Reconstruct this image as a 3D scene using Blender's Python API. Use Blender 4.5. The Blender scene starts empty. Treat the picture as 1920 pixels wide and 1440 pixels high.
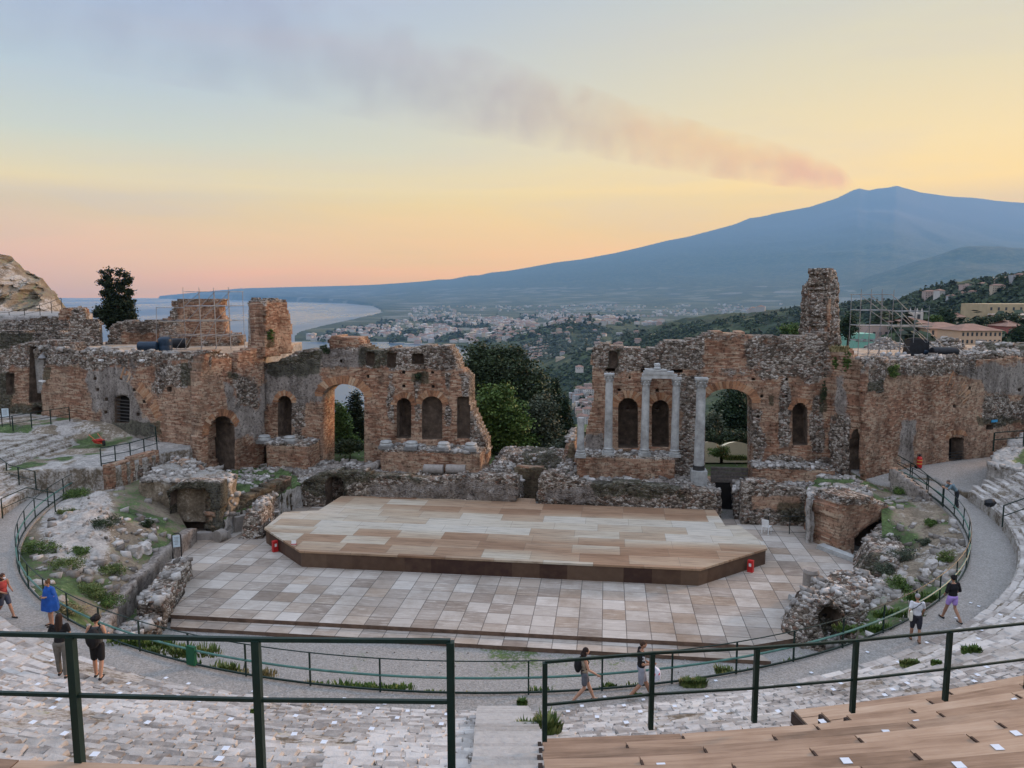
import bpy, math, random
import numpy as np
from mathutils import Vector, Matrix, noise as mnoise

# ------------------------------------------------------------------ camera, world, sun
S = bpy.context.scene
COL = S.collection
F = 1400.0; HC = 14.3; PITCH = math.atan((720 - 548) / F)
SEA = -200.0
cd = bpy.data.cameras.new('camera'); cam = bpy.data.objects.new('camera', cd); COL.objects.link(cam)
cam.location = (0, 0, HC); cam.rotation_euler = (math.pi / 2 - PITCH, 0, 0)
cd.sensor_width = 36; cd.lens = F / 1920 * 36; cd.clip_start = 0.1; cd.clip_end = 90000
S.camera = cam
S.view_settings.view_transform = 'Standard'; S.view_settings.look = 'None'
S.view_settings.exposure = 0.0; S.view_settings.gamma = 1.0
S.render.engine = 'CYCLES'
S.cycles.use_denoising = True
S.cycles.max_bounces = 6; S.cycles.diffuse_bounces = 3; S.cycles.glossy_bounces = 2
S.cycles.transparent_max_bounces = 16; S.cycles.volume_bounces = 4
S.cycles.volume_step_rate = 1.0; S.cycles.volume_max_steps = 256
S.cycles.sample_clamp_indirect = 4.0
SUN_AZ = math.radians(62); SUN_EL = math.radians(14)

def srgb(r, g, b):
    f = lambda c: (c / 255 / 12.92) if c / 255 <= .04045 else ((c / 255 + .055) / 1.055) ** 2.4
    return (f(r), f(g), f(b), 1)

world = bpy.data.worlds.new("World"); S.world = world; world.use_nodes = True
nt = world.node_tree; nt.nodes.clear()
def N(nt, t, **kw):
    n = nt.nodes.new(t)
    for k, v in kw.items():
        if k == 'inp':
            for a, b in v.items(): n.inputs[a].default_value = b
        else: setattr(n, k, v)
    return n
def mth(nt, op, a, b=None, c=None, clamp=False):
    n = nt.nodes.new('ShaderNodeMath'); n.operation = op; n.use_clamp = clamp
    for i, v in enumerate((a, b, c)):
        if v is None: continue
        if isinstance(v, (int, float)): n.inputs[i].default_value = v
        else: nt.links.new(v, n.inputs[i])
    return n.outputs[0]
def ramp(nt, fac, stops, interp='LINEAR'):
    n = nt.nodes.new('ShaderNodeValToRGB'); cr = n.color_ramp; cr.interpolation = interp
    stops = [(float(p), tuple(c) if len(c) == 4 else (*c, 1)) for p, c in stops]
    cr.elements[0].position = stops[0][0]; cr.elements[0].color = stops[0][1]
    cr.elements[1].position = stops[-1][0]; cr.elements[1].color = stops[-1][1]
    for p, c in stops[1:-1]:
        e = cr.elements.new(p); e.color = c
    if fac is not None: nt.links.new(fac, n.inputs[0])
    return n.outputs[0]
def mixc(nt, fac, a, b, mode='MIX'):
    n = nt.nodes.new('ShaderNodeMix'); n.data_type = 'RGBA'; n.blend_type = mode
    for s, v in ((n.inputs[0], fac), (n.inputs[6], a), (n.inputs[7], b)):
        if isinstance(v, (int, float)): s.default_value = v
        elif isinstance(v, tuple): s.default_value = v if len(v) == 4 else (*v, 1)
        else: nt.links.new(v, s)
    return n.outputs[2]

tc = N(nt, 'ShaderNodeTexCoord'); nrm = N(nt, 'ShaderNodeVectorMath', operation='NORMALIZE'); nt.links.new(tc.outputs['Generated'], nrm.inputs[0])
sx = N(nt, 'ShaderNodeSeparateXYZ'); nt.links.new(nrm.outputs[0], sx.inputs[0])
# slow waviness so the bands are not ruler straight
wn = N(nt, 'ShaderNodeTexNoise', inp={'Scale': 2.2, 'Detail': 4.0, 'Roughness': .55}); mp = N(nt, 'ShaderNodeMapping'); mp.inputs['Scale'].default_value = (1, 1, 5)
nt.links.new(nrm.outputs[0], mp.inputs[0]); nt.links.new(mp.outputs[0], wn.inputs[0])
el = mth(nt, 'ADD', sx.outputs[2], mth(nt, 'MULTIPLY', mth(nt, 'SUBTRACT', wn.outputs[0], .5), .035))
# ramp coordinate: elevation (z of the unit vector) 0..0.5 -> 0..1
ef = mth(nt, 'MULTIPLY', el, 2.0, clamp=True)
# sky is seen through the haze box: colours near the horizon are set a little stronger and warmer than they appear
SKY_L = [(0.0, srgb(212, 168, 144)), (.045, srgb(234, 180, 126)), (.09, srgb(242, 190, 120)), (.16, srgb(238, 198, 130)),
         (.26, srgb(220, 204, 164)), (.36, srgb(198, 203, 190)), (.48, srgb(182, 196, 202)), (.68, srgb(163, 183, 212)), (1.0, srgb(146, 170, 210))]
SKY_R = [(0.0, srgb(244, 190, 132)), (.10, srgb(244, 198, 136)), (.22, srgb(244, 208, 146)), (.34, srgb(240, 213, 162)),
         (.5, srgb(224, 210, 176)), (.68, srgb(206, 205, 190)), (.85, srgb(198, 203, 197)), (1.0, srgb(190, 200, 206))]
cl = ramp(nt, ef, SKY_L); cr_ = ramp(nt, ef, SKY_R)
# azimuth blend: u = x/|horizontal|, only in front
az = mth(nt, 'ADD', mth(nt, 'MULTIPLY', mth(nt, 'ADD', sx.outputs[0], .50), 0.98), 0.0, clamp=True)
azs = nt.nodes.new('ShaderNodeMapRange'); azs.interpolation_type = 'SMOOTHSTEP'; nt.links.new(az, azs.inputs[0])
azs.inputs[1].default_value = 0.0; azs.inputs[2].default_value = 1.0
front = mixc(nt, azs.outputs[0], cl, cr_)
# behind and overhead: blue dusk sky, brightened as fill light, dark hillside band low
back = ramp(nt, mth(nt, 'ADD', mth(nt, 'MULTIPLY', sx.outputs[2], .7), .1, clamp=True), [(0, srgb(96, 88, 84)), (.17, srgb(112, 108, 110)), (.34, srgb(212, 212, 222)), (1, srgb(206, 216, 238))])
fb = nt.nodes.new('ShaderNodeMapRange'); fb.interpolation_type = 'SMOOTHSTEP'; nt.links.new(sx.outputs[1], fb.inputs[0])
fb.inputs[1].default_value = .15; fb.inputs[2].default_value = .62
sw = N(nt, 'ShaderNodeTexNoise', inp={'Scale': 1.0, 'Detail': 6.0, 'Roughness': .6, 'Distortion': .4}); ms = N(nt, 'ShaderNodeMapping'); ms.inputs['Rotation'].default_value = (0, math.radians(20), 0); ms.inputs['Scale'].default_value = (1.6, 1.6, 13)
nt.links.new(nrm.outputs[0], ms.inputs[0]); nt.links.new(ms.outputs[0], sw.inputs[0])
front = mixc(nt, mth(nt, 'MULTIPLY', ramp(nt, sw.outputs[0], [(.46, (0,) * 3), (.70, (1,) * 3)]), .30), front, srgb(196, 190, 196))
skyc = mixc(nt, fb.outputs[0], back, front)
zn = nt.nodes.new('ShaderNodeMapRange'); zn.interpolation_type = 'SMOOTHSTEP'; nt.links.new(sx.outputs[2], zn.inputs[0])
zn.inputs[1].default_value = .48; zn.inputs[2].default_value = .85
skyc = mixc(nt, zn.outputs[0], skyc, srgb(206, 216, 238))
# the ramps give the sky as it looks through the haze box; undo the air: sky = (seen - glow * (1 - T)) / T
HAZE_K = 4.2e-5; GLOW = (.14, .26, .44)
Lp = mth(nt, 'MINIMUM', mth(nt, 'DIVIDE', 3680.0, mth(nt, 'MAXIMUM', sx.outputs[2], .01)), 28600.0)
T_ = mth(nt, 'POWER', 2.71828, mth(nt, 'MULTIPLY', mth(nt, 'MULTIPLY', Lp, fb.outputs[0]), -HAZE_K))
iT = mth(nt, 'SUBTRACT', 1.0, T_)
vs = nt.nodes.new('ShaderNodeVectorMath'); vs.operation = 'SCALE'; vs.inputs[0].default_value = GLOW; nt.links.new(iT, vs.inputs[3])
v2 = nt.nodes.new('ShaderNodeVectorMath'); v2.operation = 'SUBTRACT'; nt.links.new(skyc, v2.inputs[0]); nt.links.new(vs.outputs[0], v2.inputs[1])
v3 = nt.nodes.new('ShaderNodeVectorMath'); v3.operation = 'SCALE'; nt.links.new(v2.outputs[0], v3.inputs[0]); nt.links.new(mth(nt, 'DIVIDE', 1.0, T_), v3.inputs[3])
v4 = nt.nodes.new('ShaderNodeVectorMath'); v4.operation = 'MAXIMUM'; nt.links.new(v3.outputs[0], v4.inputs[0]); v4.inputs[1].default_value = (.01, .01, .01)
skyc = v4.outputs[0]
nish = N(nt, 'ShaderNodeTexSky', sky_type='NISHITA', sun_disc=False, sun_elevation=SUN_EL, sun_rotation=SUN_AZ, air_density=1.2, dust_density=1.5)
bg1 = N(nt, 'ShaderNodeBackground'); nt.links.new(mth(nt, 'ADD', 1.0, mth(nt, 'MULTIPLY', mth(nt, 'SUBTRACT', 1.0, mth(nt, 'MULTIPLY', fb.outputs[0], mth(nt, 'SUBTRACT', 1.0, zn.outputs[0]))), .88)), bg1.inputs[1]); nt.links.new(skyc, bg1.inputs[0])  # sky out of view made stronger to fill the foreground
bg2 = N(nt, 'ShaderNodeBackground'); bg2.inputs[1].default_value = 0.001; nt.links.new(nish.outputs[0], bg2.inputs[0])
add = N(nt, 'ShaderNodeAddShader'); nt.links.new(bg1.outputs[0], add.inputs[0]); nt.links.new(bg2.outputs[0], add.inputs[1])
wo = N(nt, 'ShaderNodeOutputWorld'); nt.links.new(add.outputs[0], wo.inputs[0])

sd = bpy.data.lights.new('sun', 'SUN'); sun = bpy.data.objects.new('sun', sd); COL.objects.link(sun)
sd.energy = 5.0; sd.angle = math.radians(9); sd.color = (1.0, .60, .34)
sv = Vector((math.sin(SUN_AZ) * math.cos(SUN_EL), math.cos(SUN_AZ) * math.cos(SUN_EL), math.sin(SUN_EL)))
sun.rotation_euler = sv.to_track_quat('Z', 'Y').to_euler()

# ------------------------------------------------------------------ pixel helpers and mesh helpers
def ray(px, py):
    x = (px - 960) / F; k = (py - 720) / F
    return Vector((x, math.cos(PITCH) - k * math.sin(PITCH), -math.sin(PITCH) - k * math.cos(PITCH)))
def Pz(px, py, z):
    d = ray(px, py); t = (z - HC) / d.z
    return Vector((d.x * t, d.y * t, z))
def Pd(px, py, Y):
    d = ray(px, py); t = Y / d.y
    return Vector((d.x * t, Y, HC + d.z * t))
def slope(py):
    return -math.tan(PITCH + math.atan((py - 720) / F))

def mesh(name, verts, faces, mat=None, parent=None, smooth=False, attrs=None, mi=None):
    me = bpy.data.meshes.new(name)
    verts = np.asarray(verts, dtype=np.float32).reshape(-1, 3)
    if isinstance(faces, np.ndarray):
        nf, k = faces.shape
        me.vertices.add(len(verts)); me.vertices.foreach_set('co', verts.ravel())
        me.loops.add(nf * k); me.loops.foreach_set('vertex_index', faces.astype(np.int32).ravel())
        me.polygons.add(nf); me.polygons.foreach_set('loop_start', np.arange(nf, dtype=np.int32) * k)
        me.update(calc_edges=True)
    else:
        me.from_pydata([tuple(v) for v in verts.tolist()], [], faces)
    if smooth is True: me.polygons.foreach_set('use_smooth', np.ones(len(me.polygons), dtype=bool))
    if attrs:
        for an, av in attrs.items():
            av = np.asarray(av, dtype=np.float32)
            if av.ndim == 1:
                a = me.attributes.new(an, 'FLOAT', 'POINT'); a.data.foreach_set('value', av)
            else:
                a = me.attributes.new(an, 'FLOAT_VECTOR', 'POINT'); a.data.foreach_set('vector', av.ravel())
    if mat: me.materials.append(mat)
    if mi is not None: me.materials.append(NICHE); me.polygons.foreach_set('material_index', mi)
    me.validate()
    o = bpy.data.objects.new(name, me); COL.objects.link(o)
    if parent: o.parent = parent
    return o
def tag(o, label=None, cat=None, group=None, kind=None):
    if label: o['label'] = label
    if cat: o['category'] = cat
    if group: o['group'] = group
    if kind: o['kind'] = kind
    return o
def empty(name, loc=(0, 0, 0), rz=0, label=None, cat=None, group=None):
    o = bpy.data.objects.new(name, None); COL.objects.link(o); o.location = loc; o.rotation_euler = (0, 0, rz)
    o.empty_display_size = .2
    return tag(o, label, cat, group)
def children(o): return list(o.children)
def copy_tree(o, parent=None):
    c = o.copy(); COL.objects.link(c); c.parent = parent
    for ch in [x for x in bpy.data.objects if x.parent == o]: copy_tree(ch, c)
    return c

# vectorised value noise
def _h(ix, iy, iz, seed):
    n = (ix * 374761393 + iy * 668265263 + iz * 2147483647 + seed * 1274126177) & 0xFFFFFFFF
    n = ((n ^ (n >> 13)) * 1274126177) & 0xFFFFFFFF
    n = ((n ^ (n >> 16)) * 2246822519) & 0xFFFFFFFF
    return ((n ^ (n >> 15)) & 0xFFFFFF) / float(0xFFFFFF)
def vn(x, y, z=0, seed=0):
    x, y, z = np.broadcast_arrays(np.asarray(x, float), np.asarray(y, float), np.asarray(z, float))
    ix = np.floor(x).astype(np.int64); iy = np.floor(y).astype(np.int64); iz = np.floor(z).astype(np.int64)
    fx, fy, fz = x - ix, y - iy, z - iz
    fx, fy, fz = [f * f * (3 - 2 * f) for f in (fx, fy, fz)]
    r = 0
    for dx in (0, 1):
        for dy in (0, 1):
            for dz in (0, 1):
                w = (fx if dx else 1 - fx) * (fy if dy else 1 - fy) * (fz if dz else 1 - fz)
                r = r + w * _h(ix + dx, iy + dy, iz + dz, seed)
    return r * 2 - 1
def fbm(x, y, z=0, oct=4, seed=0, gain=.5):
    a, s, r, t = 1.0, 1.0, 0, 0
    for i in range(oct):
        r = r + a * vn(np.asarray(x) * s, np.asarray(y) * s, np.asarray(z) * s, seed + i * 17); t += a; a *= gain; s *= 2.03
    return r / t
def cell(x, y, z=0, seed=0):
    "distance to nearest jittered cell point, and its random id"
    x, y, z = np.broadcast_arrays(np.asarray(x, float), np.asarray(y, float), np.asarray(z, float))
    ix = np.floor(x).astype(np.int64); iy = np.floor(y).astype(np.int64); iz = np.floor(z).astype(np.int64)
    best = np.full(x.shape, 9.0); idv = np.zeros(x.shape); sec = np.full(x.shape, 9.0)
    for dx in (-1, 0, 1):
        for dy in (-1, 0, 1):
            for dz in (-1, 0, 1):
                cx, cy, cz = ix + dx, iy + dy, iz + dz
                d = np.sqrt((cx + _h(cx, cy, cz, seed) - x) ** 2 + (cy + _h(cx, cy, cz, seed + 5) - y) ** 2 + (cz + _h(cx, cy, cz, seed + 9) - z) ** 2)
                m = d < best
                sec = np.where(m, best, np.minimum(sec, d)); best = np.where(m, d, best)
                idv = np.where(m, _h(cx, cy, cz, seed + 13), idv)
    return best, sec, idv
def sstep(a, b, x):
    t = np.clip((np.asarray(x, float) - a) / (b - a), 0, 1); return t * t * (3 - 2 * t)
def interp(x, pts):
    p = np.array(pts, float); return np.interp(x, p[:, 0], p[:, 1])

# ------------------------------------------------------------------ basic materials
def new_mat(name, rough=.85):
    m = bpy.data.materials.new(name); m.use_nodes = True
    b = m.node_tree.nodes['Principled BSDF']; b.inputs['Roughness'].default_value = rough
    b.inputs['Specular IOR Level'].default_value = .3
    return m, m.node_tree, b
def flat_mat(name, col, rough=.7, metal=0.0, var=.12, scale=6.0, bump=0.0):
    "plain paint / cloth / metal with slight tone variation"
    m, nt, b = new_mat(name, rough); b.inputs['Metallic'].default_value = metal
    tcn = N(nt, 'ShaderNodeTexCoord'); nz = N(nt, 'ShaderNodeTexNoise', inp={'Scale': scale, 'Detail': 4.0}); nt.links.new(tcn.outputs['Object'], nz.inputs[0])
    lo = tuple(c * (1 - var) for c in col[:3]); hi = tuple(min(1, c * (1 + var)) for c in col[:3])
    nt.links.new(ramp(nt, nz.outputs[0], [(.3, lo), (.7, hi)]), b.inputs['Base Color'])
    if bump:
        bp = N(nt, 'ShaderNodeBump', inp={'Strength': bump, 'Distance': .02}); nt.links.new(nz.outputs[0], bp.inputs['Height']); nt.links.new(bp.outputs[0], b.inputs['Normal'])
    return m

# ------------------------------------------------------------------ far terrain
KEY = 1.0064
def px_of(u): return 960 + F * u * KEY
ETNA = [(-400, 562), (270, 558), (330, 552), (450, 541), (560, 538), (640, 536), (700, 534), (760, 530), (800, 527), (822, 524), (845, 524), (880, 517), (900, 516), (920, 511), (950, 508), (985, 502), (1040, 492), (1090, 486), (1150, 475), (1200, 463),
        (1240, 452), (1290, 443), (1320, 435), (1370, 420), (1400, 408), (1420, 406), (1470, 395), (1510, 386), (1560, 371), (1590, 356), (1600, 353), (1618, 356), (1632, 352), (1655, 350), (1668, 347), (1684, 352),
        (1712, 360), (1760, 366), (1810, 370), (1850, 376), (1900, 379), (1960, 380), (2300, 392)]
RID2 = [(1440, 575), (1500, 562), (1580, 540), (1620, 522), (1660, 508), (1720, 489), (1760, 478), (1790, 468), (1810, 465), (1870, 465), (1920, 467), (2300, 455)]
RID3 = [(1080, 720), (1130, 668), (1180, 645), (1220, 628), (1250, 618), (1290, 606), (1350, 598), (1440, 588), (1500, 578), (1600, 567), (1690, 562), (1720, 549), (1745, 543), (1790, 531), (1830, 526), (1880, 520), (1920, 514), (2300, 490)]
RID3D = [(1080, 900), (1200, 1700), (1400, 1500), (1700, 1150), (1920, 900), (2300, 800)]
RID4 = [(840, 665), (900, 640), (950, 630), (1000, 619), (1060, 612), (1150, 612), (1200, 612), (1300, 600)]
RID5 = [(940, 740), (1000, 708), (1030, 692), (1060, 676), (1110, 656), (1180, 634), (1250, 622), (1330, 612)]
def hfun(u, Y):
    u, Y = np.broadcast_arrays(np.asarray(u, float), np.asarray(Y, float))
    px = px_of(u); X = u * Y
    SL = lambda pts: np.vectorize(slope)(interp(px, pts))
    # image row at which sea level would appear
    ys = 548 + F * (HC - SEA) / Y
    # water?
    n1 = fbm(X / 300, Y / 300, 0, 4, 3) * .8
    wob = 3 + 2.0 * n1
    lim = interp(ys, [(560, 300), (562, 410), (566, 560), (569, 655), (574, 700), (580, 712), (586, 716), (592, 690), (603, 640), (612, 600), (622, 560), (632, 548), (641, 548), (642, 720), (645, 800), (651, 858), (658, 872), (680, 880), (760, 875), (900, 860)])
    inland = np.clip((px - lim) / 40 + n1 * .10, -1, 30)
    land = SEA - 9 + 12 * sstep(-.12, .12, inland) + np.clip(inland, 0, 12) * 1.5 + 5 * fbm(X / 900, Y / 900, 0, 3, 8) * np.clip(inland, 0, 1)
    h = land
    # volcano: skyline kept at its far distance
    D = interp(px, [(0, 27500), (700, 27000), (1200, 26500), (1700, 25500), (2300, 26500)])
    zc = HC + D * SL(ETNA)
    t = np.clip((Y - 6500) / (D - 6500), 0, 1.4)
    tt = np.where(t <= 1, t ** 2.0, 1 - (t - 1) * 1.2)
    gl = fbm(X / 2600 + fbm(X / 4000, Y / 4000, 0, 2, 2), Y / 5200, 0, 6, 21)
    m = SEA + 4 + (zc - SEA) * tt * (1 + .24 * gl * np.clip((1 - t) * 2.5, 0.0, 1) * np.clip(t * 3, 0, 1))
    h = np.where(inland > 0, np.maximum(h, m), h)
    ridge = lambda pts, D, Wf, Wb, amp, sc, seed, p=2.0: (
        lambda zc, d: SEA + (zc - SEA) * np.exp(-np.abs(d / np.where(d < 0, Wf, Wb)) ** p) * (1 + amp * (fbm(X / sc, Y / sc, 0, 6, seed, .55)) * np.clip(np.abs(d / Wf) * 3, 0.04, 1)))(HC + D * SL(pts), Y - D)
    r2 = ridge(RID2, 13500, 3200, 3500, .25, 1500, 31); r2 = np.where(px > 1400, r2, -999)
    r4 = ridge(RID4, 2900, 700, 1500, .45, 330, 41); r4 = np.where((px > 835), SEA + (r4 - SEA) * sstep(835, 930, px), -999)
    r5 = ridge(RID5, 1500, 520, 650, .40, 210, 51); r5 = np.where((px > 930), SEA + (r5 - SEA) * sstep(930, 1010, px), -999)
    D3 = interp(px, RID3D)
    r3 = ridge(RID3, D3, D3 * .48, D3 * .6, .22, 170, 61, 2.2); r3 = SEA + (r3 - SEA) * sstep(1060, 1180, px)
    h = np.maximum.reduce([h] + [np.where(r < SEA + 14, SEA - 14 + (r - SEA) * 2, r) for r in (r2, r4, r5, r3)])
    # the theatre's own hill, falling to the sea on the left and gently on the right
    k = interp(px, [(0, .55), (800, .50), (1000, .34), (1150, .30), (1350, .17), (1520, .05), (1700, .028), (2300, .02)])
    st = interp(px, [(0, 78), (1300, 70), (1500, 78), (2300, 90)])
    hill = 1.0 - np.maximum(Y - st, 0) * k + 1.2 * fbm(X / 18, Y / 18, 0, 4, 71)
    hill = np.maximum(hill, -14 - (Y - st) * .01 - 260 * (1 - sstep(1180, 1480, px)))
    far = sstep(500, 900, Y); hill = hill * (1 - far) + (SEA - 30) * far
    h = np.maximum(h, hill)
    return h
def terrain(name, Y0, Y1, ny, u0, u1, nu, mat):
    Ys = np.exp(np.linspace(math.log(Y0), math.log(Y1), ny)); us = np.linspace(u0, u1, nu)
    U, YY = np.meshgrid(us, Ys); H = hfun(U, YY)
    v = np.stack([U * YY, YY, H], -1).reshape(-1, 3)
    i = np.arange(ny - 1)[:, None] * nu + np.arange(nu - 1)[None, :]
    f = np.stack([i, i + 1, i + nu + 1, i + nu], -1).reshape(-1, 4)
    return mesh(name, v, f, mat, smooth=True)
def land_mat():
    m, nt, b = new_mat('land', .95)
    g = N(nt, 'ShaderNodeNewGeometry'); P_ = g.outputs['Position']
    def nz(s, d=5.0, r=.6):
        n = N(nt, 'ShaderNodeTexNoise', inp={'Scale': s, 'Detail': d, 'Roughness': r}); nt.links.new(P_, n.inputs[0]); return n.outputs[0]
    big = nz(.0011); mid = nz(.009, 8.0, .7); fine = nz(.06, 5.0, .7)
    c = ramp(nt, mid, [(.36, (.018, .032, .018)), (.48, (.035, .058, .025)), (.56, (.075, .095, .04)), (.68, (.14, .14, .075))])
    vo = N(nt, 'ShaderNodeTexVoronoi', inp={'Scale': .0035, 'Randomness': .9}); nt.links.new(P_, vo.inputs[0])
    sepc = N(nt, 'ShaderNodeSeparateColor'); nt.links.new(vo.outputs['Color'], sepc.inputs[0])
    fields = ramp(nt, sepc.outputs[0], [(.0, (.03, .05, .03)), (.5, (.06, .08, .04)), (.8, (.14, .15, .08)), (.95, (.30, .30, .27))])
    sz = N(nt, 'ShaderNodeSeparateXYZ'); nt.links.new(P_, sz.inputs[0])
    plain = mth(nt, 'MULTIPLY', mth(nt, 'GREATER_THAN', sz.outputs[1], 3500.0), mth(nt, 'LESS_THAN', sz.outputs[2], 120.0))
    c = mixc(nt, mth(nt, 'MULTIPLY', plain, .6), c, fields)
    tr = ramp(nt, fine, [(.42, (.35, .35, .35)), (.6, (1, 1, 1))])
    c = mixc(nt, .75, c, tr, 'MULTIPLY')
    # bare volcanic rock high up, with some haze blue put into its colour
    hi = nt.nodes.new('ShaderNodeMapRange'); nt.links.new(sz.outputs[2], hi.inputs[0]); hi.inputs[1].default_value = 900; hi.inputs[2].default_value = 2200
    c = mixc(nt, hi.outputs[0], c, (.10, .115, .14))
    # sand and pebble along the shore
    sh = nt.nodes.new('ShaderNodeMapRange'); nt.links.new(sz.outputs[2], sh.inputs[0]); sh.inputs[1].default_value = SEA + 1.5; sh.inputs[2].default_value = SEA + 3.2; sh.inputs[3].default_value = 1; sh.inputs[4].default_value = 0
    c = mixc(nt, sh.outputs[0], c, (.36, .33, .28))
    nt.links.new(c, b.inputs['Base Color'])
    bp = N(nt, 'ShaderNodeBump', inp={'Strength': .8, 'Distance': 6.0}); nt.links.new(fine, bp.inputs['Height']); nt.links.new(bp.outputs[0], b.inputs['Normal'])
    return m
LAND = land_mat()
tag(terrain('hills', 76, 6500, 430, -.86, .86, 620, LAND), kind='structure')
tag(terrain('volcano', 6500, 28300, 140, -.86, .86, 620, LAND), kind='structure')
# sea
m, nt, b = new_mat('sea_water', .22); b.inputs['Base Color'].default_value = (.05, .10, .16, 1); b.inputs['IOR'].default_value = 1.33; b.inputs['Specular IOR Level'].default_value = .5
g = N(nt, 'ShaderNodeNewGeometry'); w1 = N(nt, 'ShaderNodeTexNoise', inp={'Scale': .05, 'Detail': 6.0, 'Roughness': .6}); nt.links.new(g.outputs['Position'], w1.inputs[0])
bp = N(nt, 'ShaderNodeBump', inp={'Strength': .10, 'Distance': .25}); nt.links.new(w1.outputs[0], bp.inputs['Height']); nt.links.new(bp.outputs[0], b.inputs['Normal'])
w2 = N(nt, 'ShaderNodeTexNoise', inp={'Scale': .0006, 'Detail': 5.0, 'Roughness': .6}); mpn = N(nt, 'ShaderNodeMapping'); mpn.inputs['Scale'].default_value = (1, .35, 1)
nt.links.new(g.outputs['Position'], mpn.inputs[0]); nt.links.new(mpn.outputs[0], w2.inputs[0]); nt.links.new(ramp(nt, w2.outputs[0], [(.4, (.24,) * 3), (.6, (.42,) * 3)]), b.inputs['Roughness'])
Ys = np.exp(np.linspace(math.log(180), math.log(28300), 90)); us = np.linspace(-1.0, .75, 80); U, YY = np.meshgrid(us, Ys)
v = np.stack([U * YY, YY, YY * 0 + SEA], -1).reshape(-1, 3); i = np.arange(89)[:, None] * 80 + np.arange(79)[None, :]
tag(mesh('sea', v, np.stack([i, i + 1, i + 81, i + 80], -1).reshape(-1, 4), m), kind='structure')

# ------------------------------------------------------------------ haze
BOXTOP = HC + 25500 * slope(346.0) + 6
def box_mesh(name, lo, hi, mat, parent=None):
    x0, y0, z0 = lo; x1, y1, z1 = hi
    v = [(x0, y0, z0), (x1, y0, z0), (x1, y1, z0), (x0, y1, z0), (x0, y0, z1), (x1, y0, z1), (x1, y1, z1), (x0, y1, z1)]
    f = [(0, 3, 2, 1), (4, 5, 6, 7), (0, 1, 5, 4), (1, 2, 6, 5), (2, 3, 7, 6), (3, 0, 4, 7)]
    return mesh(name, v, f, mat, parent)
m = bpy.data.materials.new('haze_air'); m.use_nodes = True; nt = m.node_tree; nt.nodes.clear()
pv = N(nt, 'ShaderNodeVolumePrincipled'); pv.inputs['Color'].default_value = (.245, .49, .79, 1); pv.inputs['Density'].default_value = HAZE_K; pv.inputs['Anisotropy'].default_value = .1
HAZE = pv
o_ = N(nt, 'ShaderNodeOutputMaterial'); nt.links.new(pv.outputs[0], o_.inputs['Volume'])
hz = box_mesh('haze', (-30000, -4000, SEA - 40), (30000, 28600, BOXTOP), m)
tag(hz, 'pale blue haze lying over the plain, bay and far volcano', 'haze', kind='stuff')

# ------------------------------------------------------------------ smoke plume
ax = [(1603, 349, 14, 0, 3680), (1582, 338, 26, 0, 3960), (1530, 323, 36, 0, 4200), (1440, 306, 46, 0, 4300), (1310, 280, 54, 0, 4360), (1180, 250, 60, 0, 4420), (1050, 214, 68, 0, 4500),
      (900, 176, 78, 0, 4580), (740, 136, 92, 0, 4650), (560, 90, 108, 0, 4700), (380, 42, 126, 0, 4750), (150, -20, 150, 0, 4800), (-150, -100, 180, 0, 4850)]
pv_, ring = [], 20
for j, (px, py, rp, _, z) in enumerate(ax):
    Y = (z - HC) / slope(py); c = Pd(px, py, Y); rr = rp / F * Y * 1.5
    rr = min(rr, (c.z - BOXTOP) - 3) if j < 2 else rr
    rz_ = min(rr, c.z - BOXTOP - 3)
    for i in range(ring):
        a = 2 * math.pi * i / ring
        pv_.append((c.x + 0.25 * rr * math.cos(a), c.y + rr * math.cos(a), c.z + rz_ * math.sin(a)))
# sheets of the tube: ring points lie in the across-wind plane
f_ = []
for j in range(len(ax) - 1):
    for i in range(ring):
        a, b_ = j * ring + i, j * ring + (i + 1) % ring
        f_.append((a, a + ring, b_ + ring, b_))
f_.append(tuple(range(ring))); f_.append(tuple(range((len(ax) - 1) * ring, len(ax) * ring))[::-1])
m = bpy.data.materials.new('volcanic_smoke'); m.use_nodes = True; nt = m.node_tree; nt.nodes.clear()
g = N(nt, 'ShaderNodeNewGeometry')
pv = N(nt, 'ShaderNodeVolumePrincipled'); pv.inputs['Anisotropy'].default_value = .25
o_ = N(nt, 'ShaderNodeOutputMaterial'); ab = N(nt, 'ShaderNodeVolumeAbsorption'); ash = N(nt, 'ShaderNodeAddShader')
nt.links.new(pv.outputs[0], ash.inputs[0]); nt.links.new(ab.outputs[0], ash.inputs[1]); nt.links.new(ash.outputs[0], o_.inputs['Volume'])
n1 = N(nt, 'ShaderNodeTexNoise', inp={'Scale': .0012, 'Detail': 7.0, 'Roughness': .62}); nt.links.new(g.outputs['Position'], n1.inputs[0])
PL = tag(mesh('smoke_plume', pv_, f_, m, smooth=True), 'long grey and orange smoke plume drifting left from the volcano summit', 'smoke')
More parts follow.
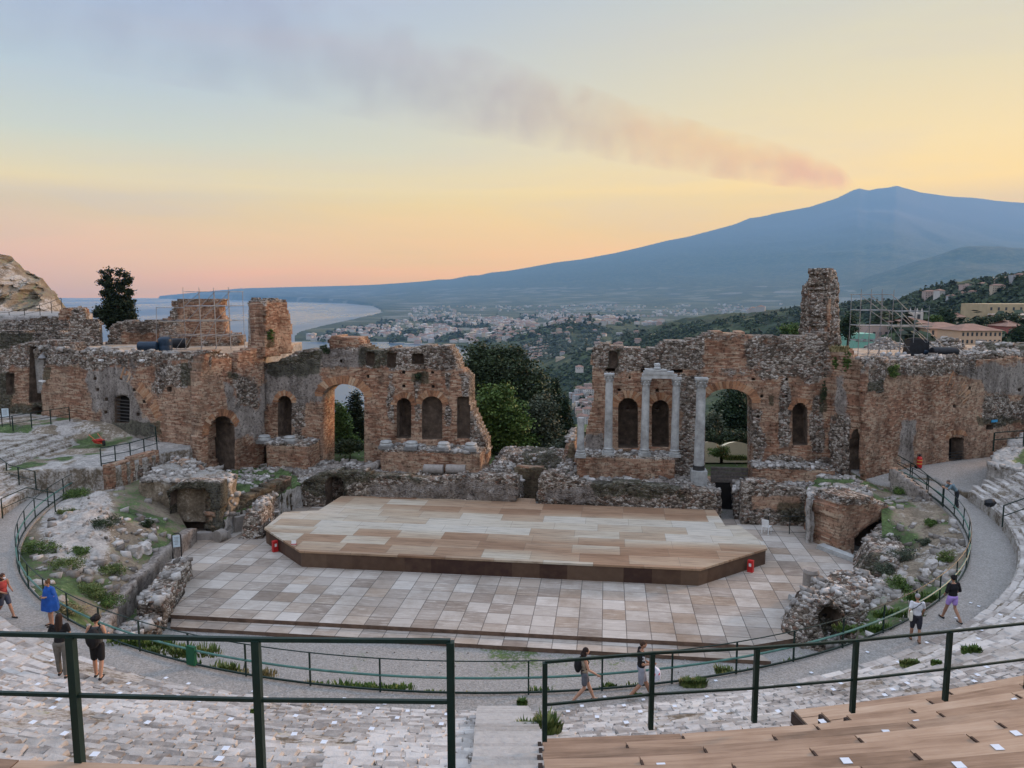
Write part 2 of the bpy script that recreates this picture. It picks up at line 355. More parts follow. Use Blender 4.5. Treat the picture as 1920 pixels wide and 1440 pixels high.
# distance to the axis is evaluated in the shader from a fitted curve: centre x -> (y, z, radius)
xs = []
for (px, py, rp, _, z) in ax:
    Y = (z - HC) / slope(py); c = Pd(px, py, Y); xs.append((c.x, c.y, c.z, rp / F * Y * 1.25))
xa = np.array(xs); x0, x1 = xa[:, 0].min(), xa[:, 0].max()
sp = N(nt, 'ShaderNodeSeparateXYZ'); nt.links.new(g.outputs['Position'], sp.inputs[0])
tx = mth(nt, 'DIVIDE', mth(nt, 'SUBTRACT', sp.outputs[0], float(x0)), float(x1 - x0), clamp=True)
def curve(col, lo, hi):
    st = []
    order = np.argsort(xa[:, 0])
    for q in order:
        v = (xa[q, col] - lo) / (hi - lo); st.append(((xa[q, 0] - x0) / (x1 - x0), (float(v),) * 3))
    r = ramp(nt, tx, [(float(p), c) for p, c in st]); return mth(nt, 'ADD', mth(nt, 'MULTIPLY', r, float(hi - lo)), float(lo))
cy = curve(1, 0, 30000); cz = curve(2, 3000, 5000); cr = curve(3, 0, 3000)
dy_ = mth(nt, 'SUBTRACT', sp.outputs[1], cy); dz_ = mth(nt, 'SUBTRACT', sp.outputs[2], cz)
dd = mth(nt, 'DIVIDE', mth(nt, 'SQRT', mth(nt, 'ADD', mth(nt, 'MULTIPLY', dy_, dy_), mth(nt, 'MULTIPLY', dz_, dz_))), cr)
den = mth(nt, 'SUBTRACT', mth(nt, 'MULTIPLY', mth(nt, 'SUBTRACT', 1.15, dd), 1.0), mth(nt, 'MULTIPLY', mth(nt, 'SUBTRACT', .56, n1.outputs[0]), 3.3), clamp=True)
nt.links.new(ramp(nt, tx, [(0, (.93, .90, .92)), (.4, (.97, .88, .84)), (.62, (1.0, .90, .72)), (.8, (1.0, .88, .60)), (1, (1.0, .86, .52))]), pv.inputs['Color'])
nt.links.new(ramp(nt, tx, [(0, (.66, .66, .72)), (.4, (.78, .70, .70)), (.60, (.98, .87, .58)), (.78, (1.0, .90, .42)), (1, (1.0, .87, .32))]), ab.inputs['Color'])  # warm tint toward the crater puts the sunset glow into the smoke colour
# thins out away from the crater
thin = ramp(nt, tx, [(0.0, (.08,) * 3), (.35, (.22,) * 3), (.6, (.42,) * 3), (.8, (.55,) * 3), (.93, (.8,) * 3), (.99, (1.0,) * 3)])
den = mth(nt, 'MULTIPLY', mth(nt, 'MULTIPLY', den, thin), 4.2e-3)
nt.links.new(mth(nt, 'MULTIPLY', den, .12), pv.inputs['Density']); nt.links.new(mth(nt, 'MULTIPLY', den, .72), ab.inputs['Density'])

# ------------------------------------------------------------------ masonry and earth materials
def masonry_mat(name='ruin_masonry', brick_a=(.35, .19, .12), brick_b=(.175, .105, .075), buff=(.48, .39, .29)):
    m, nt, b = new_mat(name, .92)
    g = N(nt, 'ShaderNodeNewGeometry'); P_ = g.outputs['Position']
    at = N(nt, 'ShaderNodeAttribute', attribute_name='zone'); sz = N(nt, 'ShaderNodeSeparateXYZ'); nt.links.new(at.outputs['Vector'], sz.inputs[0])
    s3 = N(nt, 'ShaderNodeSeparateXYZ'); nt.links.new(P_, s3.inputs[0])
    def nz(s, d=4.0, r=.6, scale=None):
        n = N(nt, 'ShaderNodeTexNoise', inp={'Scale': s, 'Detail': d, 'Roughness': r})
        if scale:
            mp = N(nt, 'ShaderNodeMapping'); mp.inputs['Scale'].default_value = scale; nt.links.new(P_, mp.inputs[0]); nt.links.new(mp.outputs[0], n.inputs[0])
        else: nt.links.new(P_, n.inputs[0])
        return n.outputs[0]
    big = nz(.35, 5.0, .65); med = nz(1.6, 5.0, .6); fin = nz(9.0, 4.0, .7)
    # brick courses
    zz = mth(nt, 'ADD', s3.outputs[2], mth(nt, 'MULTIPLY', med, .10))
    row = mth(nt, 'DIVIDE', zz, .085); ri = mth(nt, 'FLOOR', row); rf = mth(nt, 'FRACT', row)
    al = mth(nt, 'ADD', s3.outputs[0], mth(nt, 'MULTIPLY', s3.outputs[1], .93))
    colx = mth(nt, 'ADD', mth(nt, 'DIVIDE', al, .33), mth(nt, 'MULTIPLY', ri, .37)); ci = mth(nt, 'FLOOR', colx); cf = mth(nt, 'FRACT', colx)
    cv = N(nt, 'ShaderNodeCombineXYZ'); nt.links.new(ci, cv.inputs[0]); nt.links.new(ri, cv.inputs[1])
    wn = N(nt, 'ShaderNodeTexWhiteNoise', noise_dimensions='2D'); nt.links.new(cv.outputs[0], wn.inputs[0])
    streak = nz(1.0, 5.0, .7, (1.6, 1.6, 15.0))
    sel = mth(nt, 'ADD', mth(nt, 'MULTIPLY', wn.outputs[0], .5), mth(nt, 'MULTIPLY', mth(nt, 'ADD', streak, mth(nt, 'MULTIPLY', med, .5)), .5))
    lerp = lambda t: tuple(brick_a[i] * (1 - t) + brick_b[i] * t for i in range(3))
    bc = ramp(nt, sel, [(.30, brick_b), (.48, lerp(.45)), (.60, brick_a), (.72, tuple((brick_a[i] + buff[i]) / 2 for i in range(3))), (.85, buff)])
    mort = mth(nt, 'MAXIMUM', mth(nt, 'LESS_THAN', rf, .20), mth(nt, 'MULTIPLY', mth(nt, 'LESS_THAN', cf, .07), .7))
    bc = mixc(nt, mth(nt, 'MULTIPLY', mort, .38), bc, ramp(nt, big, [(.42, (.13, .10, .075)), (.6, (.42, .36, .28))]))
    bc = mixc(nt, ramp(nt, big, [(.46, (0,) * 3), (.62, (.38,) * 3)]), bc, buff)
    # rubble
    vo = N(nt, 'ShaderNodeTexVoronoi', inp={'Scale': 5.2}); wv = N(nt, 'ShaderNodeMapping'); wv.inputs['Scale'].default_value = (1, 1, 1.7)
    nt.links.new(P_, wv.inputs[0]); nt.links.new(wv.outputs[0], vo.inputs[0])
    ve = N(nt, 'ShaderNodeTexVoronoi', inp={'Scale': 5.2}, feature='DISTANCE_TO_EDGE'); nt.links.new(wv.outputs[0], ve.inputs[0])
    sc = N(nt, 'ShaderNodeSeparateColor'); nt.links.new(vo.outputs['Color'], sc.inputs[0])
    rc = ramp(nt, mth(nt, 'ADD', mth(nt, 'MULTIPLY', sc.outputs[0], .62), mth(nt, 'MULTIPLY', med, .38)), [(.2, (.10, .085, .07)), (.38, (.22, .19, .155)), (.52, (.38, .35, .30)), (.66, (.55, .53, .48)), (.85, (.68, .67, .63))])
    rc = mixc(nt, ramp(nt, sc.outputs[1], [(.80, (0,) * 3), (.86, (.6,) * 3)]), rc, (.27, .15, .10))
    edge = ramp(nt, ve.outputs[0], [(.0, (1,) * 3), (.09, (0,) * 3)])
    rc = mixc(nt, mth(nt, 'MULTIPLY', edge, .85), rc, (.085, .072, .055))
    # plaster / old concrete
    pc = ramp(nt, mth(nt, 'ADD', mth(nt, 'MULTIPLY', nz(1.3, 6.0, .7, (1, 1, .35)), .6), mth(nt, 'MULTIPLY', fin, .4)), [(.34, (.15, .14, .125)), (.5, (.30, .285, .265)), (.66, (.46, .45, .42))])
    jit = mth(nt, 'MULTIPLY', mth(nt, 'SUBTRACT', mth(nt, 'ADD', mth(nt, 'MULTIPLY', med, .6), mth(nt, 'MULTIPLY', fin, .4)), .5), 1.5)
    def thr(ch):
        return ramp(nt, mth(nt, 'ADD', ch, jit), [(.42, (0,) * 3), (.58, (1,) * 3)])
    c = mixc(nt, thr(sz.outputs[0]), bc, rc); c = mixc(nt, thr(sz.outputs[1]), c, pc)
    # dark zone: damp, lichen and weed stains, also shade painted in the hollows
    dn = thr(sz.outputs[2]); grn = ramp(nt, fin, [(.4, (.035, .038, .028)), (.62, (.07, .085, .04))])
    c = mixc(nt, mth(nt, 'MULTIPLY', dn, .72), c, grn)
    grime = ramp(nt, nz(.8, 6.0, .7, (1, 1, .5)), [(.36, (.36, .34, .33)), (.54, (1, 1, 1))])
    c = mixc(nt, .8, c, grime, 'MULTIPLY')
    spk = ramp(nt, nz(5.5, 3.0, .7), [(.37, (.28, .26, .25)), (.46, (1, 1, 1)), (.60, (1, 1, 1)), (.70, (1.4, 1.4, 1.38))])
    c = mixc(nt, .8, c, spk, 'MULTIPLY'); c = mixc(nt, 1.0, c, (1.0, .94, .90), 'MULTIPLY')
    nt.links.new(c, b.inputs['Base Color'])
    hgt = mth(nt, 'ADD', mth(nt, 'MULTIPLY', mth(nt, 'MULTIPLY', ve.outputs[0], 2.2), thr(sz.outputs[0])), mth(nt, 'ADD', mth(nt, 'MULTIPLY', fin, .5), mth(nt, 'MULTIPLY', mort, -.25)))
    bp = N(nt, 'ShaderNodeBump', inp={'Strength': .9, 'Distance': .09}); nt.links.new(hgt, bp.inputs['Height']); nt.links.new(bp.outputs[0], b.inputs['Normal'])
    return m
MASON = masonry_mat()
def niche_mat():  # brown niche plaster, darkened to put the recess shade into its colour
    m, nt, b = new_mat('shaded_niche_plaster', .95); g = N(nt, 'ShaderNodeNewGeometry'); n = N(nt, 'ShaderNodeTexNoise', inp={'Scale': 2.2, 'Detail': 6.0, 'Roughness': .65}); nt.links.new(g.outputs['Position'], n.inputs[0])
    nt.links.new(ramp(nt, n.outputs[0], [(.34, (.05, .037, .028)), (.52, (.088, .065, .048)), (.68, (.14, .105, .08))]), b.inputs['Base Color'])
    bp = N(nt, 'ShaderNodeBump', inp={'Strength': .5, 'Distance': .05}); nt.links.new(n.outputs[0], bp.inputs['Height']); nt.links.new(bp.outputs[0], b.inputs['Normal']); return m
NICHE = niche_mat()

def earth_mat(name, stone=(.40, .38, .35), earth=(.20, .165, .12), green=(.055, .085, .03), dry=(.30, .26, .16)):
    "zone.x = bare rock, zone.y = grass, zone.z = gravel / pale dust"
    m, nt, b = new_mat(name, .95)
    g = N(nt, 'ShaderNodeNewGeometry'); P_ = g.outputs['Position']
    at = N(nt, 'ShaderNodeAttribute', attribute_name='zone'); sz = N(nt, 'ShaderNodeSeparateXYZ'); nt.links.new(at.outputs['Vector'], sz.inputs[0])
    def nz(s, d=4.0, r=.6):
        n = N(nt, 'ShaderNodeTexNoise', inp={'Scale': s, 'Detail': d, 'Roughness': r}); nt.links.new(P_, n.inputs[0]); return n.outputs[0]
    med = nz(1.1, 5.0, .65); fin = nz(7.0, 5.0, .7)
    mix_ = mth(nt, 'ADD', mth(nt, 'MULTIPLY', med, .5), mth(nt, 'MULTIPLY', fin, .5))
    e = ramp(nt, mix_, [(.36, tuple(c * .5 for c in earth)), (.5, earth), (.62, tuple(c * 1.7 for c in earth))])
    r = ramp(nt, mix_, [(.36, tuple(c * .35 for c in stone)), (.47, tuple(c * .75 for c in stone)), (.56, stone), (.68, tuple(min(.8, c * 1.55) for c in stone))])
    gg = ramp(nt, mix_, [(.36, tuple(c * .4 for c in green)), (.48, green), (.58, tuple(c * 1.7 for c in green)), (.68, dry)])
    vo = N(nt, 'ShaderNodeTexVoronoi', inp={'Scale': 22.0}); nt.links.new(P_, vo.inputs[0]); sc = N(nt, 'ShaderNodeSeparateColor'); nt.links.new(vo.outputs['Color'], sc.inputs[0])
    gr = ramp(nt, mth(nt, 'ADD', mth(nt, 'MULTIPLY', sc.outputs[0], .4), mth(nt, 'MULTIPLY', mix_, .6)), [(.3, (.21, .20, .185)), (.5, (.27, .26, .24)), (.68, (.33, .32, .30))])
    jit = mth(nt, 'MULTIPLY', mth(nt, 'SUBTRACT', mix_, .5), 2.2)
    thr = lambda ch: ramp(nt, mth(nt, 'ADD', ch, jit), [(.40, (0,) * 3), (.60, (1,) * 3)])
    c = mixc(nt, thr(sz.outputs[2]), e, gr); c = mixc(nt, thr(sz.outputs[0]), c, r); c = mixc(nt, thr(sz.outputs[1]), c, gg)
    nt.links.new(c, b.inputs['Base Color'])
    bp = N(nt, 'ShaderNodeBump', inp={'Strength': .8, 'Distance': .10}); nt.links.new(mix_, bp.inputs['Height']); nt.links.new(bp.outputs[0], b.inputs['Normal'])
    return m
EARTH = earth_mat('theatre_earth')

# ------------------------------------------------------------------ wall builder
def sdf_poly(px, py, poly):
    "signed distance (negative inside) and nearest point, vectorised"
    P_ = np.stack([px.ravel(), py.ravel()], -1); n = len(poly); best = np.full(len(P_), 1e9); near = np.zeros_like(P_); ins = np.zeros(len(P_), bool)
    q = np.array(poly, float)
    for i in range(n):
        a = q[i]; b = q[(i + 1) % n]; e = b - a; L2 = max(1e-12, e @ e)
        t = np.clip(((P_ - a) @ e) / L2, 0, 1); c = a + t[:, None] * e; d = np.hypot(*(P_ - c).T)
        m = d < best; best = np.where(m, d, best); near[m] = c[m]
        cond = ((a[1] > P_[:, 1]) != (b[1] > P_[:, 1])); xx = a[0] + (P_[:, 1] - a[1]) / (b[1] - a[1] if b[1] != a[1] else 1e-12) * e[0]
        ins ^= cond & (P_[:, 0] < xx)
    return np.where(ins, -best, best).reshape(px.shape), near.reshape(px.shape + (2,))
class Plane:
    def __init__(s, A, B):
        s.A = Vector((A[0], A[1], 0)); s.B = Vector((B[0], B[1], 0)); s.L = (s.B - s.A).length; s.d = (s.B - s.A) / s.L
        s.n = Vector((s.d.y, -s.d.x, 0))          # toward the camera when A is on the left
    def pix(s, px, py):
        r = ray(px, py); o = Vector((0, 0, HC)); t = (s.A - o).dot(s.n) / r.dot(s.n); p = o + r * t
        return ((p - s.A).dot(s.d), p.z)
    def world(s, a, z, off=0):
        p = s.A + s.d * a + s.n * off; return Vector((p.x, p.y, z))
def arch(px0, px1, ytop, ybot, flat=1.0, n=14):
    "pixel polygon of an arched opening"
    w = (px1 - px0) / 2; c = (px0 + px1) / 2; h = w * flat; ys = ytop + h
    p = [(px0, ybot)] + [(c - w * math.cos(math.pi * i / n), ys - h * math.sin(math.pi * i / n)) for i in range(n + 1)] + [(px1, ybot)]
    return p
def rect(x0, y0, x1, y1): return [(x0, y1), (x0, y0), (x1, y0), (x1, y1)]
def ruin_wall(name, pl, outline, holes=(), niches=(), zones=(), res=.15, thick=1.2, base=(0, 0, 0), mat=None, amp=(.03, .075), rough=.12, parent=None, seed=0, back=True, ragged=()):
    """outline/holes/niches/zones in photo pixels on plane pl. niches: (polygon, depth). zones: (kind, polygon, softness in m)"""
    O = [pl.pix(*p) for p in outline]; H = [[pl.pix(*p) for p in h] for h in holes]; K = [([pl.pix(*p) for p in h], d) for h, d in niches]
    s0 = min(p[0] for p in O) - .3; s1 = max(p[0] for p in O) + .3; z0 = min(p[1] for p in O) - .3; z1 = max(p[1] for p in O) + .3
    ns = int((s1 - s0) / res) + 1; nz_ = int((z1 - z0) / res) + 1
    Sg, Zg = np.meshgrid(np.linspace(s0, s1, ns + 1), np.linspace(z0, z1, nz_ + 1))
    Sc, Zc = (Sg[:-1, :-1] + Sg[1:, 1:]) / 2, (Zg[:-1, :-1] + Zg[1:, 1:]) / 2
    rn = fbm(Sc * 1.1 + seed, Zc * 1.1, seed * 3.1, 3, 5) * rough * 2
    mO = (sdf_poly(Sc, Zc, O)[0] + rn) < 0
    mo = mO.copy()
    for k, h in enumerate(H):
        d = sdf_poly(Sc, Zc, h)[0]
        if k in ragged: d = d + rn * 1.2
        mo &= d > 0
    kn = np.zeros(Sc.shape); 
    for h, d in K:
        kn = np.where((sdf_poly(Sc, Zc, h)[0] < 0) & mo, d, kn)
    cellH = max(Sg[0, 1] - Sg[0, 0], Zg[1, 0] - Zg[0, 0])
    for k, poly in enumerate([O] + H + [h for h, _ in K]):
        if k - 1 in ragged: continue
        d, near = sdf_poly(Sg, Zg, poly); m = np.abs(d) < cellH * .55
        if k == 0: m &= False
        Sg = np.where(m, near[..., 0], Sg); Zg = np.where(m, near[..., 1], Zg)
    # zones
    Zn = [np.full(Sg.shape, float(base[i])) for i in range(3)]
    for kind, poly, soft in zones:
        pp = [pl.pix(*p) for p in poly]; w = sstep(soft, -soft, sdf_poly(Sg, Zg, pp)[0] + fbm(Sg * .7, Zg * .7, seed + 7, 3, 3) * soft * .9)
        if kind == 'rubble': Zn[0] = np.maximum(Zn[0] * (1 - w), w); Zn[1] = Zn[1] * (1 - w)
        elif kind == 'plaster': Zn[1] = np.maximum(Zn[1], w)
        elif kind == 'dark': Zn[2] = np.maximum(Zn[2], w)
        elif kind == 'brick': Zn = [q * (1 - w) for q in Zn]
    zr = Zn[0]
    wx = pl.A.x + pl.d.x * Sg; wy = pl.A.y + pl.d.y * Sg
    _, _, cid = cell(wx * 3.4, wy * 3.4, Zg * 4.6, 3 + seed)
    off = (fbm(wx * 1.2, wy * 1.2, Zg * 1.2, 4, 9 + seed)) * (amp[0] * 1.6 + amp[1] * 1.6 * zr) + (cid - .5) * (amp[0] * .35 + amp[1] * 1.4 * zr)
    jb = (vn(wx * 5, wy * 5, Zg * 5, 31) * res * .28) * (.25 + zr)
    nv = Sg.size; idx = np.arange(nv).reshape(Sg.shape)
    def pos(offv, js=0): return np.stack([wx + pl.n.x * offv + pl.d.x * jb * js, wy + pl.n.y * offv + pl.d.y * jb * js, Zg + jb * js * .7], -1).reshape(-1, 3)
    V = [pos(off, 1)]; Fc = []; zone = [np.stack(Zn, -1).reshape(-1, 3)]
    q = lambda m, o=0: np.stack([idx[:-1, :-1][m], idx[:-1, 1:][m], idx[1:, 1:][m], idx[1:, :-1][m]], -1) + o
    solid = mo & (kn == 0); Fc.append(q(solid))
    def layer(offv):
        V.append(pos(offv)); zone.append(zone[0]); return nv * (len(V) - 1)
    def rims(mA, mB, oA, oB):
        "quads between layer oA and oB along edges where mA cell borders a mB cell"
        padA = np.pad(mA, 1); padB = np.pad(mB, 1, constant_values=False)
        out = []
        R_, C_ = mA.shape
        for (di, dj, va, vb) in ((-1, 0, (0, 0), (0, 1)), (1, 0, (1, 1), (1, 0)), (0, -1, (1, 0), (0, 0)), (0, 1, (0, 1), (1, 1))):
            nb = padB[1 + di:1 + di + R_, 1 + dj:1 + dj + C_]
            ii, jj = np.nonzero(mA & nb)
            a = idx[ii + va[0], jj + va[1]]; b_ = idx[ii + vb[0], jj + vb[1]]
            out.append(np.stack([b_ + oA, a + oA, a + oB, b_ + oB], -1))
        return np.concatenate(out)
    outside = ~np.pad(mo, 1)[1:-1, 1:-1]
    # outside includes beyond-grid cells, which never touch solid ones because of the margin
    oB = layer(off * .6 - thick)
    Fc.append(rims(solid | (kn > 0), outside, 0, oB))
    if back: Fc.append(q(mo & (kn < thick), oB)[:, ::-1])
    nsolid = sum(len(x) for x in Fc)
    for d in sorted(set(kn[kn > 0].tolist())):
        mk = kn == d; oN = layer(off * .4 - d); Fc.append(q(mk, oN)); Fc.append(rims(solid, mk, 0, oN))
    Fc = np.concatenate(Fc); V = np.concatenate(V); zone = np.concatenate(zone)
    used = np.zeros(len(V), bool); used[Fc.ravel()] = True; rem = np.cumsum(used) - 1
    mi = None
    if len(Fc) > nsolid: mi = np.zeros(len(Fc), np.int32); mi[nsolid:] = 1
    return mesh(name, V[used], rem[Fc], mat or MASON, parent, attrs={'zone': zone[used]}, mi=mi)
def patch(name, poly, zf, res=.25, mat=None, zonef=None, bottom=None, amp=.06, cellsz=2.6, parent=None, smooth=False, skirt_zone=(1, 0, 0), rough=.2):
    "ground-like piece over an XY polygon with height function; optional vertical sides down to bottom"
    p = np.array([(q[0], q[1]) for q in poly], float); x0, y0 = p.min(0) - res; x1, y1 = p.max(0) + res
    nx = max(2, int((x1 - x0) / res)); ny = max(2, int((y1 - y0) / res)); X, Y = np.meshgrid(np.linspace(x0, x1, nx + 1), np.linspace(y0, y1, ny + 1))
    Xc, Yc = (X[:-1, :-1] + X[1:, 1:]) / 2, (Y[:-1, :-1] + Y[1:, 1:]) / 2
    m = (sdf_poly(Xc, Yc, p)[0] + (fbm(Xc, Yc, 0, 3, 4) * rough if rough else 0)) < 0
    d, near = sdf_poly(X, Y, p)
    sn = (np.abs(d) < res * .55) & (rough < .05)
    X = np.where(sn, near[..., 0], X); Y = np.where(sn, near[..., 1], Y)
    Z = zf(X, Y); Zo = np.stack(zonef(X, Y, Z), -1) if zonef else np.zeros(X.shape + (3,))
    _, _, cid = cell(X * cellsz, Y * cellsz, 0, 5)
    Z = Z + (fbm(X * 1.3, Y * 1.3, 0, 4, 2) + (cid - .5) * 1.3 * (.3 + Zo[..., 0] * .7)) * amp
    idx = np.arange(X.size).reshape(X.shape)
    V = [np.stack([X, Y, Z], -1).reshape(-1, 3)]; Zn = [Zo.reshape(-1, 3)]
    Fc = [np.stack([idx[:-1, :-1][m], idx[:-1, 1:][m], idx[1:, 1:][m], idx[1:, :-1][m]], -1)]
    if bottom is not None:
        zb = np.full(X.shape, bottom, float); nl = max(1, int(np.ceil((np.nanmax(Z[:-1, :-1][m]) - bottom) / .25)))
        pad = ~np.pad(m, 1); R_, C_ = m.shape; E_ = []
        for (di, dj, va, vb) in ((-1, 0, (0, 0), (0, 1)), (1, 0, (1, 1), (1, 0)), (0, -1, (1, 0), (0, 0)), (0, 1, (0, 1), (1, 1))):
            nb = pad[1 + di:1 + di + R_, 1 + dj:1 + dj + C_]; ii, jj = np.nonzero(m & nb)
            E_.append(np.stack([idx[ii + va[0], jj + va[1]], idx[ii + vb[0], jj + vb[1]]], -1))
        E_ = np.concatenate(E_)
        prev = 0
        for l in range(1, nl + 1):
            t = l / nl; Zl = Z * (1 - t) + zb * t; jx = fbm(X * 2.2, Y * 2.2, Zl * 2.2, 3, 6) * amp * 1.6; jy = fbm(X * 2.2, Y * 2.2, Zl * 2.2, 3, 16) * amp * 1.6
            V.append(np.stack([X + jx, Y + jy, Zl], -1).reshape(-1, 3)); Zn.append(np.broadcast_to(np.array(skirt_zone, float), X.shape + (3,)).reshape(-1, 3))
            o = l * X.size; Fc.append(np.stack([E_[:, 1] + prev, E_[:, 0] + prev, E_[:, 0] + o, E_[:, 1] + o], -1)); prev = o
    Fc = np.concatenate(Fc); V = np.concatenate(V); Zn = np.concatenate(Zn)
    used = np.zeros(len(V), bool); used[Fc.ravel()] = True; rem = np.cumsum(used) - 1
    return mesh(name, V[used], rem[Fc], mat or MASON, parent, smooth=smooth, attrs={'zone': Zn[used]})

# ------------------------------------------------------------------ small solid builders
class MB:
    def __init__(s): s.v = []; s.f = []
    def add(s, v, f):
        o = len(s.v); s.v += [tuple(q) for q in v]; s.f += [tuple(i + o for i in q) for q in f]
    def box(s, c, size, rz=0, taper=1.0, rx=0, ry=0, jit=0, rng=None):
        hx, hy, hz = (q / 2 for q in size); M = Matrix.Translation(c) @ Matrix.Rotation(rz, 4, 'Z') @ Matrix.Rotation(ry, 4, 'Y') @ Matrix.Rotation(rx, 4, 'X')
        v = [(x * hx * (taper if z > 0 else 1), y * hy * (taper if z > 0 else 1), z * hz) for z in (-1, 1) for x, y in ((-1, -1), (1, -1), (1, 1), (-1, 1))]
        if jit: v = [tuple(q + rng.uniform(-jit, jit) for q in p) for p in v]
        s.add([M @ Vector(p) for p in v], [(3, 2, 1, 0), (4, 5, 6, 7), (0, 1, 5, 4), (1, 2, 6, 5), (2, 3, 7, 6), (3, 0, 4, 7)])
    def tube(s, pts, r, n=8, cap=True, radii=None):
        pts = [Vector(p) for p in pts]; L = len(pts); up = Vector((0, 0, 1)); o = len(s.v)
        for i, p in enumerate(pts):
            t = (pts[min(i + 1, L - 1)] - pts[max(i - 1, 0)]).normalized()
            a = t.cross(up) if abs(t.z) < .95 else t.cross(Vector((1, 0, 0))); a.normalize(); b = t.cross(a).normalized()
            rr = radii[i] if radii else r
            for k in range(n):
                an = 2 * math.pi * (k + .5) / n; s.v.append(tuple(p + (a * math.cos(an) + b * math.sin(an)) * rr))
        for i in range(L - 1):
            for k in range(n):
                k2 = (k + 1) % n; s.f.append((o + i * n + k, o + i * n + k2, o + (i + 1) * n + k2, o + (i + 1) * n + k))
        if cap: s.f.append(tuple(o + k for k in range(n))[::-1]); s.f.append(tuple(o + (L - 1) * n + k for k in range(n)))
    def lathe(s, prof, c=(0, 0, 0), n=20, M=None):
        "prof: (radius, z) from bottom to top"
        o = len(s.v); c = Vector(c)
        for r, z in prof:
            for k in range(n):
                a = 2 * math.pi * k / n; p = Vector((r * math.cos(a), r * math.sin(a), z)); s.v.append(tuple((M @ p) if M else (p + c)))
        for i in range(len(prof) - 1):
            for k in range(n):
                k2 = (k + 1) % n; s.f.append((o + i * n + k, o + i * n + k2, o + (i + 1) * n + k2, o + (i + 1) * n + k))
        s.f.append(tuple(o + k for k in range(n))[::-1]); s.f.append(tuple(o + (len(prof) - 1) * n + k for k in range(n)))
    def ellip(s, c, r, n=10, m=7, M=None, noise=0, seed=0):
        o = len(s.v); c = Vector(c)
        for i in range(m + 1):
            th = math.pi * i / m
            for k in range(n):
                a = 2 * math.pi * k / n; d = Vector((math.sin(th) * math.cos(a), math.sin(th) * math.sin(a), -math.cos(th)))
                q = 1 + (noise * mnoise.noise(d * 1.7 + Vector((seed, seed * .7, 0))) if noise else 0)
                p = Vector((d.x * r[0] * q, d.y * r[1] * q, d.z * r[2] * q)); s.v.append(tuple((M @ (p + c)) if M else (p + c)))
        for i in range(m):
            for k in range(n):
                k2 = (k + 1) % n; s.f.append((o + i * n + k, o + i * n + k2, o + (i + 1) * n + k2, o + (i + 1) * n + k))
    def build(s, name, mat, parent=None, smooth=False, attrs=None):
        o = mesh(name, s.v, s.f, mat, parent, attrs=attrs)
        if smooth:
            o.data.polygons.foreach_set('use_smooth', np.ones(len(o.data.polygons), dtype=bool))
            try: o.data.set_sharp_from_angle(angle=math.radians(38))
            except Exception: pass
        return o

# ------------------------------------------------------------------ theatre layout (metres)
CX, CY, R0 = -0.85, 46.3, 25.55
ZW = 2.5; RUN = .66; RISE = .337; RW = 27.3; ZB = 3.1; SUB = .62
def cav(th, r, z): a = math.radians(th); return Vector((CX + r * math.sin(a), CY - r * math.cos(a), z))
def tier(i): return RW + RUN * i, ZB + RISE * i   # inner edge of the tread; the worn tread then rises by SUB * RISE
def cavz(x, y):
    r = math.hypot(x - CX, y - CY)
    if r < RW: return ZW
    q = (r - RW) / RUN; i = math.floor(q); return ZB + RISE * (i + SUB * (q - i))
def hit(px, py):
    d = ray(px, py); o = Vector((0, 0, HC)); t = 3.0
    while t < 60:
        p = o + d * t
        if p.z <= cavz(p.x, p.y): return Vector((p.x, p.y, cavz(p.x, p.y)))
        t += .02
    return Pz(px, py, ZW)
def project(p):
    x, y, z = p[0], p[1], p[2] - HC; dep = y * math.cos(PITCH) - z * math.sin(PITCH); up = y * math.sin(PITCH) + z * math.cos(PITCH)
    return (960 + F * x / dep, 720 - F * up / dep) if dep > .2 else (-9999, -9999)
def theta(p): return math.degrees(math.atan2(p[0] - CX, CY - p[1]))
rng = random.Random(7)

# ------------------------------------------------------------------ ground sheet and floors
def ground_z(X, Y):
    r = np.hypot(X - CX, Y - CY)
    z = np.zeros(np.shape(X)) + .03 * fbm(X * .6, Y * .6, 0, 3, 1)
    z = z - 1.2 * sstep(25.6, 26.2, r)
    z = np.where(Y > 52, z + .9 * sstep(52, 60, Y), z)
    return z
gz = lambda X, Y, Z: (0 * X + .1, .12 + .5 * sstep(.1, .6, fbm(X * .25, Y * .25, 0, 3, 4)) + .5 * sstep(50, 56, Y), np.where(Y > 52, .2, 1.0))
o = patch('ground', [(-75, 14), (75, 14), (75, 82), (-75, 82)], ground_z, .5, EARTH, gz, amp=.012, rough=0, smooth=True); tag(o, kind='structure')

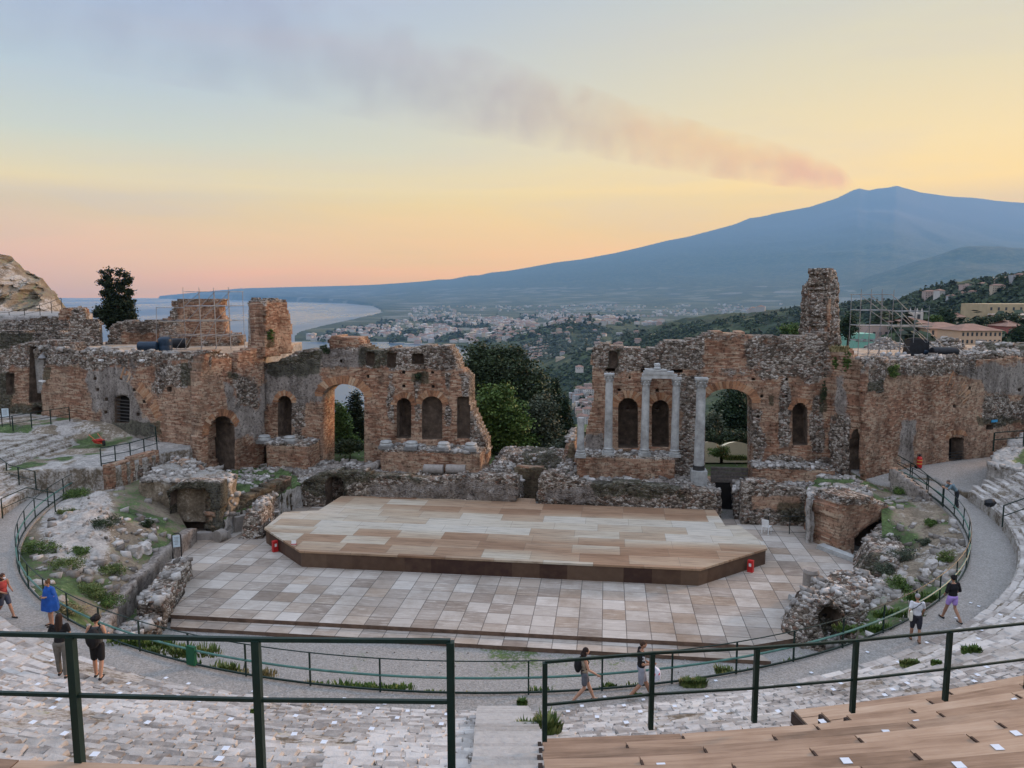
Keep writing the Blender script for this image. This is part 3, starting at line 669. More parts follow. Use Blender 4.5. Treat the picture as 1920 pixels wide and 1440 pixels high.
def slab_mat():
    m, nt, b = new_mat('paving_slabs', .8)
    g = N(nt, 'ShaderNodeNewGeometry'); P_ = g.outputs['Position']
    mp = N(nt, 'ShaderNodeMapping'); mp.inputs['Rotation'].default_value = (0, 0, math.radians(7.2)); nt.links.new(P_, mp.inputs[0])
    s = N(nt, 'ShaderNodeSeparateXYZ'); nt.links.new(mp.outputs[0], s.inputs[0])
    cx = mth(nt, 'DIVIDE', s.outputs[0], 1.0); cy = mth(nt, 'DIVIDE', s.outputs[1], 1.03)
    v = N(nt, 'ShaderNodeCombineXYZ'); nt.links.new(mth(nt, 'FLOOR', cx), v.inputs[0]); nt.links.new(mth(nt, 'FLOOR', cy), v.inputs[1])
    w = N(nt, 'ShaderNodeTexWhiteNoise', noise_dimensions='2D'); nt.links.new(v.outputs[0], w.inputs[0])
    sc = N(nt, 'ShaderNodeSeparateColor'); nt.links.new(w.outputs['Color'], sc.inputs[0])
    st = N(nt, 'ShaderNodeTexNoise', inp={'Scale': 1.0, 'Detail': 5.0, 'Roughness': .7}); mq = N(nt, 'ShaderNodeMapping'); mq.inputs['Scale'].default_value = (1.2, 7.0, 1); mq.inputs['Rotation'].default_value = (0, 0, .12)
    ad = N(nt, 'ShaderNodeVectorMath', operation='ADD'); nt.links.new(mp.outputs[0], ad.inputs[0]); nt.links.new(w.outputs['Color'], ad.inputs[1]); nt.links.new(ad.outputs[0], mq.inputs[0]); nt.links.new(mq.outputs[0], st.inputs[0])
    bg = N(nt, 'ShaderNodeTexNoise', inp={'Scale': .22, 'Detail': 4.0}); nt.links.new(P_, bg.inputs[0])
    tone = mth(nt, 'ADD', mth(nt, 'MULTIPLY', sc.outputs[0], .56), mth(nt, 'ADD', mth(nt, 'MULTIPLY', st.outputs[0], .36), mth(nt, 'MULTIPLY', bg.outputs[0], .22)))
    c = ramp(nt, tone, [(.28, (.235, .195, .16)), (.42, (.31, .27, .23)), (.58, (.375, .34, .30)), (.76, (.44, .405, .36)), (.92, (.51, .48, .44))])
    c = mixc(nt, ramp(nt, sc.outputs[1], [(.6, (0,) * 3), (.95, (.45,) * 3)]), c, (.34, .25, .17))
    # streaked veins in some slabs
    c = mixc(nt, mth(nt, 'MULTIPLY', ramp(nt, st.outputs[0], [(.52, (0,) * 3), (.62, (1,) * 3)]), mth(nt, 'MULTIPLY', sc.outputs[2], .45)), c, (.60, .56, .50))
    fx = mth(nt, 'FRACT', cx); fy = mth(nt, 'FRACT', cy)
    ln = mth(nt, 'MAXIMUM', mth(nt, 'LESS_THAN', fx, .035), mth(nt, 'LESS_THAN', fy, .03))
    c = mixc(nt, mth(nt, 'MULTIPLY', ln, .8), c, (.07, .062, .055))
    dirt = N(nt, 'ShaderNodeTexNoise', inp={'Scale': .5, 'Detail': 7.0, 'Roughness': .7}); nt.links.new(P_, dirt.inputs[0]); c = mixc(nt, .8, c, ramp(nt, dirt.outputs[0], [(.34, (.66, .62, .58)), (.54, (1, 1, 1))]), 'MULTIPLY')
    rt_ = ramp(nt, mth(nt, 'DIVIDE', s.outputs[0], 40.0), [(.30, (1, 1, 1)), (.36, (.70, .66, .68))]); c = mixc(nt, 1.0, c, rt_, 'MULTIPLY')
    nt.links.new(c, b.inputs['Base Color']); bp = N(nt, 'ShaderNodeBump', inp={'Strength': .4, 'Distance': .01}); nt.links.new(mth(nt, 'SUBTRACT', st.outputs[0], ln), bp.inputs['Height']); nt.links.new(bp.outputs[0], b.inputs['Normal'])
    return m
SLAB = slab_mat()
def plate(name, poly, z1, z0, mat, side=None, parent=None):
    n = len(poly); v = [(p[0], p[1], z1) for p in poly] + [(p[0], p[1], z0) for p in poly]
    o = mesh(name, v, [tuple(range(n))] + [(i, i + n, (i + 1) % n + n, (i + 1) % n) for i in range(n)], mat, parent)
    if side:
        o.data.materials.append(side)
        for i, p in enumerate(o.data.polygons): p.material_index = 0 if i == 0 else 1
    return o
TIMBER_EDGE = flat_mat('step_edging', (.13, .085, .06), .8, var=.35, scale=2.5)
pave = [(-14.9, 31.1), (9.6, 28.25), (11.6, 28.9), (14.2, 33.5), (17.4, 36.0), (19.4, 42.3), (16.5, 44.6), (-16.5, 48.0), (-19.6, 43.0), (-18.6, 39.5), (-16.6, 36.0), (-15.3, 33.5)]
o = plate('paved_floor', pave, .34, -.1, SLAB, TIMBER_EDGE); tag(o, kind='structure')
o = plate('paved_step', [(-14.55, 30.3), (10.0, 27.3), (9.65, 28.235), (-14.85, 31.085)], .165, -.1, SLAB, TIMBER_EDGE); tag(o, kind='structure')

# ------------------------------------------------------------------ stage
def plank_mat():
    m, nt, b = new_mat('stage_boards', .75)
    g = N(nt, 'ShaderNodeNewGeometry'); mp = N(nt, 'ShaderNodeMapping'); mp.inputs['Rotation'].default_value = (0, 0, math.radians(7.2)); nt.links.new(g.outputs['Position'], mp.inputs[0])
    s = N(nt, 'ShaderNodeSeparateXYZ'); nt.links.new(mp.outputs[0], s.inputs[0])
    cy = mth(nt, 'DIVIDE', s.outputs[1], 1.22); ry = mth(nt, 'FLOOR', cy)
    r1 = N(nt, 'ShaderNodeTexWhiteNoise', noise_dimensions='1D'); nt.links.new(ry, r1.inputs['W'])
    cx = mth(nt, 'ADD', mth(nt, 'DIVIDE', s.outputs[0], 2.44), mth(nt, 'MULTIPLY', r1.outputs[0], 1.0))
    v = N(nt, 'ShaderNodeCombineXYZ'); nt.links.new(mth(nt, 'FLOOR', cx), v.inputs[0]); nt.links.new(ry, v.inputs[1])
    w = N(nt, 'ShaderNodeTexWhiteNoise', noise_dimensions='2D'); nt.links.new(v.outputs[0], w.inputs[0]); sc = N(nt, 'ShaderNodeSeparateColor'); nt.links.new(w.outputs['Color'], sc.inputs[0])
    lg = N(nt, 'ShaderNodeTexNoise', inp={'Scale': 1.0, 'Detail': 3.0}); mq = N(nt, 'ShaderNodeMapping'); mq.inputs['Scale'].default_value = (.09, .45, 1); nt.links.new(mp.outputs[0], mq.inputs[0]); nt.links.new(mq.outputs[0], lg.inputs[0])
    wd = N(nt, 'ShaderNodeTexNoise', inp={'Scale': 1.0, 'Detail': 6.0, 'Roughness': .7}); mr = N(nt, 'ShaderNodeMapping'); mr.inputs['Scale'].default_value = (.7, 9.0, 1); nt.links.new(mp.outputs[0], mr.inputs[0]); nt.links.new(mr.outputs[0], wd.inputs[0])
    # weathered pale boards in the middle, browner ones along the front and back
    mid = mth(nt, 'ABSOLUTE', mth(nt, 'SUBTRACT', s.outputs[1], 40.9)); midf = ramp(nt, mth(nt, 'DIVIDE', mid, 8.0), [(.22, (.0,) * 3), (.42, (.75,) * 3), (.7, (.6,) * 3), (.8, (.15,) * 3)])
    t = mth(nt, 'ADD', mth(nt, 'MULTIPLY', sc.outputs[0], .42), mth(nt, 'ADD', mth(nt, 'MULTIPLY', lg.outputs[0], .55), mth(nt, 'MULTIPLY', midf, .34)))
    c = ramp(nt, t, [(.30, (.47, .44, .38)), (.48, (.44, .39, .31)), (.58, (.38, .30, .215)), (.74, (.31, .205, .13)), (.95, (.21, .12, .07))])
    gr = ramp(nt, wd.outputs[0], [(.32, (.5, .47, .44)), (.5, (1, 1, 1)), (.72, (1.2, 1.17, 1.1))])
    c = mixc(nt, .9, c, gr, 'MULTIPLY')
    fl = mth(nt, 'FRACT', mth(nt, 'MULTIPLY', cy, 4.0)); fx = mth(nt, 'FRACT', cx)
    ln = mth(nt, 'MAXIMUM', mth(nt, 'MULTIPLY', mth(nt, 'LESS_THAN', fl, .07), .5), mth(nt, 'LESS_THAN', fx, .008))
    c = mixc(nt, mth(nt, 'MULTIPLY', ln, .6), c, (.12, .10, .08))
    nt.links.new(c, b.inputs['Base Color'])
    return m
def panel_mat():
    m, nt, b = new_mat('stage_skirt', .6)
    g = N(nt, 'ShaderNodeNewGeometry'); s = N(nt, 'ShaderNodeSeparateXYZ'); nt.links.new(g.outputs['Position'], s.inputs[0])
    w = N(nt, 'ShaderNodeTexWhiteNoise', noise_dimensions='1D'); nt.links.new(mth(nt, 'FLOOR', mth(nt, 'DIVIDE', s.outputs[0], 1.35)), w.inputs['W'])
    n = N(nt, 'ShaderNodeTexNoise', inp={'Scale': 2.5, 'Detail': 5.0}); nt.links.new(g.outputs['Position'], n.inputs[0])
    t = mth(nt, 'ADD', mth(nt, 'MULTIPLY', w.outputs[0], .5), mth(nt, 'MULTIPLY', n.outputs[0], .5))
    nt.links.new(ramp(nt, t, [(.25, (.045, .022, .016)), (.5, (.085, .05, .032)), (.8, (.13, .085, .055))]), b.inputs['Base Color'])
    return m
ST = [Pz(495, 990, 1.2), Pz(562, 1033, 1.2), Pz(1313, 1067, 1.2), Pz(1439, 1028, 1.2), Pz(1434, 1020, 1.2), Pz(1385, 984, 1.2), Pz(1360, 986, 1.2), Pz(1341, 956, 1.2), Pz(1005, 944, 1.2), Pz(1003, 935, 1.2), Pz(940, 932, 1.2), Pz(640, 930, 1.2), Pz(597, 957, 1.2), Pz(532, 960, 1.2)]
stage = empty('stage', (ST[1].x, ST[1].y, .34), 0, 'low wooden stage of brown and pale boards in front of the ruin', 'stage')
# children carry world coordinates, so cancel the parent offset
def adopt(o, parent):
    o.parent = parent; o.matrix_parent_inverse = Matrix.Translation(parent.location).inverted() if parent.type == 'EMPTY' and abs(parent.rotation_euler.z) < 1e-6 else parent.matrix_world.inverted()
    return o
adopt(plate('deck', [(p.x, p.y) for p in ST], 1.2, 1.10, plank_mat()), stage)
cen = sum(((p.x + 1j * p.y) for p in ST)) / len(ST)
ins = [(p.x + (cen.real - p.x) * .006, p.y + (cen.imag - p.y) * .008) for p in ST]
adopt(plate('skirt', ins, 1.099, .30, panel_mat()), stage)

# ------------------------------------------------------------------ main ruin walls
MAIN = Plane((-20, 54.25), (22, 48.2))
LF = Plane((-36.3, 56.75), (-20.4, 49.5)); LS = Plane((-20.4, 49.5), (-17.7, 53.9))
RS = Plane((20.8, 48.45), (22.3, 45.9)); RF = Plane((22.3, 45.9), (36, 52.2))
def wall_thing(name, pl, label, cat='wall'):
    return empty(name, (pl.A.x, pl.A.y, 1), 0, label, cat)
def voussoirs(pl, px0, px1, ytop, flat, width, n, parent, off=.05, a0=0, a1=180, tones=((.42, .24, .13), (.27, .13, .075), (.5, .36, .24)), depth=.35, name='arch_ring'):
    w = (px1 - px0) / 2; c = (px0 + px1) / 2; h = w * flat
    s0, _ = pl.pix(px0, ytop + h); s1, _ = pl.pix(px1, ytop + h); _, zt = pl.pix(c, ytop); _, zs = pl.pix(c, ytop + h); sc = (s0 + s1) / 2; a = (s1 - s0) / 2; hh = zt - zs
    mb = MB(); tone = []
    for i in range(n):
        t0 = math.radians(a0 + (a1 - a0) * (i + .08) / n); t1 = math.radians(a0 + (a1 - a0) * (i + .92) / n); j = rng.uniform(-.04, .04); wd = width * rng.uniform(.88, 1.08)
        q = []
        for of in (off + j * .4, off - depth):
            for t, k in ((t0, 0), (t1, 0), (t1, 1), (t0, 1)):
                q.append(pl.world(sc - (a + k * wd) * math.cos(t), zs + (hh + k * wd) * math.sin(t), of))
        mb.add(q, [(0, 1, 2, 3), (7, 6, 5, 4), (0, 4, 5, 1), (1, 5, 6, 2), (2, 6, 7, 3), (3, 7, 4, 0)]); tone += [rng.random()] * 8
    return adopt(mb.build(name, VOUS, attrs={'tone': tone}), parent)
def tone_mat(name, stops, rough=.9, bump=.5, nscale=6.0, amount=.5):
    m, nt, b = new_mat(name, rough); at = N(nt, 'ShaderNodeAttribute', attribute_name='tone'); g = N(nt, 'ShaderNodeNewGeometry')
    n = N(nt, 'ShaderNodeTexNoise', inp={'Scale': nscale, 'Detail': 5.0, 'Roughness': .65}); nt.links.new(g.outputs['Position'], n.inputs[0])
    n2 = N(nt, 'ShaderNodeTexNoise', inp={'Scale': .45, 'Detail': 4.0, 'Roughness': .6}); nt.links.new(g.outputs['Position'], n2.inputs[0])
    t = mth(nt, 'ADD', mth(nt, 'MULTIPLY', at.outputs['Fac'], 1 - amount), mth(nt, 'MULTIPLY', n.outputs[0], amount))
    c = ramp(nt, t, stops); c = mixc(nt, .8, c, ramp(nt, n2.outputs[0], [(.34, (.62, .60, .57)), (.52, (1, 1, 1))]), 'MULTIPLY')
    nt.links.new(c, b.inputs['Base Color']); bp = N(nt, 'ShaderNodeBump', inp={'Strength': bump, 'Distance': .04}); nt.links.new(n.outputs[0], bp.inputs['Height']); nt.links.new(bp.outputs[0], b.inputs['Normal'])
    return m
VOUS = tone_mat('arch_bricks', [(.2, (.17, .085, .05)), (.45, (.36, .18, .095)), (.65, (.44, .27, .16)), (.85, (.52, .42, .31))])
MARBLE = tone_mat('weathered_marble', [(.25, (.18, .185, .18)), (.42, (.30, .31, .305)), (.6, (.42, .435, .425)), (.8, (.53, .545, .53))], .7, .5, 2.6, .8)

# left half of the scene wall
wl = wall_thing('scene_wall', MAIN, 'ruined brick scene wall left of the gap, with a tall open arch')
OUT = [(492, 892), (490, 688), (508, 682), (522, 675), (536, 668), (550, 662), (580, 654), (602, 656), (618, 653), (619, 636), (626, 632), (655, 631), (671, 634), (675, 650), (684, 653), (715, 655), (728, 653), (744, 655), (770, 654), (797, 649), (815, 652), (838, 651), (848, 662), (853, 680), (855, 694), (872, 700), (877, 712), (876, 735), (877, 752), (882, 770), (887, 785), (893, 800), (899, 812), (907, 827), (909, 850), (908, 892)]
holes = [arch(605, 683, 720, 900, .62)]
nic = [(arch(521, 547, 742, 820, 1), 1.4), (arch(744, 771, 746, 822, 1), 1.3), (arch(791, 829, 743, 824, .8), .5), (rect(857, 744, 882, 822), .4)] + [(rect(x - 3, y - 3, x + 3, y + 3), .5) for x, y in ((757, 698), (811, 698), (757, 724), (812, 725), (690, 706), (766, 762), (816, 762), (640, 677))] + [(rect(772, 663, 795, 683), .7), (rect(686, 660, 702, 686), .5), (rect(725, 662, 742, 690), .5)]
z = [('rubble', rect(480, 620, 900, 700), 1.2), ('brick', rect(585, 692, 725, 900), .5), ('brick', rect(700, 700, 862, 830), .5), ('rubble', rect(727, 700, 738, 790), .35), ('rubble', rect(776, 712, 786, 790), .35), ('rubble', rect(836, 700, 844, 800), .3),
     ('rubble', [(862, 700), (880, 700), (915, 850), (895, 850), (868, 780)], .3), ('rubble', rect(545, 690, 574, 900), .6), ('plaster', rect(490, 690, 600, 760), 1.2), ('plaster', rect(604, 655, 680, 690), .5), ('brick', rect(619, 630, 675, 652), .25),
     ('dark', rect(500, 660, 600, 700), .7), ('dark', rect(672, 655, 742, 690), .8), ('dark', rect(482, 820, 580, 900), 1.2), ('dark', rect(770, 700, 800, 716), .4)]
W = ruin_wall('masonry', MAIN, OUT, holes, nic, z, .13, 2.3, seed=1); adopt(W, wl)
voussoirs(MAIN, 605, 683, 720, .62, .62, 26, wl)
voussoirs(MAIN, 521, 547, 742, 1, .40, 13, wl, .03); voussoirs(MAIN, 744, 771, 746, 1, .42, 13, wl, .03); voussoirs(MAIN, 791, 829, 743, .8, .45, 15, wl, .03)
# right half
wr = wall_thing('scene_wall', MAIN, 'ruined brick and rubble scene wall right of the gap, behind the standing columns')
OUT = [(1092, 915), (1092, 846), (1097, 828), (1098, 812), (1105, 792), (1110, 770), (1116, 745), (1111, 722), (1108, 700), (1109, 676), (1110, 657), (1120, 650), (1135, 647), (1152, 650), (1190, 651), (1207, 657), (1225, 650), (1240, 641), (1252, 636), (1266, 640), (1280, 644), (1292, 638), (1302, 637), (1315, 633), (1320, 625), (1345, 623), (1397, 624), (1400, 631), (1440, 633), (1480, 631), (1515, 632), (1535, 628), (1552, 626), (1563, 640), (1566, 915)]
holes = [arch(1322, 1410, 729, 905, .58)]
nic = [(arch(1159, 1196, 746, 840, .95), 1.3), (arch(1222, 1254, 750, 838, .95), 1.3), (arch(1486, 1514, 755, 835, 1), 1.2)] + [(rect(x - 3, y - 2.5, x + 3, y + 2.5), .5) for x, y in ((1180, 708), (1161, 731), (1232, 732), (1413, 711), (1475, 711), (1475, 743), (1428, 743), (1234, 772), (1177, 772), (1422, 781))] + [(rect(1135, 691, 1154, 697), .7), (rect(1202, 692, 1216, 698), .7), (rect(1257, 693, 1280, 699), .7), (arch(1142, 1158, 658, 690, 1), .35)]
z = [('rubble', rect(1100, 620, 1570, 700), .9), ('brick', rect(1322, 636, 1398, 690), .35), ('rubble', rect(1460, 700, 1482, 840), .3), ('rubble', rect(1520, 740, 1545, 850), .4), ('plaster', rect(1095, 812, 1130, 850), .4), ('rubble', rect(1270, 700, 1320, 900), .8),
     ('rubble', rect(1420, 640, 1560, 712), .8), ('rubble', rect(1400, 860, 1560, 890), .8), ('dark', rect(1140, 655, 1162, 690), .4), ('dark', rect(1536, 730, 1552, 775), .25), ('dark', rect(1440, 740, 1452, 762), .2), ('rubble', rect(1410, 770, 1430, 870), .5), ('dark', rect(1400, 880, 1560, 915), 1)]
W = ruin_wall('masonry', MAIN, OUT, holes, nic, z, .13, 1.9, seed=2, base=(.12, 0, 0)); adopt(W, wr)
voussoirs(MAIN, 1322, 1410, 729, .58, .55, 26, wr); voussoirs(MAIN, 1159, 1196, 746, .95, .5, 15, wr, .03); voussoirs(MAIN, 1222, 1254, 750, .95, .5, 15, wr, .03); voussoirs(MAIN, 1486, 1514, 755, 1, .3, 12, wr, .02)
# left wing building
bl = empty('wing_building', (LS.A.x, LS.A.y, 2), 0, 'brown brick ruin wing at left with tall barred window, scaffolding on its roof', 'building')
z = [('rubble', rect(70, 650, 400, 684), .7), ('plaster', [(155, 672), (250, 672), (243, 720), (290, 800), (290, 850), (195, 830), (180, 770), (165, 712)], .9), ('rubble', rect(150, 670, 240, 690), .5), ('brick', rect(75, 700, 150, 800), .8),
     ('rubble', rect(290, 680, 350, 730), .8), ('dark', rect(340, 680, 385, 722), .35), ('dark', rect(75, 790, 300, 812), .6), ('dark', rect(80, 690, 95, 712), .3), ('plaster', rect(205, 735, 250, 800), .6)]
OUT = [(388, 912), (384, 880), (377, 860), (377, 700), (382, 672), (386, 658), (360, 662), (332, 660), (300, 664), (245, 665), (190, 663), (135, 664), (90, 665), (86, 672), (80, 705), (78, 740), (79, 812), (180, 830), (300, 870), (360, 905)]
nic = [(arch(215, 243, 741, 793, .75), .9)] + [(rect(x - 3, y - 3, x + 3, y + 3), .4) for x, y in ((178, 710), (227, 710), (183, 731), (252, 731), (200, 749), (271, 753), (199, 773), (259, 777))] + [(rect(313, 725, 322, 735), .4)]
adopt(ruin_wall('front_wall', LF, OUT, (), nic, z, .14, 1.3, seed=3, rough=.08), bl)
voussoirs(LF, 62, 300, 690, 1.05, .85, 34, bl, .0, 118, 168)
OUT = [(376, 915), (376, 700), (380, 672), (388, 657), (404, 660), (425, 663), (432, 668), (434, 705), (443, 705), (446, 664), (470, 655), (496, 650), (497, 905)]
z = [('plaster', rect(420, 720, 500, 830), .8), ('rubble', rect(378, 650, 430, 668), .5), ('rubble', rect(440, 700, 480, 760), .9), ('brick', rect(376, 690, 398, 900), .35), ('dark', rect(428, 700, 446, 708), .3)]
adopt(ruin_wall('side_wall', LS, OUT, (), [(arch(391, 440, 780, 905, 1.25), 2.6)], z, .14, 1.0, seed=4, rough=.06, base=(.25, 0, 0)), bl)
voussoirs(LS, 391, 440, 780, 1.25, .5, 20, bl, .02)
# barred window
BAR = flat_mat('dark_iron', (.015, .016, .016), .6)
DARK = flat_mat('opening_shade', (.012, .010, .009), .9)  # near-black panels in openings; the inner shade is put into this colour
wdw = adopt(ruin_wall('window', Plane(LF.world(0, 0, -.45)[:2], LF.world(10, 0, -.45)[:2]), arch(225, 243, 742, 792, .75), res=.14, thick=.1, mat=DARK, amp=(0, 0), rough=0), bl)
mb = MB()
for k in range(7):
    y = 750 + k * 6.3; s0, zz = LF.pix(217, y); s1, _ = LF.pix(243, y); mb.tube([LF.world(s0, zz, -.12), LF.world(s1, zz, -.12)], .035, 6)
g_ = mb.build('bar', flat_mat('grey_iron', (.05, .048, .046), .6)); g_.parent = wdw; g_.matrix_parent_inverse = wdw.matrix_parent_inverse.copy()
g_.matrix_parent_inverse = Matrix.Identity(4)
wdw.matrix_parent_inverse = Matrix.Translation(bl.location).inverted()
# right wing building
br = empty('wing_building', (RF.A.x, RF.A.y, 2), 0, 'brick ruin wing on the right with a small dark doorway and scaffolding on its roof', 'building')
OUT = [(1619, 930), (1619, 700), (1624, 688), (1640, 668), (1650, 674), (1690, 680), (1740, 684), (1800, 681), (1850, 674), (1900, 670), (1990, 668), (1990, 900), (1800, 905)]
z = [('rubble', rect(1610, 660, 1830, 706), .7), ('rubble', rect(1625, 690, 1662, 736), .3), ('dark', rect(1625, 712, 1662, 736), .25), ('plaster', [(1800, 690), (1990, 670), (1990, 760), (1860, 748), (1815, 720)], 1.0), ('rubble', rect(1830, 745, 1990, 790), .8),
     ('brick', rect(1660, 712, 1840, 880), .5), ('dark', rect(1670, 688, 1686, 698), .25), ('plaster', rect(1690, 790, 1715, 870), .5), ('dark', rect(1835, 785, 1920, 795), .4)]
nic = [(arch(1779, 1807, 820, 864, .35), 1.1)] + [(rect(x - 3, y - 3, x + 3, y + 3), .4) for x, y in ((1818, 728), (1911, 731), (1790, 762))] + [(rect(1848, 797, 1863, 806), .5)]
adopt(ruin_wall('front_wall', RF, OUT, (), nic, z, .13, .3, seed=5, rough=.09), br)
voussoirs(RF, 1779, 1807, 815, .35, .35, 13, br, .02); voussoirs(RF, 1660, 1808, 716, 1.0, .95, 22, br, .0, 118, 160)
OUT = [(1556, 925), (1556, 642), (1562, 655), (1575, 650), (1585, 658), (1585, 712), (1588, 712), (1591, 668), (1605, 676), (1621, 686), (1622, 925)]
z = [('plaster', rect(1560, 700, 1590, 800), .7), ('rubble', rect(1550, 780, 1600, 930), .9), ('brick', rect(1600, 660, 1625, 930), .4)]
adopt(ruin_wall('side_wall', RS, OUT, (), [([(1590, 925), (1592, 835), (1600, 808), (1606, 803), (1613, 818), (1616, 850), (1616, 925)], 2.2)], z, .13, .8, seed=6, rough=.05, base=(.35, 0, 0)), br)
dd_ = Plane(RF.world(0, 0, -.9)[:2], RF.world(10, 0, -.9)[:2])
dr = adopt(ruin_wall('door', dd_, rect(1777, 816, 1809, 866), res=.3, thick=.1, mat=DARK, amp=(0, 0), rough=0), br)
mb = MB()
for k in range(4): mb.tube([RF.world(RF.pix(1779, 850)[0], RF.pix(1790, 864 - k * 5)[1], -.1), RF.world(RF.pix(1807, 850)[0], RF.pix(1790, 864 - k * 5)[1], -.1)], .03, 6)
bb_ = mb.build('bar', BAR); adopt(bb_, dr); bb_.matrix_parent_inverse = Matrix.Identity(4)
# roofs of the wings
dirt = lambda X, Y, Z: (0 * X + .12 + .5 * sstep(.15, .5, fbm(X * .5, Y * .5, 0, 3, 3)), 0 * X + .1, 0 * X + .25)
ROOF = earth_mat('roof_earth', earth=(.36, .27, .19), dry=(.3, .25, .17))
adopt(patch('roof', [(-20.9, 50.6), (-37, 57.9), (-37, 70), (-19, 67), (-18.2, 55)], lambda X, Y: 9.85 + 0 * X, .35, ROOF, dirt, 6.5, .03, rough=.1), bl)
adopt(patch('roof', [(22.7, 47.2), (21.6, 49.5), (22.5, 60), (42, 66), (42, 55.8)], lambda X, Y: 9.7 + 0 * X, .35, ROOF, dirt, 6.5, .03, rough=.1), br)
edge_z = lambda X, Y, Z: (0 * X + 1, 0 * X, .3 * sstep(0, .4, fbm(X, Y, 0, 2, 3)))
def strip(a, b, w):
    a, b = Vector(a), Vector(b); d = (b - a).normalized(); n = Vector((-d.y, d.x)) * w; return [tuple(a), tuple(b), tuple(b + n), tuple(a + n)]
adopt(patch('parapet', strip((-36.6, 57.0), (-20.3, 49.65), 1.1), lambda X, Y: 9.95 + .22 * fbm(X * 1.5, Y * 1.5, 0, 3, 9) + .1, .16, MASON, edge_z, 9.2, .13), bl)
adopt(patch('parapet', strip((22.3, 46.1), (37.5, 53.1), 1.5), lambda X, Y: 9.95 + .28 * fbm(X * 1.3, Y * 1.3, 0, 3, 19) + .1, .16, MASON, edge_z, 9.2, .14), br)
# towers standing on the scene wall
def tower(label, pl1, out1, pl2, out2, zn1, zn2, th, seed):
    e = empty('ruined_tower', (pl1.B.x, pl1.B.y, 9.5), 0, label, 'tower')
    adopt(ruin_wall('side_face', pl1, out1, zones=zn1, thick=.25, seed=seed, res=.13, rough=.1), e); adopt(ruin_wall('front_face', pl2, out2, zones=zn2, thick=th, seed=seed + 1, res=.13, rough=.1), e)
    return e
def PX(px, Y): p = Pd(px, 600, Y); return (p.x, p.y)
tower('jagged brick tower stump above the left end of the scene wall', Plane(PX(464, 55.6), PX(494, 53.4)), [(464, 660), (465, 575), (463, 568), (474, 561), (483, 559), (494, 566), (495, 660)],
      Plane(PX(494, 53.4), PX(547, 55.4)), [(494, 672), (494, 568), (503, 563), (509, 568), (518, 560), (530, 560), (540, 564), (541, 580), (546, 590), (547, 660)],
      [('plaster', rect(458, 555, 490, 635), .15), ('rubble', rect(458, 550, 496, 572), .15)], [('rubble', rect(490, 550, 550, 566), .12), ('dark', rect(501, 625, 515, 650), .35)], 1.5, 21)
tower('tall ragged brick pillar standing above the right scene wall', Plane(PX(1502, 52.6), PX(1550, 49.6)), [(1499, 640), (1502, 580), (1504, 536), (1515, 528), (1519, 508), (1530, 504), (1550, 505), (1551, 640)],
      Plane(PX(1550, 49.6), PX(1576, 50.5)), [(1549, 640), (1549, 505), (1560, 504), (1569, 510), (1573, 540), (1572, 590), (1577, 645)],
      [('rubble', rect(1490, 500, 1516, 640), .3), ('rubble', rect(1495, 495, 1556, 545), .4)], [('rubble', rect(1540, 500, 1580, 650), .3)], 1.3, 25)
# podiums that carry the columns
def podium(pa, pb, depth, z1, label, zb=1.2):
    a, b = Vector(pa), Vector(pb); d = (b - a).normalized(); n = Vector((-d.y, d.x)) * depth
    o = patch('column_podium', [tuple(a), tuple(b), tuple(b + n), tuple(a + n)], lambda X, Y: z1 + 0 * X, .16, MASON, lambda X, Y, Z: (0 * X + 1, 0 * X + .2, .45 * sstep(0, .3, fbm(X, Y, 0, 2, 1))), zb, .05, skirt_zone=(.12, 0, 0), rough=0)
    return tag(o, label, 'podium')
podium((-9.15, 50.75), (-2.15, 49.8), 2.0, 3.5, 'long brick podium under four broken column bases, left of the gap')
podium((4.35, 48.95), (10.7, 48.05), 2.1, 3.5, 'brick podium carrying three slender marble columns, right of the gap', 1.0)
podium((-17.4, 51.9), (-14.3, 51.4), 2.0, 3.7, 'mossy dark podium stump with two worn column bases beside the left arch', 1.0)
podium((15.6, 47.3), (20.6, 46.6), 1.6, 3.1, 'low rubble podium right of the right arch', 0.2)
# raised rubble terraces in front of the scene wall
FR = Plane((-16, 48.0), (20, 43.15))
terr_z = lambda X, Y: 2.0 + .25 * fbm(X * .5, Y * .5, 0, 3, 3)
tz = lambda X, Y, Z: (0 * X + .9, .25 + 1.1 * sstep(-.05, .35, fbm(X * .45, Y * .45, 0, 3, 8)), 0 * X)
def terrace(name, out, holes, poly, label, zn, seed, nic=()):
    poly = [(x, y + (.95 if k < 2 else 0)) for k, (x, y) in enumerate(poly)]
    e = empty(name, (poly[0][0], poly[0][1], 0), 0, label, 'terrace')
    adopt(ruin_wall('retaining_wall', FR, out, holes, nic, zones=zn, thick=1.0, seed=seed, res=.14, base=(1, 0, 0), rough=.16, amp=(.05, .1)), e)
    adopt(patch('rubble_top', poly, terr_z, .2, MASON, tz, .2, .16, rough=.3), e); return e
terrace('rubble_terrace', [(556, 985), (556, 915), (575, 905), (600, 893), (640, 886), (700, 889), (740, 892), (800, 897), (850, 893), (900, 891), (950, 896), (966, 893), (970, 905), (971, 985)], [],
        [(-15.2, 48.3), (.45, 46.2), (.9, 51), (-1, 51.6), (-17, 54), (-18, 52)], 'weedy white rubble terrace behind the left half of the stage', [('dark', rect(560, 888, 640, 930), .8), ('plaster', rect(700, 905, 970, 940), .8), ('dark', rect(640, 880, 800, 900), .8)], 41, [(arch(611, 645, 893, 990, .8), 2.4)])
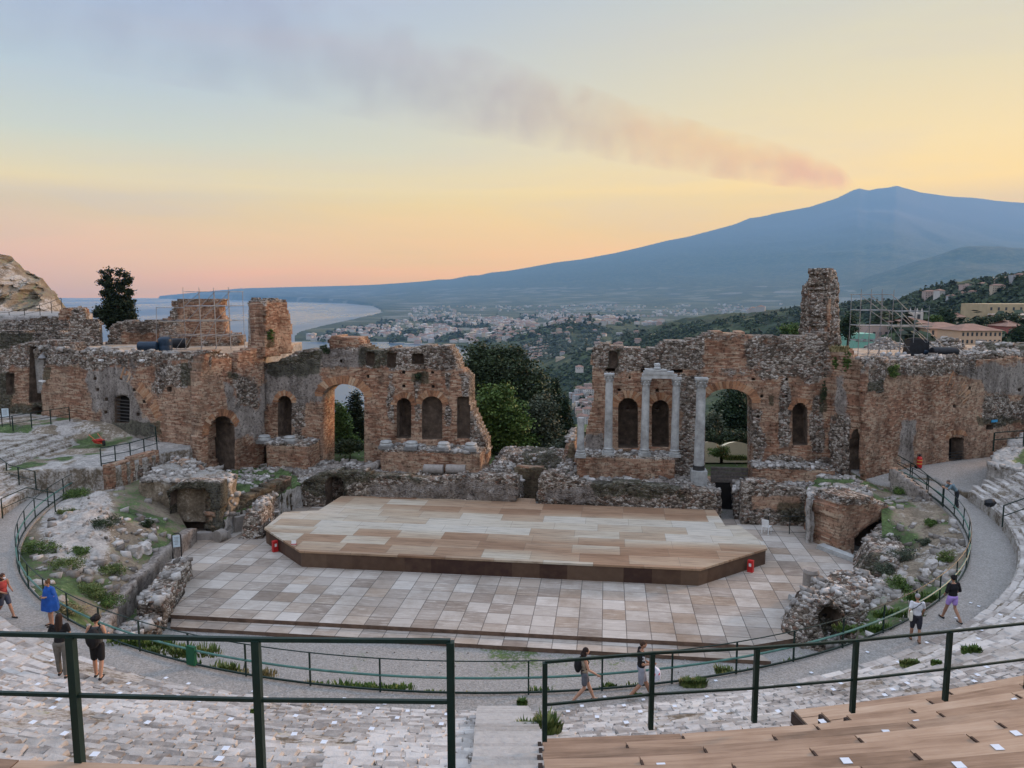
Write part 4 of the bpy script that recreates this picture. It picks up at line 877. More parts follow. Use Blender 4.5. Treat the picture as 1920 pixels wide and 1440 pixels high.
terrace('rubble_terrace', [(1009, 985), (1010, 905), (1016, 892), (1030, 885), (1060, 893), (1100, 905), (1200, 909), (1300, 918), (1340, 925), (1346, 985)], [],
        [(2.0, 46.0), (12.9, 44.4), (13.2, 48.5), (3, 50.3)], 'grassy rubble terrace under the standing columns', [('dark', rect(1110, 905, 1280, 930), .6), ('plaster', rect(1020, 912, 1120, 940), .5)], 43)
terrace('rubble_terrace', [(1388, 1000), (1388, 925), (1395, 905), (1420, 903), (1470, 912), (1530, 918), (1560, 925), (1570, 1000)], [],
        [(13.9, 44.4), (20.6, 43.5), (21.6, 47), (14.6, 48.2)], 'low rubble walls in front of the right end of the scene wall', [('brick', rect(1410, 928, 1500, 955), .3), ('dark', rect(1460, 940, 1560, 985), .6)], 45)

# ------------------------------------------------------------------ walkway, banks, side terraces
GRAVEL = earth_mat('walkway_gravel', earth=(.25, .235, .21), stone=(.42, .40, .38))
def ring(name, r0, r1, z, t0, t1, mat, n=120, zb=None, zone=(0, 0, 1)):
    v, f, zn = [], [], []
    rs = [r0, r0 + (r1 - r0) * .5, r1]
    for i in range(n + 1):
        t = t0 + (t1 - t0) * i / n
        for k, r in enumerate(rs): p = cav(t, r, z + .02 * mnoise.noise(Vector((t * .5, r, 0)))); v.append(tuple(p))
        if zb is not None: v.append(tuple(cav(t, r0, zb)))
    k_ = 4 if zb is not None else 3
    for i in range(n):
        a = i * k_
        for k in range(2): f.append((a + k, a + k + 1, a + k_ + k + 1, a + k_ + k))
        if zb is not None: f.append((a + 3, a, a + k_, a + k_ + 3))
    return mesh(name, v, f, mat, attrs={'zone': [zone] * len(v)})
tag(ring('walkway', R0 - .12, RW + .1, ZW, -95, 98, GRAVEL, zb=-.2, zone=(.15, .12, 1)), kind='structure')

def bank(name, t0, t1, inner, label, zonef, hump, res=.22):
    "sloping bank from the walkway edge down to an inner polyline"
    n = int(abs(t1 - t0) * math.pi / 180 * R0 / res); m = int(9 / res)
    T = np.linspace(t0, t1, n + 1); q = np.array(inner, float)
    # inner line parametrised by theta
    it = np.degrees(np.arctan2(q[:, 0] - CX, CY - q[:, 1])); o_ = np.argsort(it); ix = np.interp(T, it[o_], q[o_, 0]); iy = np.interp(T, it[o_], q[o_, 1]); iz = np.interp(T, it[o_], q[o_, 2])
    ox = CX + (R0 - .1) * np.sin(np.radians(T)); oy = CY - (R0 - .1) * np.cos(np.radians(T))
    K = np.linspace(0, 1, m + 1); X = ox[:, None] * (1 - K) + ix[:, None] * K; Y = oy[:, None] * (1 - K) + iy[:, None] * K
    Z = (ZW - .12) * (1 - K) + iz[:, None] * K; Z = Z + hump(X, Y, T[:, None] + 0 * X, K[None, :] + 0 * X)
    zx = np.stack(zonef(X, Y, T[:, None] + 0 * X, K[None, :] + 0 * X), -1)
    _, sec, cid = cell(X * 1.1, Y * 1.1, 0, 5); b1, s1, c1 = cell(X * .8, Y * .8, 0, 15)
    rock = zx[..., 0].clip(0, 1)
    Z = Z + np.sin(K * math.pi)[None, :] ** .4 * (.10 * fbm(X * 1.3, Y * 1.3, 0, 5, 3) + rock * (.34 * (c1 - .35) * sstep(.02, .25, s1 - b1) + .16 * (cid - .5) + .14 * fbm(X * 3, Y * 3, 0, 3, 13)))
    idx = np.arange(X.size).reshape(X.shape); f = np.stack([idx[:-1, :-1], idx[1:, :-1], idx[1:, 1:], idx[:-1, 1:]], -1).reshape(-1, 4)
    o = mesh(name, np.stack([X, Y, Z], -1).reshape(-1, 3), f, EARTH, attrs={'zone': zx.reshape(-1, 3)}); BANKS.append((X, Y, Z)); return tag(o, kind='structure')
BANKS = []
BROCK = earth_mat('bank')
def lz(X, Y, T, K):
    # a band of pale boulders crosses the bank, grass and dry soil either side
    bandc = .50 + .0 * T; along = sstep(-72, -60, T) * sstep(-38, -50, T)
    rockb = sstep(.36, .12, np.abs(K - (.30 + (T + 68) * .012))) * sstep(-88, -76, T) * sstep(-46, -56, T)
    g = .30 + .75 * fbm(X * .55, Y * .55, 0, 4, 3); g = g + .5 * sstep(-50, -40, T) * sstep(.6, .3, K)
    g = np.where(T < -74, g * .5, g)
    return rockb * 1.0 + .15 * sstep(.7, 1, K) + .12 * sstep(.1, .4, fbm(X * .8, Y * .8, 0, 3, 12)), (g + .18) * (1 - rockb), .05 + 0 * X + .15 * sstep(-72, -80, T)
bank('left_bank', -90, -24, [(-19.9, 45.5, 2.9), (-20.2, 43.2, 1.9), (-18.3, 40.8, 1.0), (-18.0, 36, 1.15), (-17.4, 32, 1.2), (-16.4, 28.5, 1.1), (-14.2, 25.4, .9), (-12, 24.2, .3)],
     '', lz, lambda X, Y, T, K: (.75 * np.sin(K * math.pi) * sstep(-88, -76, T) * sstep(-50, -66, T) + .35 * np.sin(K * math.pi) * sstep(-66, -52, T) * sstep(-30, -44, T)))
def rz_(X, Y, T, K):
    g = .36 + .95 * fbm(X * .5, Y * .5, 0, 4, 23) + .45 * sstep(55, 45, T)
    return .14 + .35 * sstep(.0, .4, fbm(X * .6, Y * .6, 0, 4, 33)) + .3 * sstep(.6, 1, K) * sstep(72, 60, T), g, .25 + 0 * X
bank('right_bank', 27, 97, [(9.6, 24.5, .2), (13, 27.0, .3), (15.2, 31, 1.2), (17.8, 34.5, .9), (19.2, 37.4, 1.2), (20.6, 40.5, 2.4), (21.6, 44.6, 2.6), (22.0, 48.4, 2.9)], '', rz_,
     lambda X, Y, T, K: -.25 * np.sin(K * math.pi) * sstep(50, 70, T))
# raised end platforms
def plat_z(X, Y):
    return 3.9 + 1.0 * sstep(51.5, 54.5, Y + (X + 27) * -.25) * sstep(-24.5, -29, X)
platz = lambda X, Y, Z: (.35 + .8 * sstep(.05, .4, fbm(X * .6, Y * .6, 0, 3, 5)), .05 + .7 * sstep(.1, .5, fbm(X * .5, Y * .5, 0, 3, 15)) * sstep(-25.5, -27, X), 1.0 * sstep(-28, -26, X))
o = patch('upper_terrace', [(-23.9, 44.2), (-22.7, 48.3), (-21.0, 49.9), (-24.1, 51.6), (-34.5, 56.6), (-48, 62), (-50, 47), (-30, 42.5), (-27, 43.2)], plat_z, .2, EARTH, platz, 1.5, .05, skirt_zone=(.5, 0, 0), rough=.05); tag(o, kind='structure')
tw = empty('retaining_wall', (-22.7, 48.3, 2), 0, 'reddish brick retaining wall under the left gravel platform railing', 'wall')
RL = Plane((-23.95, 44.1), (-22.65, 48.35))
adopt(ruin_wall('wall_face', RL, [(206, 925), (206, 872), (250, 858), (297, 846), (297, 900), (240, 912)], res=.13, thick=.5, base=(.1, 0, 0), rough=.05, zones=[('rubble', rect(255, 868, 300, 905), .5)]), tw)
o = patch('side_platform', [(21.8, 47.2), (22.6, 45.2), (24.2, 44.0), (25.2, 46.3), (26.4, 46.3), (27.8, 40.5), (34, 42), (40, 52), (34.5, 51.2), (24.5, 47.3)], lambda X, Y: 2.52 + .5 * sstep(45, 48, Y), .3, EARTH, lambda X, Y, Z: (0 * X + .1, 0 * X, 0 * X + 1), 1.0, .02, skirt_zone=(.1, 0, 0), rough=.02, smooth=False); tag(o, kind='structure')
mg = lambda X, Y, Z: (.35 + .9 * sstep(1.6, .5, -sdf_poly(X, Y, RM)[0]), 1.0 * sstep(.7, 1.6, -sdf_poly(X, Y, RM)[0]), 0 * X)
RM = [(28.4, 43.6), (29.2, 39.6), (31.5, 38.0), (44, 38), (46, 54), (40, 52), (33.0, 48.6)]
o = patch('rubble_bank', RM, lambda X, Y: 4.25 + .12 * (X - 29) + .8 * sstep(33, 40, X), .2, EARTH, mg, 1.5, .16, skirt_zone=(.6, 0, 0), rough=.3); tag(o, 'grassy bank held by a rough rubble wall beside the right wing', 'bank')
rw_ = empty('retaining_wall', (23.6, 44.6, 2), 0, 'smooth brown plaster retaining wall below the right platform railing', 'wall')
RR = Plane((22.3, 46.6), (24.6, 40.6))
adopt(ruin_wall('wall_face', RR, [(1668, 1010), (1668, 878), (1690, 893), (1740, 930), (1758, 952), (1755, 1010)], res=.14, thick=.4, zones=[('plaster', rect(1660, 880, 1750, 960), .1)], base=(0, .35, 0), rough=.03, amp=(.01, .05)), rw_)

# ------------------------------------------------------------------ stone seating
STONE = tone_mat('seat_stone', [(.22, (.17, .155, .14)), (.38, (.30, .28, .26)), (.52, (.43, .41, .385)), (.68, (.54, .525, .50)), (.85, (.62, .585, .53))], .88, .8, 5.0, .5)
def stair_x(y): return (-.93 + (y - 19.2) * -.042, .36 - (y - 19.2) * .018)
def in_stair(p):
    a, b = stair_x(p[1]); return p[1] < 21 and a < p[0] < b
WOOD_I0 = 11
def wood_start(i):
    return {11: 1515, 12: 1568, 13: 1620}.get(i, 1021)
def is_wood(i, p):
    if i >= 20 and p[0] < 0: return True
    if i < 11 or p[0] < 0: return False
    px = project(p)[0]
    return px > wood_start(i)
NT = 26
def stone_block(mb, tone, c, th, w, d, h, rg, tn):
    "one worn block: top with a narrower inset face"
    M = Matrix.Translation(c) @ Matrix.Rotation(th, 4, 'Z')
    j = lambda s: rg.uniform(-s, s); hw, hd = w / 2 - .008, d / 2 - .008
    crn = [(-hw + j(.035), -hd + j(.03)), (hw + j(.035), -hd + j(.03)), (hw + j(.035), hd + j(.03)), (-hw + j(.035), hd + j(.03))]
    tz_ = j(.022); v = []
    for x, y in crn: v.append((x, y, -h))
    for x, y in crn: v.append((x, y, -.035 + tz_ + j(.012)))
    for x, y in crn: v.append((x * .88 + j(.012), y * .84 + j(.012), tz_ + j(.012)))
    mb.add([M @ Vector(p) for p in v], [(0, 1, 5, 4), (1, 2, 6, 5), (2, 3, 7, 6), (3, 0, 4, 7), (4, 5, 9, 8), (5, 6, 10, 9), (6, 7, 11, 10), (7, 4, 8, 11), (8, 9, 10, 11)])
    tone += [tn] * 12
def seating(label, keep, seed):
    rg = random.Random(seed); mb = MB(); tone = []; root = empty('stone_seating', tuple(cav(0, 30, 4)), 0, label, 'seating')
    for i in range(NT):
        r, z = tier(i)
        for big in (True, False):
            subs = [(0, .50), (.5, .50)] if big else [(0, .27), (.27, .24), (.51, .25), (.76, .24)]
            for q0, dd in subs:
                rr = r + q0 * RUN + dd / 2; zt = z + SUB * RISE * (q0 + dd / 2)
                t = -96.0
                while t < 80:
                    w = rg.uniform(.45, 1.05) if big else rg.uniform(.17, .44); dt = math.degrees(w / rr); tc_ = t + dt / 2; t += dt
                    isbig = abs(tc_) > 17 + .87 * i + 3 * mnoise.noise(Vector((i * .7, tc_ * .1, 0)))
                    if isbig != big: continue
                    if tc_ < -66 and i > 4 + (tc_ < -80) * -0: continue
                    p = cav(tc_, rr, zt)
                    if not keep(p) or in_stair(p) or is_wood(i, p): continue
                    q = project(p)
                    if not (-90 < q[0] < 2010 and q[1] < 1540): continue
                    miss = mnoise.noise(Vector((p.x * .42, p.y * .42, 7))) + .5 * mnoise.noise(Vector((p.x * 1.3, p.y * 1.3, 3)))
                    if tc_ < -60: miss += .35
                    if miss > .38 and rg.random() < .75: continue
                    dz = -.02 - .06 * rg.random() * (miss > .2)
                    stone_block(mb, tone, p + Vector((0, 0, dz)), math.radians(tc_), w, dd * RUN, .36, rg, min(1, max(0, .52 + .35 * mnoise.noise(p * .3) + rg.uniform(-.34, .34))))
    o = mb.build('seat_blocks', STONE, attrs={'tone': tone}); adopt(o, root)
    return root
def tier_base(label_root, x_keep, t0, t1, name='bedding'):
    v, f, zn = [], [], []; n = 220; prof = []
    for i in range(NT + 18):
        r, z = tier(i); prof += [(r - .001, z - RISE * (1 - SUB) - .07 if i else ZW - .1), (r + .03, z - .07), (r + RUN * .6, z - .07 + SUB * RISE * .6)]
    prof.append((tier(NT + 18)[0], tier(NT + 17)[1] - .05)); K = len(prof)
    for a in range(n + 1):
        t = t0 + (t1 - t0) * a / n
        for r, z in prof:
            p = cav(t, r, z)
            if t < -64: z = min(z, 4.72)
            v.append((p.x, p.y, z + .03 * mnoise.noise(p * 1.5)))
    for a in range(n):
        for k in range(K - 1): f.append((a * K + k, a * K + k + 1, (a + 1) * K + k + 1, (a + 1) * K + k))
    o = mesh(name, v, f, EARTH, attrs={'zone': [(.55, .25, .3)] * len(v)}); return adopt(o, label_root)
sl = seating('pale worn stone seating rows sloping down on the left of the stairs', lambda p: p.x < 0, 11)
tier_base(sl, None, -97, -1.0)
sr = seating('pale worn stone seating rows curving round on the right of the stairs', lambda p: p.x >= 0, 12)
tier_base(sr, None, -1.0, 80)
# central stairway of thin concrete treads
st = MB(); tones = []
r = RW - .05
i = 0
while r < 42:
    z = max(ZW + .05, min(ZB + .1 + (r + .2 - RW) / RUN * RISE, ZW + .1 + (r - RW + .2) * .85)); p = cav(0, r + .17, 0); y = p.y; a, b_ = stair_x(y)
    st.box(((a + b_) / 2 + rng.uniform(-.01, .01), y, z - .3), (b_ - a + .02, .36, .6), rz=.0, jit=.006, rng=rng); tones += [rng.uniform(.25, .6)] * 8; r += .33; i += 1
CONC = tone_mat('stair_concrete', [(.2, (.25, .235, .215)), (.5, (.40, .385, .36)), (.8, (.50, .48, .45))], .9, .5, 9.0, .6)
o = st.build('stairway', CONC, attrs={'tone': tones}); tag(o, 'narrow grey concrete stairway climbing between the two blocks of seating', 'stairs')

# ------------------------------------------------------------------ wooden seating
def wood_mat():
    m, nt, b = new_mat('seat_boards', .7)
    at = N(nt, 'ShaderNodeAttribute', attribute_name='luv'); tn = N(nt, 'ShaderNodeAttribute', attribute_name='tone')
    mp = N(nt, 'ShaderNodeMapping'); mp.inputs['Scale'].default_value = (.8, 13, 1); nt.links.new(at.outputs['Vector'], mp.inputs[0])
    n = N(nt, 'ShaderNodeTexNoise', inp={'Scale': 1.0, 'Detail': 6.0, 'Roughness': .7, 'Distortion': .6}); nt.links.new(mp.outputs[0], n.inputs[0])
    n2 = N(nt, 'ShaderNodeTexNoise', inp={'Scale': 1.3, 'Detail': 4.0}); nt.links.new(at.outputs['Vector'], n2.inputs[0])
    t = mth(nt, 'ADD', mth(nt, 'MULTIPLY', n.outputs[0], .5), mth(nt, 'ADD', mth(nt, 'MULTIPLY', n2.outputs[0], .3), mth(nt, 'MULTIPLY', tn.outputs['Fac'], .25)))
    nt.links.new(ramp(nt, t, [(.3, (.12, .075, .048)), (.44, (.25, .165, .11)), (.58, (.37, .26, .18)), (.75, (.48, .37, .275))]), b.inputs['Base Color'])
    bp = N(nt, 'ShaderNodeBump', inp={'Strength': .35, 'Distance': .01}); nt.links.new(n.outputs[0], bp.inputs['Height']); nt.links.new(bp.outputs[0], b.inputs['Normal'])
    return m
WOODM = wood_mat(); FRAME = flat_mat('seat_frame_timber', (.05, .032, .024), .85, var=.3)
wd = empty('wooden_seating', tuple(cav(8, 37.6, 8)), 0, 'brown wooden seating boards stepped over the stone rows at lower right', 'seating')
wd2 = empty('wooden_seating', tuple(cav(-6, 41.4, 10)), 0, 'narrow strip of wooden boarding at the bottom left edge', 'seating')
def board(root, i, ta, tb, seed):
    rg = random.Random(seed); r, z = tier(i); z += SUB * RISE + .03; V, L, Fc = [], [], []
    tn = rg.random(); u0 = rg.random() * 50
    def slab(r0, r1, zt, zb):
        o = len(V)
        for rr in (r0, r1):
            for t in (ta, tb):
                for zz in (zt, zb):
                    p = cav(t, rr, zz); V.append(tuple(p)); L.append((u0 + math.radians(t) * 38, (rr - r0) + i * 3.3 + (0 if zz == zt else .4), 0))
        Fc.extend([(o, o + 2, o + 6, o + 4), (o, o + 1, o + 3, o + 2), (o + 4, o + 6, o + 7, o + 5), (o, o + 4, o + 5, o + 1), (o + 2, o + 3, o + 7, o + 6)])
    slab(r - .05, r + .19, z, z - .045); slab(r + .20, r + .40, z - .006, z - .05); slab(r + .41, r + .605, z - .012, z - .06)
    slab(r - .03, r - .008, z - .05, z - RISE + .02)
    o = mesh('seat_board', V, Fc, WOODM, attrs={'luv': L, 'tone': [tn] * len(V)}); return adopt(o, root)
bd = MB()
for i in range(11, NT + 1):
    r, z = tier(i); z += SUB * RISE
    # angle where this tier meets its starting pixel column
    t0 = 0.0
    for t in np.arange(0.0, 40, .05):
        if project(cav(t, r + .4, z))[0] > wood_start(i): t0 = t; break
    t0 += 0.15 * (i >= 11) * 0
    step = math.degrees(2.0 / r); t = t0; k = 0
    while t < 46:
        tb = min(t + (step * (.55 if (k == 0 and i % 2) else 1)), 47); gap = math.degrees(.022 / r)
        q = project(cav((t + tb) / 2, r, z))
        if -250 < q[0] < 2300 and q[1] < 1640: board(wd, i, t, tb - gap, i * 100 + k)
        if k > 0 and q[0] < 2100 and q[1] < 1500:
            p = cav(t - gap / 2, r + .27, z + .012); bd = MB(); bd.box(p, (.028, .46, .08), rz=math.radians(t)); adopt(bd.build('joint', FRAME), wd)
        t = tb; k += 1
    # end posts of the platform
    if i >= 14:
        for rr in (r + .03, r + .28): 
            p = cav(t0 - .06, rr, z - .26); bd = MB(); bd.box(p, (.05, .12, .52), rz=math.radians(t0)); adopt(bd.build('end_board', FRAME), wd)
    if i < 14:
        p = cav(t0 - .05, r + .28, z - .10); bd = MB(); bd.box(p, (.05, .64, .2), rz=math.radians(t0)); adopt(bd.build('end_board', FRAME), wd)
for k, (a, b_) in enumerate([(-1.75, -4.6), (-4.62, -7.5), (-7.52, -10.4), (-10.42, -13.5), (-13.52, -17)]):
    V, L, Fc = [], [], []
    for r0, r1, zt, zb in ((40.62, 41.1, 10.42, 10.34), (41.11, 41.6, 10.40, 10.34), (40.70, 40.76, 10.33, 9.2)):
        o = len(V)
        for rr in (r0, r1):
            for t in (b_, a):
                for zz in (zt, zb): p = cav(t, rr, zz); V.append(tuple(p)); L.append((math.radians(t) * 38, rr - r0 + k, 0))
        Fc.extend([(o, o + 2, o + 6, o + 4), (o, o + 1, o + 3, o + 2), (o + 4, o + 6, o + 7, o + 5), (o, o + 4, o + 5, o + 1), (o + 2, o + 3, o + 7, o + 6)])
    adopt(mesh('seat_board', V, Fc, WOODM, attrs={'luv': L, 'tone': [rng.random()] * len(V)}), wd2)

# ------------------------------------------------------------------ small paper seat markers
PAPER = flat_mat('white_paper', (.62, .68, .75), .6, var=.04)
ORD = ['first', 'second', 'third', 'fourth', 'fifth', 'sixth', 'seventh', 'eighth', 'ninth', 'tenth', 'eleventh', 'twelfth', 'thirteenth', 'fourteenth', 'fifteenth', 'sixteenth', 'seventeenth', 'eighteenth', 'nineteenth', 'twentieth', 'twenty-first', 'twenty-second', 'twenty-third', 'twenty-fourth', 'twenty-fifth', 'twenty-sixth']
def paper(p, th, s, wood, row):
    o = pap0.copy(); COL.objects.link(o); o.location = (p.x, p.y, p.z + .035); o.rotation_euler = (0, 0, th + rng.uniform(-.15, .15)); o.scale = (s, s, 1)
    where = ('on the wooden boards, %s row up' if wood else ('on the stone seats left of the stairs, %s row up' if p.x < 0 else 'on the stone seats right of the stairs, %s row up')) % ORD[max(0, min(25, row))]
    return tag(o, 'small white paper seat marker ' + where, 'seat marker', 'seat markers on the wooden boards' if wood else 'seat markers on the stone seats')
mb = MB(); mb.box((0, 0, 0), (.10, .10, .005), jit=.002, rng=rng); pap0 = mb.build('seat_marker', PAPER)
pts = [(235 / 3.79, 1060 + 1125 / 3.79), (460 / 3.79, 1060 + 1205 / 3.79), (675 / 3.79, 1060 + 1355 / 3.79)]
pts = [(x / 3.79, 1060 + y / 3.79) for x, y in [(235, 1125), (460, 1205), (675, 1355), (1605, 1310), (1560, 1385), (780, 1050), (1050, 1125), (375, 1020), (1640, 1100), (915, 845), (1180, 805), (420, 960), (270, 850), (20, 680), (1260, 935), (850, 915), (1420, 970), (1340, 845), (100, 605), (370, 680)]]
pts += [(440 + x / 4, 1080 + y / 4) for x, y in [(458, 1055), (447, 1195), (670, 1255), (748, 1107), (937, 1040), (1072, 997), (1028, 1153), (1087, 1323), (1220, 1070), (1298, 1017), (1550, 1117), (1590, 1043), (935, 940), (1128, 963), (670, 1005), (400, 932), (1485, 985), (140, 870), (820, 925)]]
pts += [(900 + x / 4, 1080 + y / 4) for x, y in [(660, 1020), (765, 980), (878, 1063), (935, 912), (1080, 977), (1097, 1105), (1202, 1022), (1225, 932), (1460, 982), (1760, 1017), (1768, 790), (1700, 910), (1803, 1272), (1362, 1428)]]
pts += [(1440 + x / 4, 1080 + y / 4) for x, y in [(405, 1090), (85, 1182), (1123, 1095), (890, 1172), (733, 1273), (573, 1373), (1433, 1423), (1720, 1288), (1835, 1163), (1857, 932), (875, 900), (935, 858), (1043, 810), (1570, 748), (1640, 690), (1545, 795), (490, 858), (545, 810), (75, 1022), (325, 730), (230, 840), (1120, 738), (1190, 503), (1410, 318), (1600, 410), (1575, 475), (1740, 295), (1845, 318), (1580, 230), (1520, 205), (975, 650), (745, 575)]]
for x, y in pts:
    p = hit(x, y); i = int(math.floor((math.hypot(p.x - CX, p.y - CY) - RW) / RUN)); wood = i >= 11 and is_wood(i, p)
    # keep the sheet clear of the tier edge
    r, z = tier(max(i, 0)); th = theta(p)
    if wood:   # boards are level and stand higher: find the point again on them
        d = ray(x, y); t_ = 3.0
        while t_ < 40:
            q = Vector((0, 0, HC)) + d * t_; rq = math.hypot(q.x - CX, q.y - CY); iq = int((rq - RW) // RUN)
            if q.z <= tier(iq)[1] + SUB * RISE + .03: break
            t_ += .01
        rq = min(max(rq, tier(iq)[0] + .05), tier(iq)[0] + .55); p = cav(theta(q), rq, tier(iq)[1] + SUB * RISE + .0)
    else: p = Vector((p.x, p.y, p.z - .01))
    paper(p, math.radians(th), 1.0, wood, max(i, 0))
bpy.data.objects.remove(pap0)

# ------------------------------------------------------------------ railings
GREEN = flat_mat('dark_green_paint', (.006, .022, .017), .45, var=.2); GREEN2 = flat_mat('worn_green_pipe', (.06, .155, .13), .40, var=.25, scale=3)
def railing(label, pts, post_at=None, every=2.15, h=1.05, rt=.02, rm=.03, rp=.03, name='railing', toe=True, mid=None, group=None, mat=None, mid_h=.5, square=0, top=True, toe_h=.07):
    "pts: list of base points (Vector) forming the run; posts spaced along"
    P_ = [Vector(p) for p in pts]; root = empty(name, tuple(P_[0]), 0, label, 'railing', group); mat = mat or GREEN
    def lift(o): return adopt(o, root)
    acc = [0]
    for a, b in zip(P_, P_[1:]): acc.append(acc[-1] + (b - a).length)
    def at_(s):
        for k in range(len(P_) - 1):
            if s <= acc[k + 1] + 1e-6: return P_[k].lerp(P_[k + 1], (s - acc[k]) / max(1e-6, acc[k + 1] - acc[k]))
        return P_[-1].copy()
    up = lambda z: [p + Vector((0, 0, z)) for p in P_]
    if top: mb = MB(); mb.tube(up(h), rt, 8 if not square else 4); lift(mb.build('top_rail', mat, smooth=not square))
    mb = MB(); mb.tube(up(h * mid_h), rm, 8 if not square else 4); lift(mb.build('mid_rail', mid or mat, smooth=not square))
    if toe: mb = MB(); mb.tube(up(toe_h), .035, 4); lift(mb.build('bottom_rail', mat))
    ss = post_at if post_at else [i * acc[-1] / max(1, round(acc[-1] / every)) for i in range(max(1, round(acc[-1] / every)) + 1)]
    for s in ss:
        p = at_(s) if not isinstance(s, Vector) else s
        mb = MB()
        if square: mb.box(p + Vector((0, 0, h / 2 - .02)), (square, square, h + .03), rz=math.radians(theta(p)))
        else: mb.box(p + Vector((0, 0, h / 2)), (rp * 1.5, rp * 1.5, h), rz=math.radians(theta(p)))
        lift(mb.build('post', mat))
    return root
arc = lambda t0, t1, r, z, n: [cav(t0 + (t1 - t0) * k / n, r, z) for k in range(n + 1)]
railing('long dark green curved railing with a pale middle pipe round the orchestra', arc(-91, 97, R0, ZW, 110), every=2.2, mid=GREEN2, rm=.036, rt=.018)
# gate post box on the curved railing
mb = MB(); p = Pz(354, 1249, ZW); mb.box((p.x + .1, p.y, ZW + .36), (.34, .10, .62), rz=math.radians(theta(p))); o = mb.build('rail_box', flat_mat('green_panel', (.01, .09, .045), .5)); tag(o, 'small bright green metal panel fixed to the curved railing at left', 'panel')
def hitz(px, py, z): return Pz(px, py, z)
# near railings on the seating
railing('thick dark green near railing at the lower left, ending before the stairs', [Pz(-90, 1419, 10.42), Pz(150, 1427, 10.42), Pz(490, 1437, 10.42), Pz(847, 1441, 10.42)], post_at=[(Pz(150, 1427, 10.42)), Pz(490, 1437, 10.42), Pz(847, 1441, 10.42)], h=1.10, rt=.024, rm=.021, square=.062, toe=False, mid_h=.53)
rp_ = [(1021, 1384), (1220, 1362), (1414, 1349), (1598, 1331), (1772, 1309), (1925, 1288), (2080, 1262)]
rb = []
for x, y in rp_:
    p = hit(x, y); i = int(math.floor((math.hypot(p.x - CX, p.y - CY) - RW) / RUN)); rb.append(Vector((p.x, p.y, p.z)))
zz = np.polyfit([p.x for p in rb], [p.z for p in rb], 1); print('rb', [(round(p.x, 1), round(p.y, 1), round(p.z, 2)) for p in rb])
rb = [Pz(x, y, 8.62 - .06 * k) for k, (x, y) in enumerate(rp_)]
railing('dark green railing standing on the wooden boards at lower right', rb, post_at=rb, h=1.03, rt=.024, rm=.02, square=.062, toe=False, mid_h=.44)

# ------------------------------------------------------------------ columns and marble pieces
def capital(mb, z0, r, h):
    "Corinthian capital: bell, two rows of curled leaves, abacus"
    mb.lathe([(r * .86, z0), (r * .86, z0 + h * .04), (r * .95, z0 + h * .3), (r * 1.1, z0 + h * .62), (r * 1.42, z0 + h * .84)], n=20)
    for row, (n, zz, rr, s) in enumerate(((8, .10, .98, .30), (8, .38, 1.10, .32))):
        for k in range(n):
            a = 2 * math.pi * (k + .5 * row) / n; d = Vector((math.cos(a), math.sin(a), 0)); p = d * r * rr; t = Vector((-d.y, d.x, 0)) * r * .25
            b = p + Vector((0, 0, z0 + h * zz)); m_ = b + d * r * .16 + Vector((0, 0, h * s * .75)); e_ = m_ + d * r * .24 + Vector((0, 0, -h * .02)); e2 = m_ + d * r * .02 + Vector((0, 0, h * .08))
            mb.add([b - t, b + t, m_ + t, m_ - t, e_ + t * .5, e_ - t * .5, e2 + t * .6, e2 - t * .6], [(0, 1, 2, 3), (3, 2, 4, 5), (5, 4, 6, 7), (7, 6, 1, 0), (0, 3, 5, 7), (1, 6, 4, 2)])
    for k in range(4):
        a = math.pi / 4 + math.pi / 2 * k; mb.ellip((math.cos(a) * r * 1.42, math.sin(a) * r * 1.42, z0 + h * .76), (r * .22,) * 3, 8, 5)
    mb.box((0, 0, z0 + h * .92), (r * 2.75, r * 2.75, h * .16), rz=math.radians(-8))
def attic_base(r, z0=0, h=.36):
    return [(r * 1.32, z0), (r * 1.36, z0 + h * .18), (r * 1.32, z0 + h * .36), (r * 1.12, z0 + h * .46), (r * 1.08, z0 + h * .56), (r * 1.20, z0 + h * .68), (r * 1.21, z0 + h * .80), (r * 1.06, z0 + h * .92), (r * 1.0, z0 + h)]
def MBm(mb, name, mat, parent, smooth=True):
    o = mb.build(name, mat, None, smooth, attrs={'tone': [rng.uniform(.35, .8)] * len(mb.v)}); o.parent = parent; return o
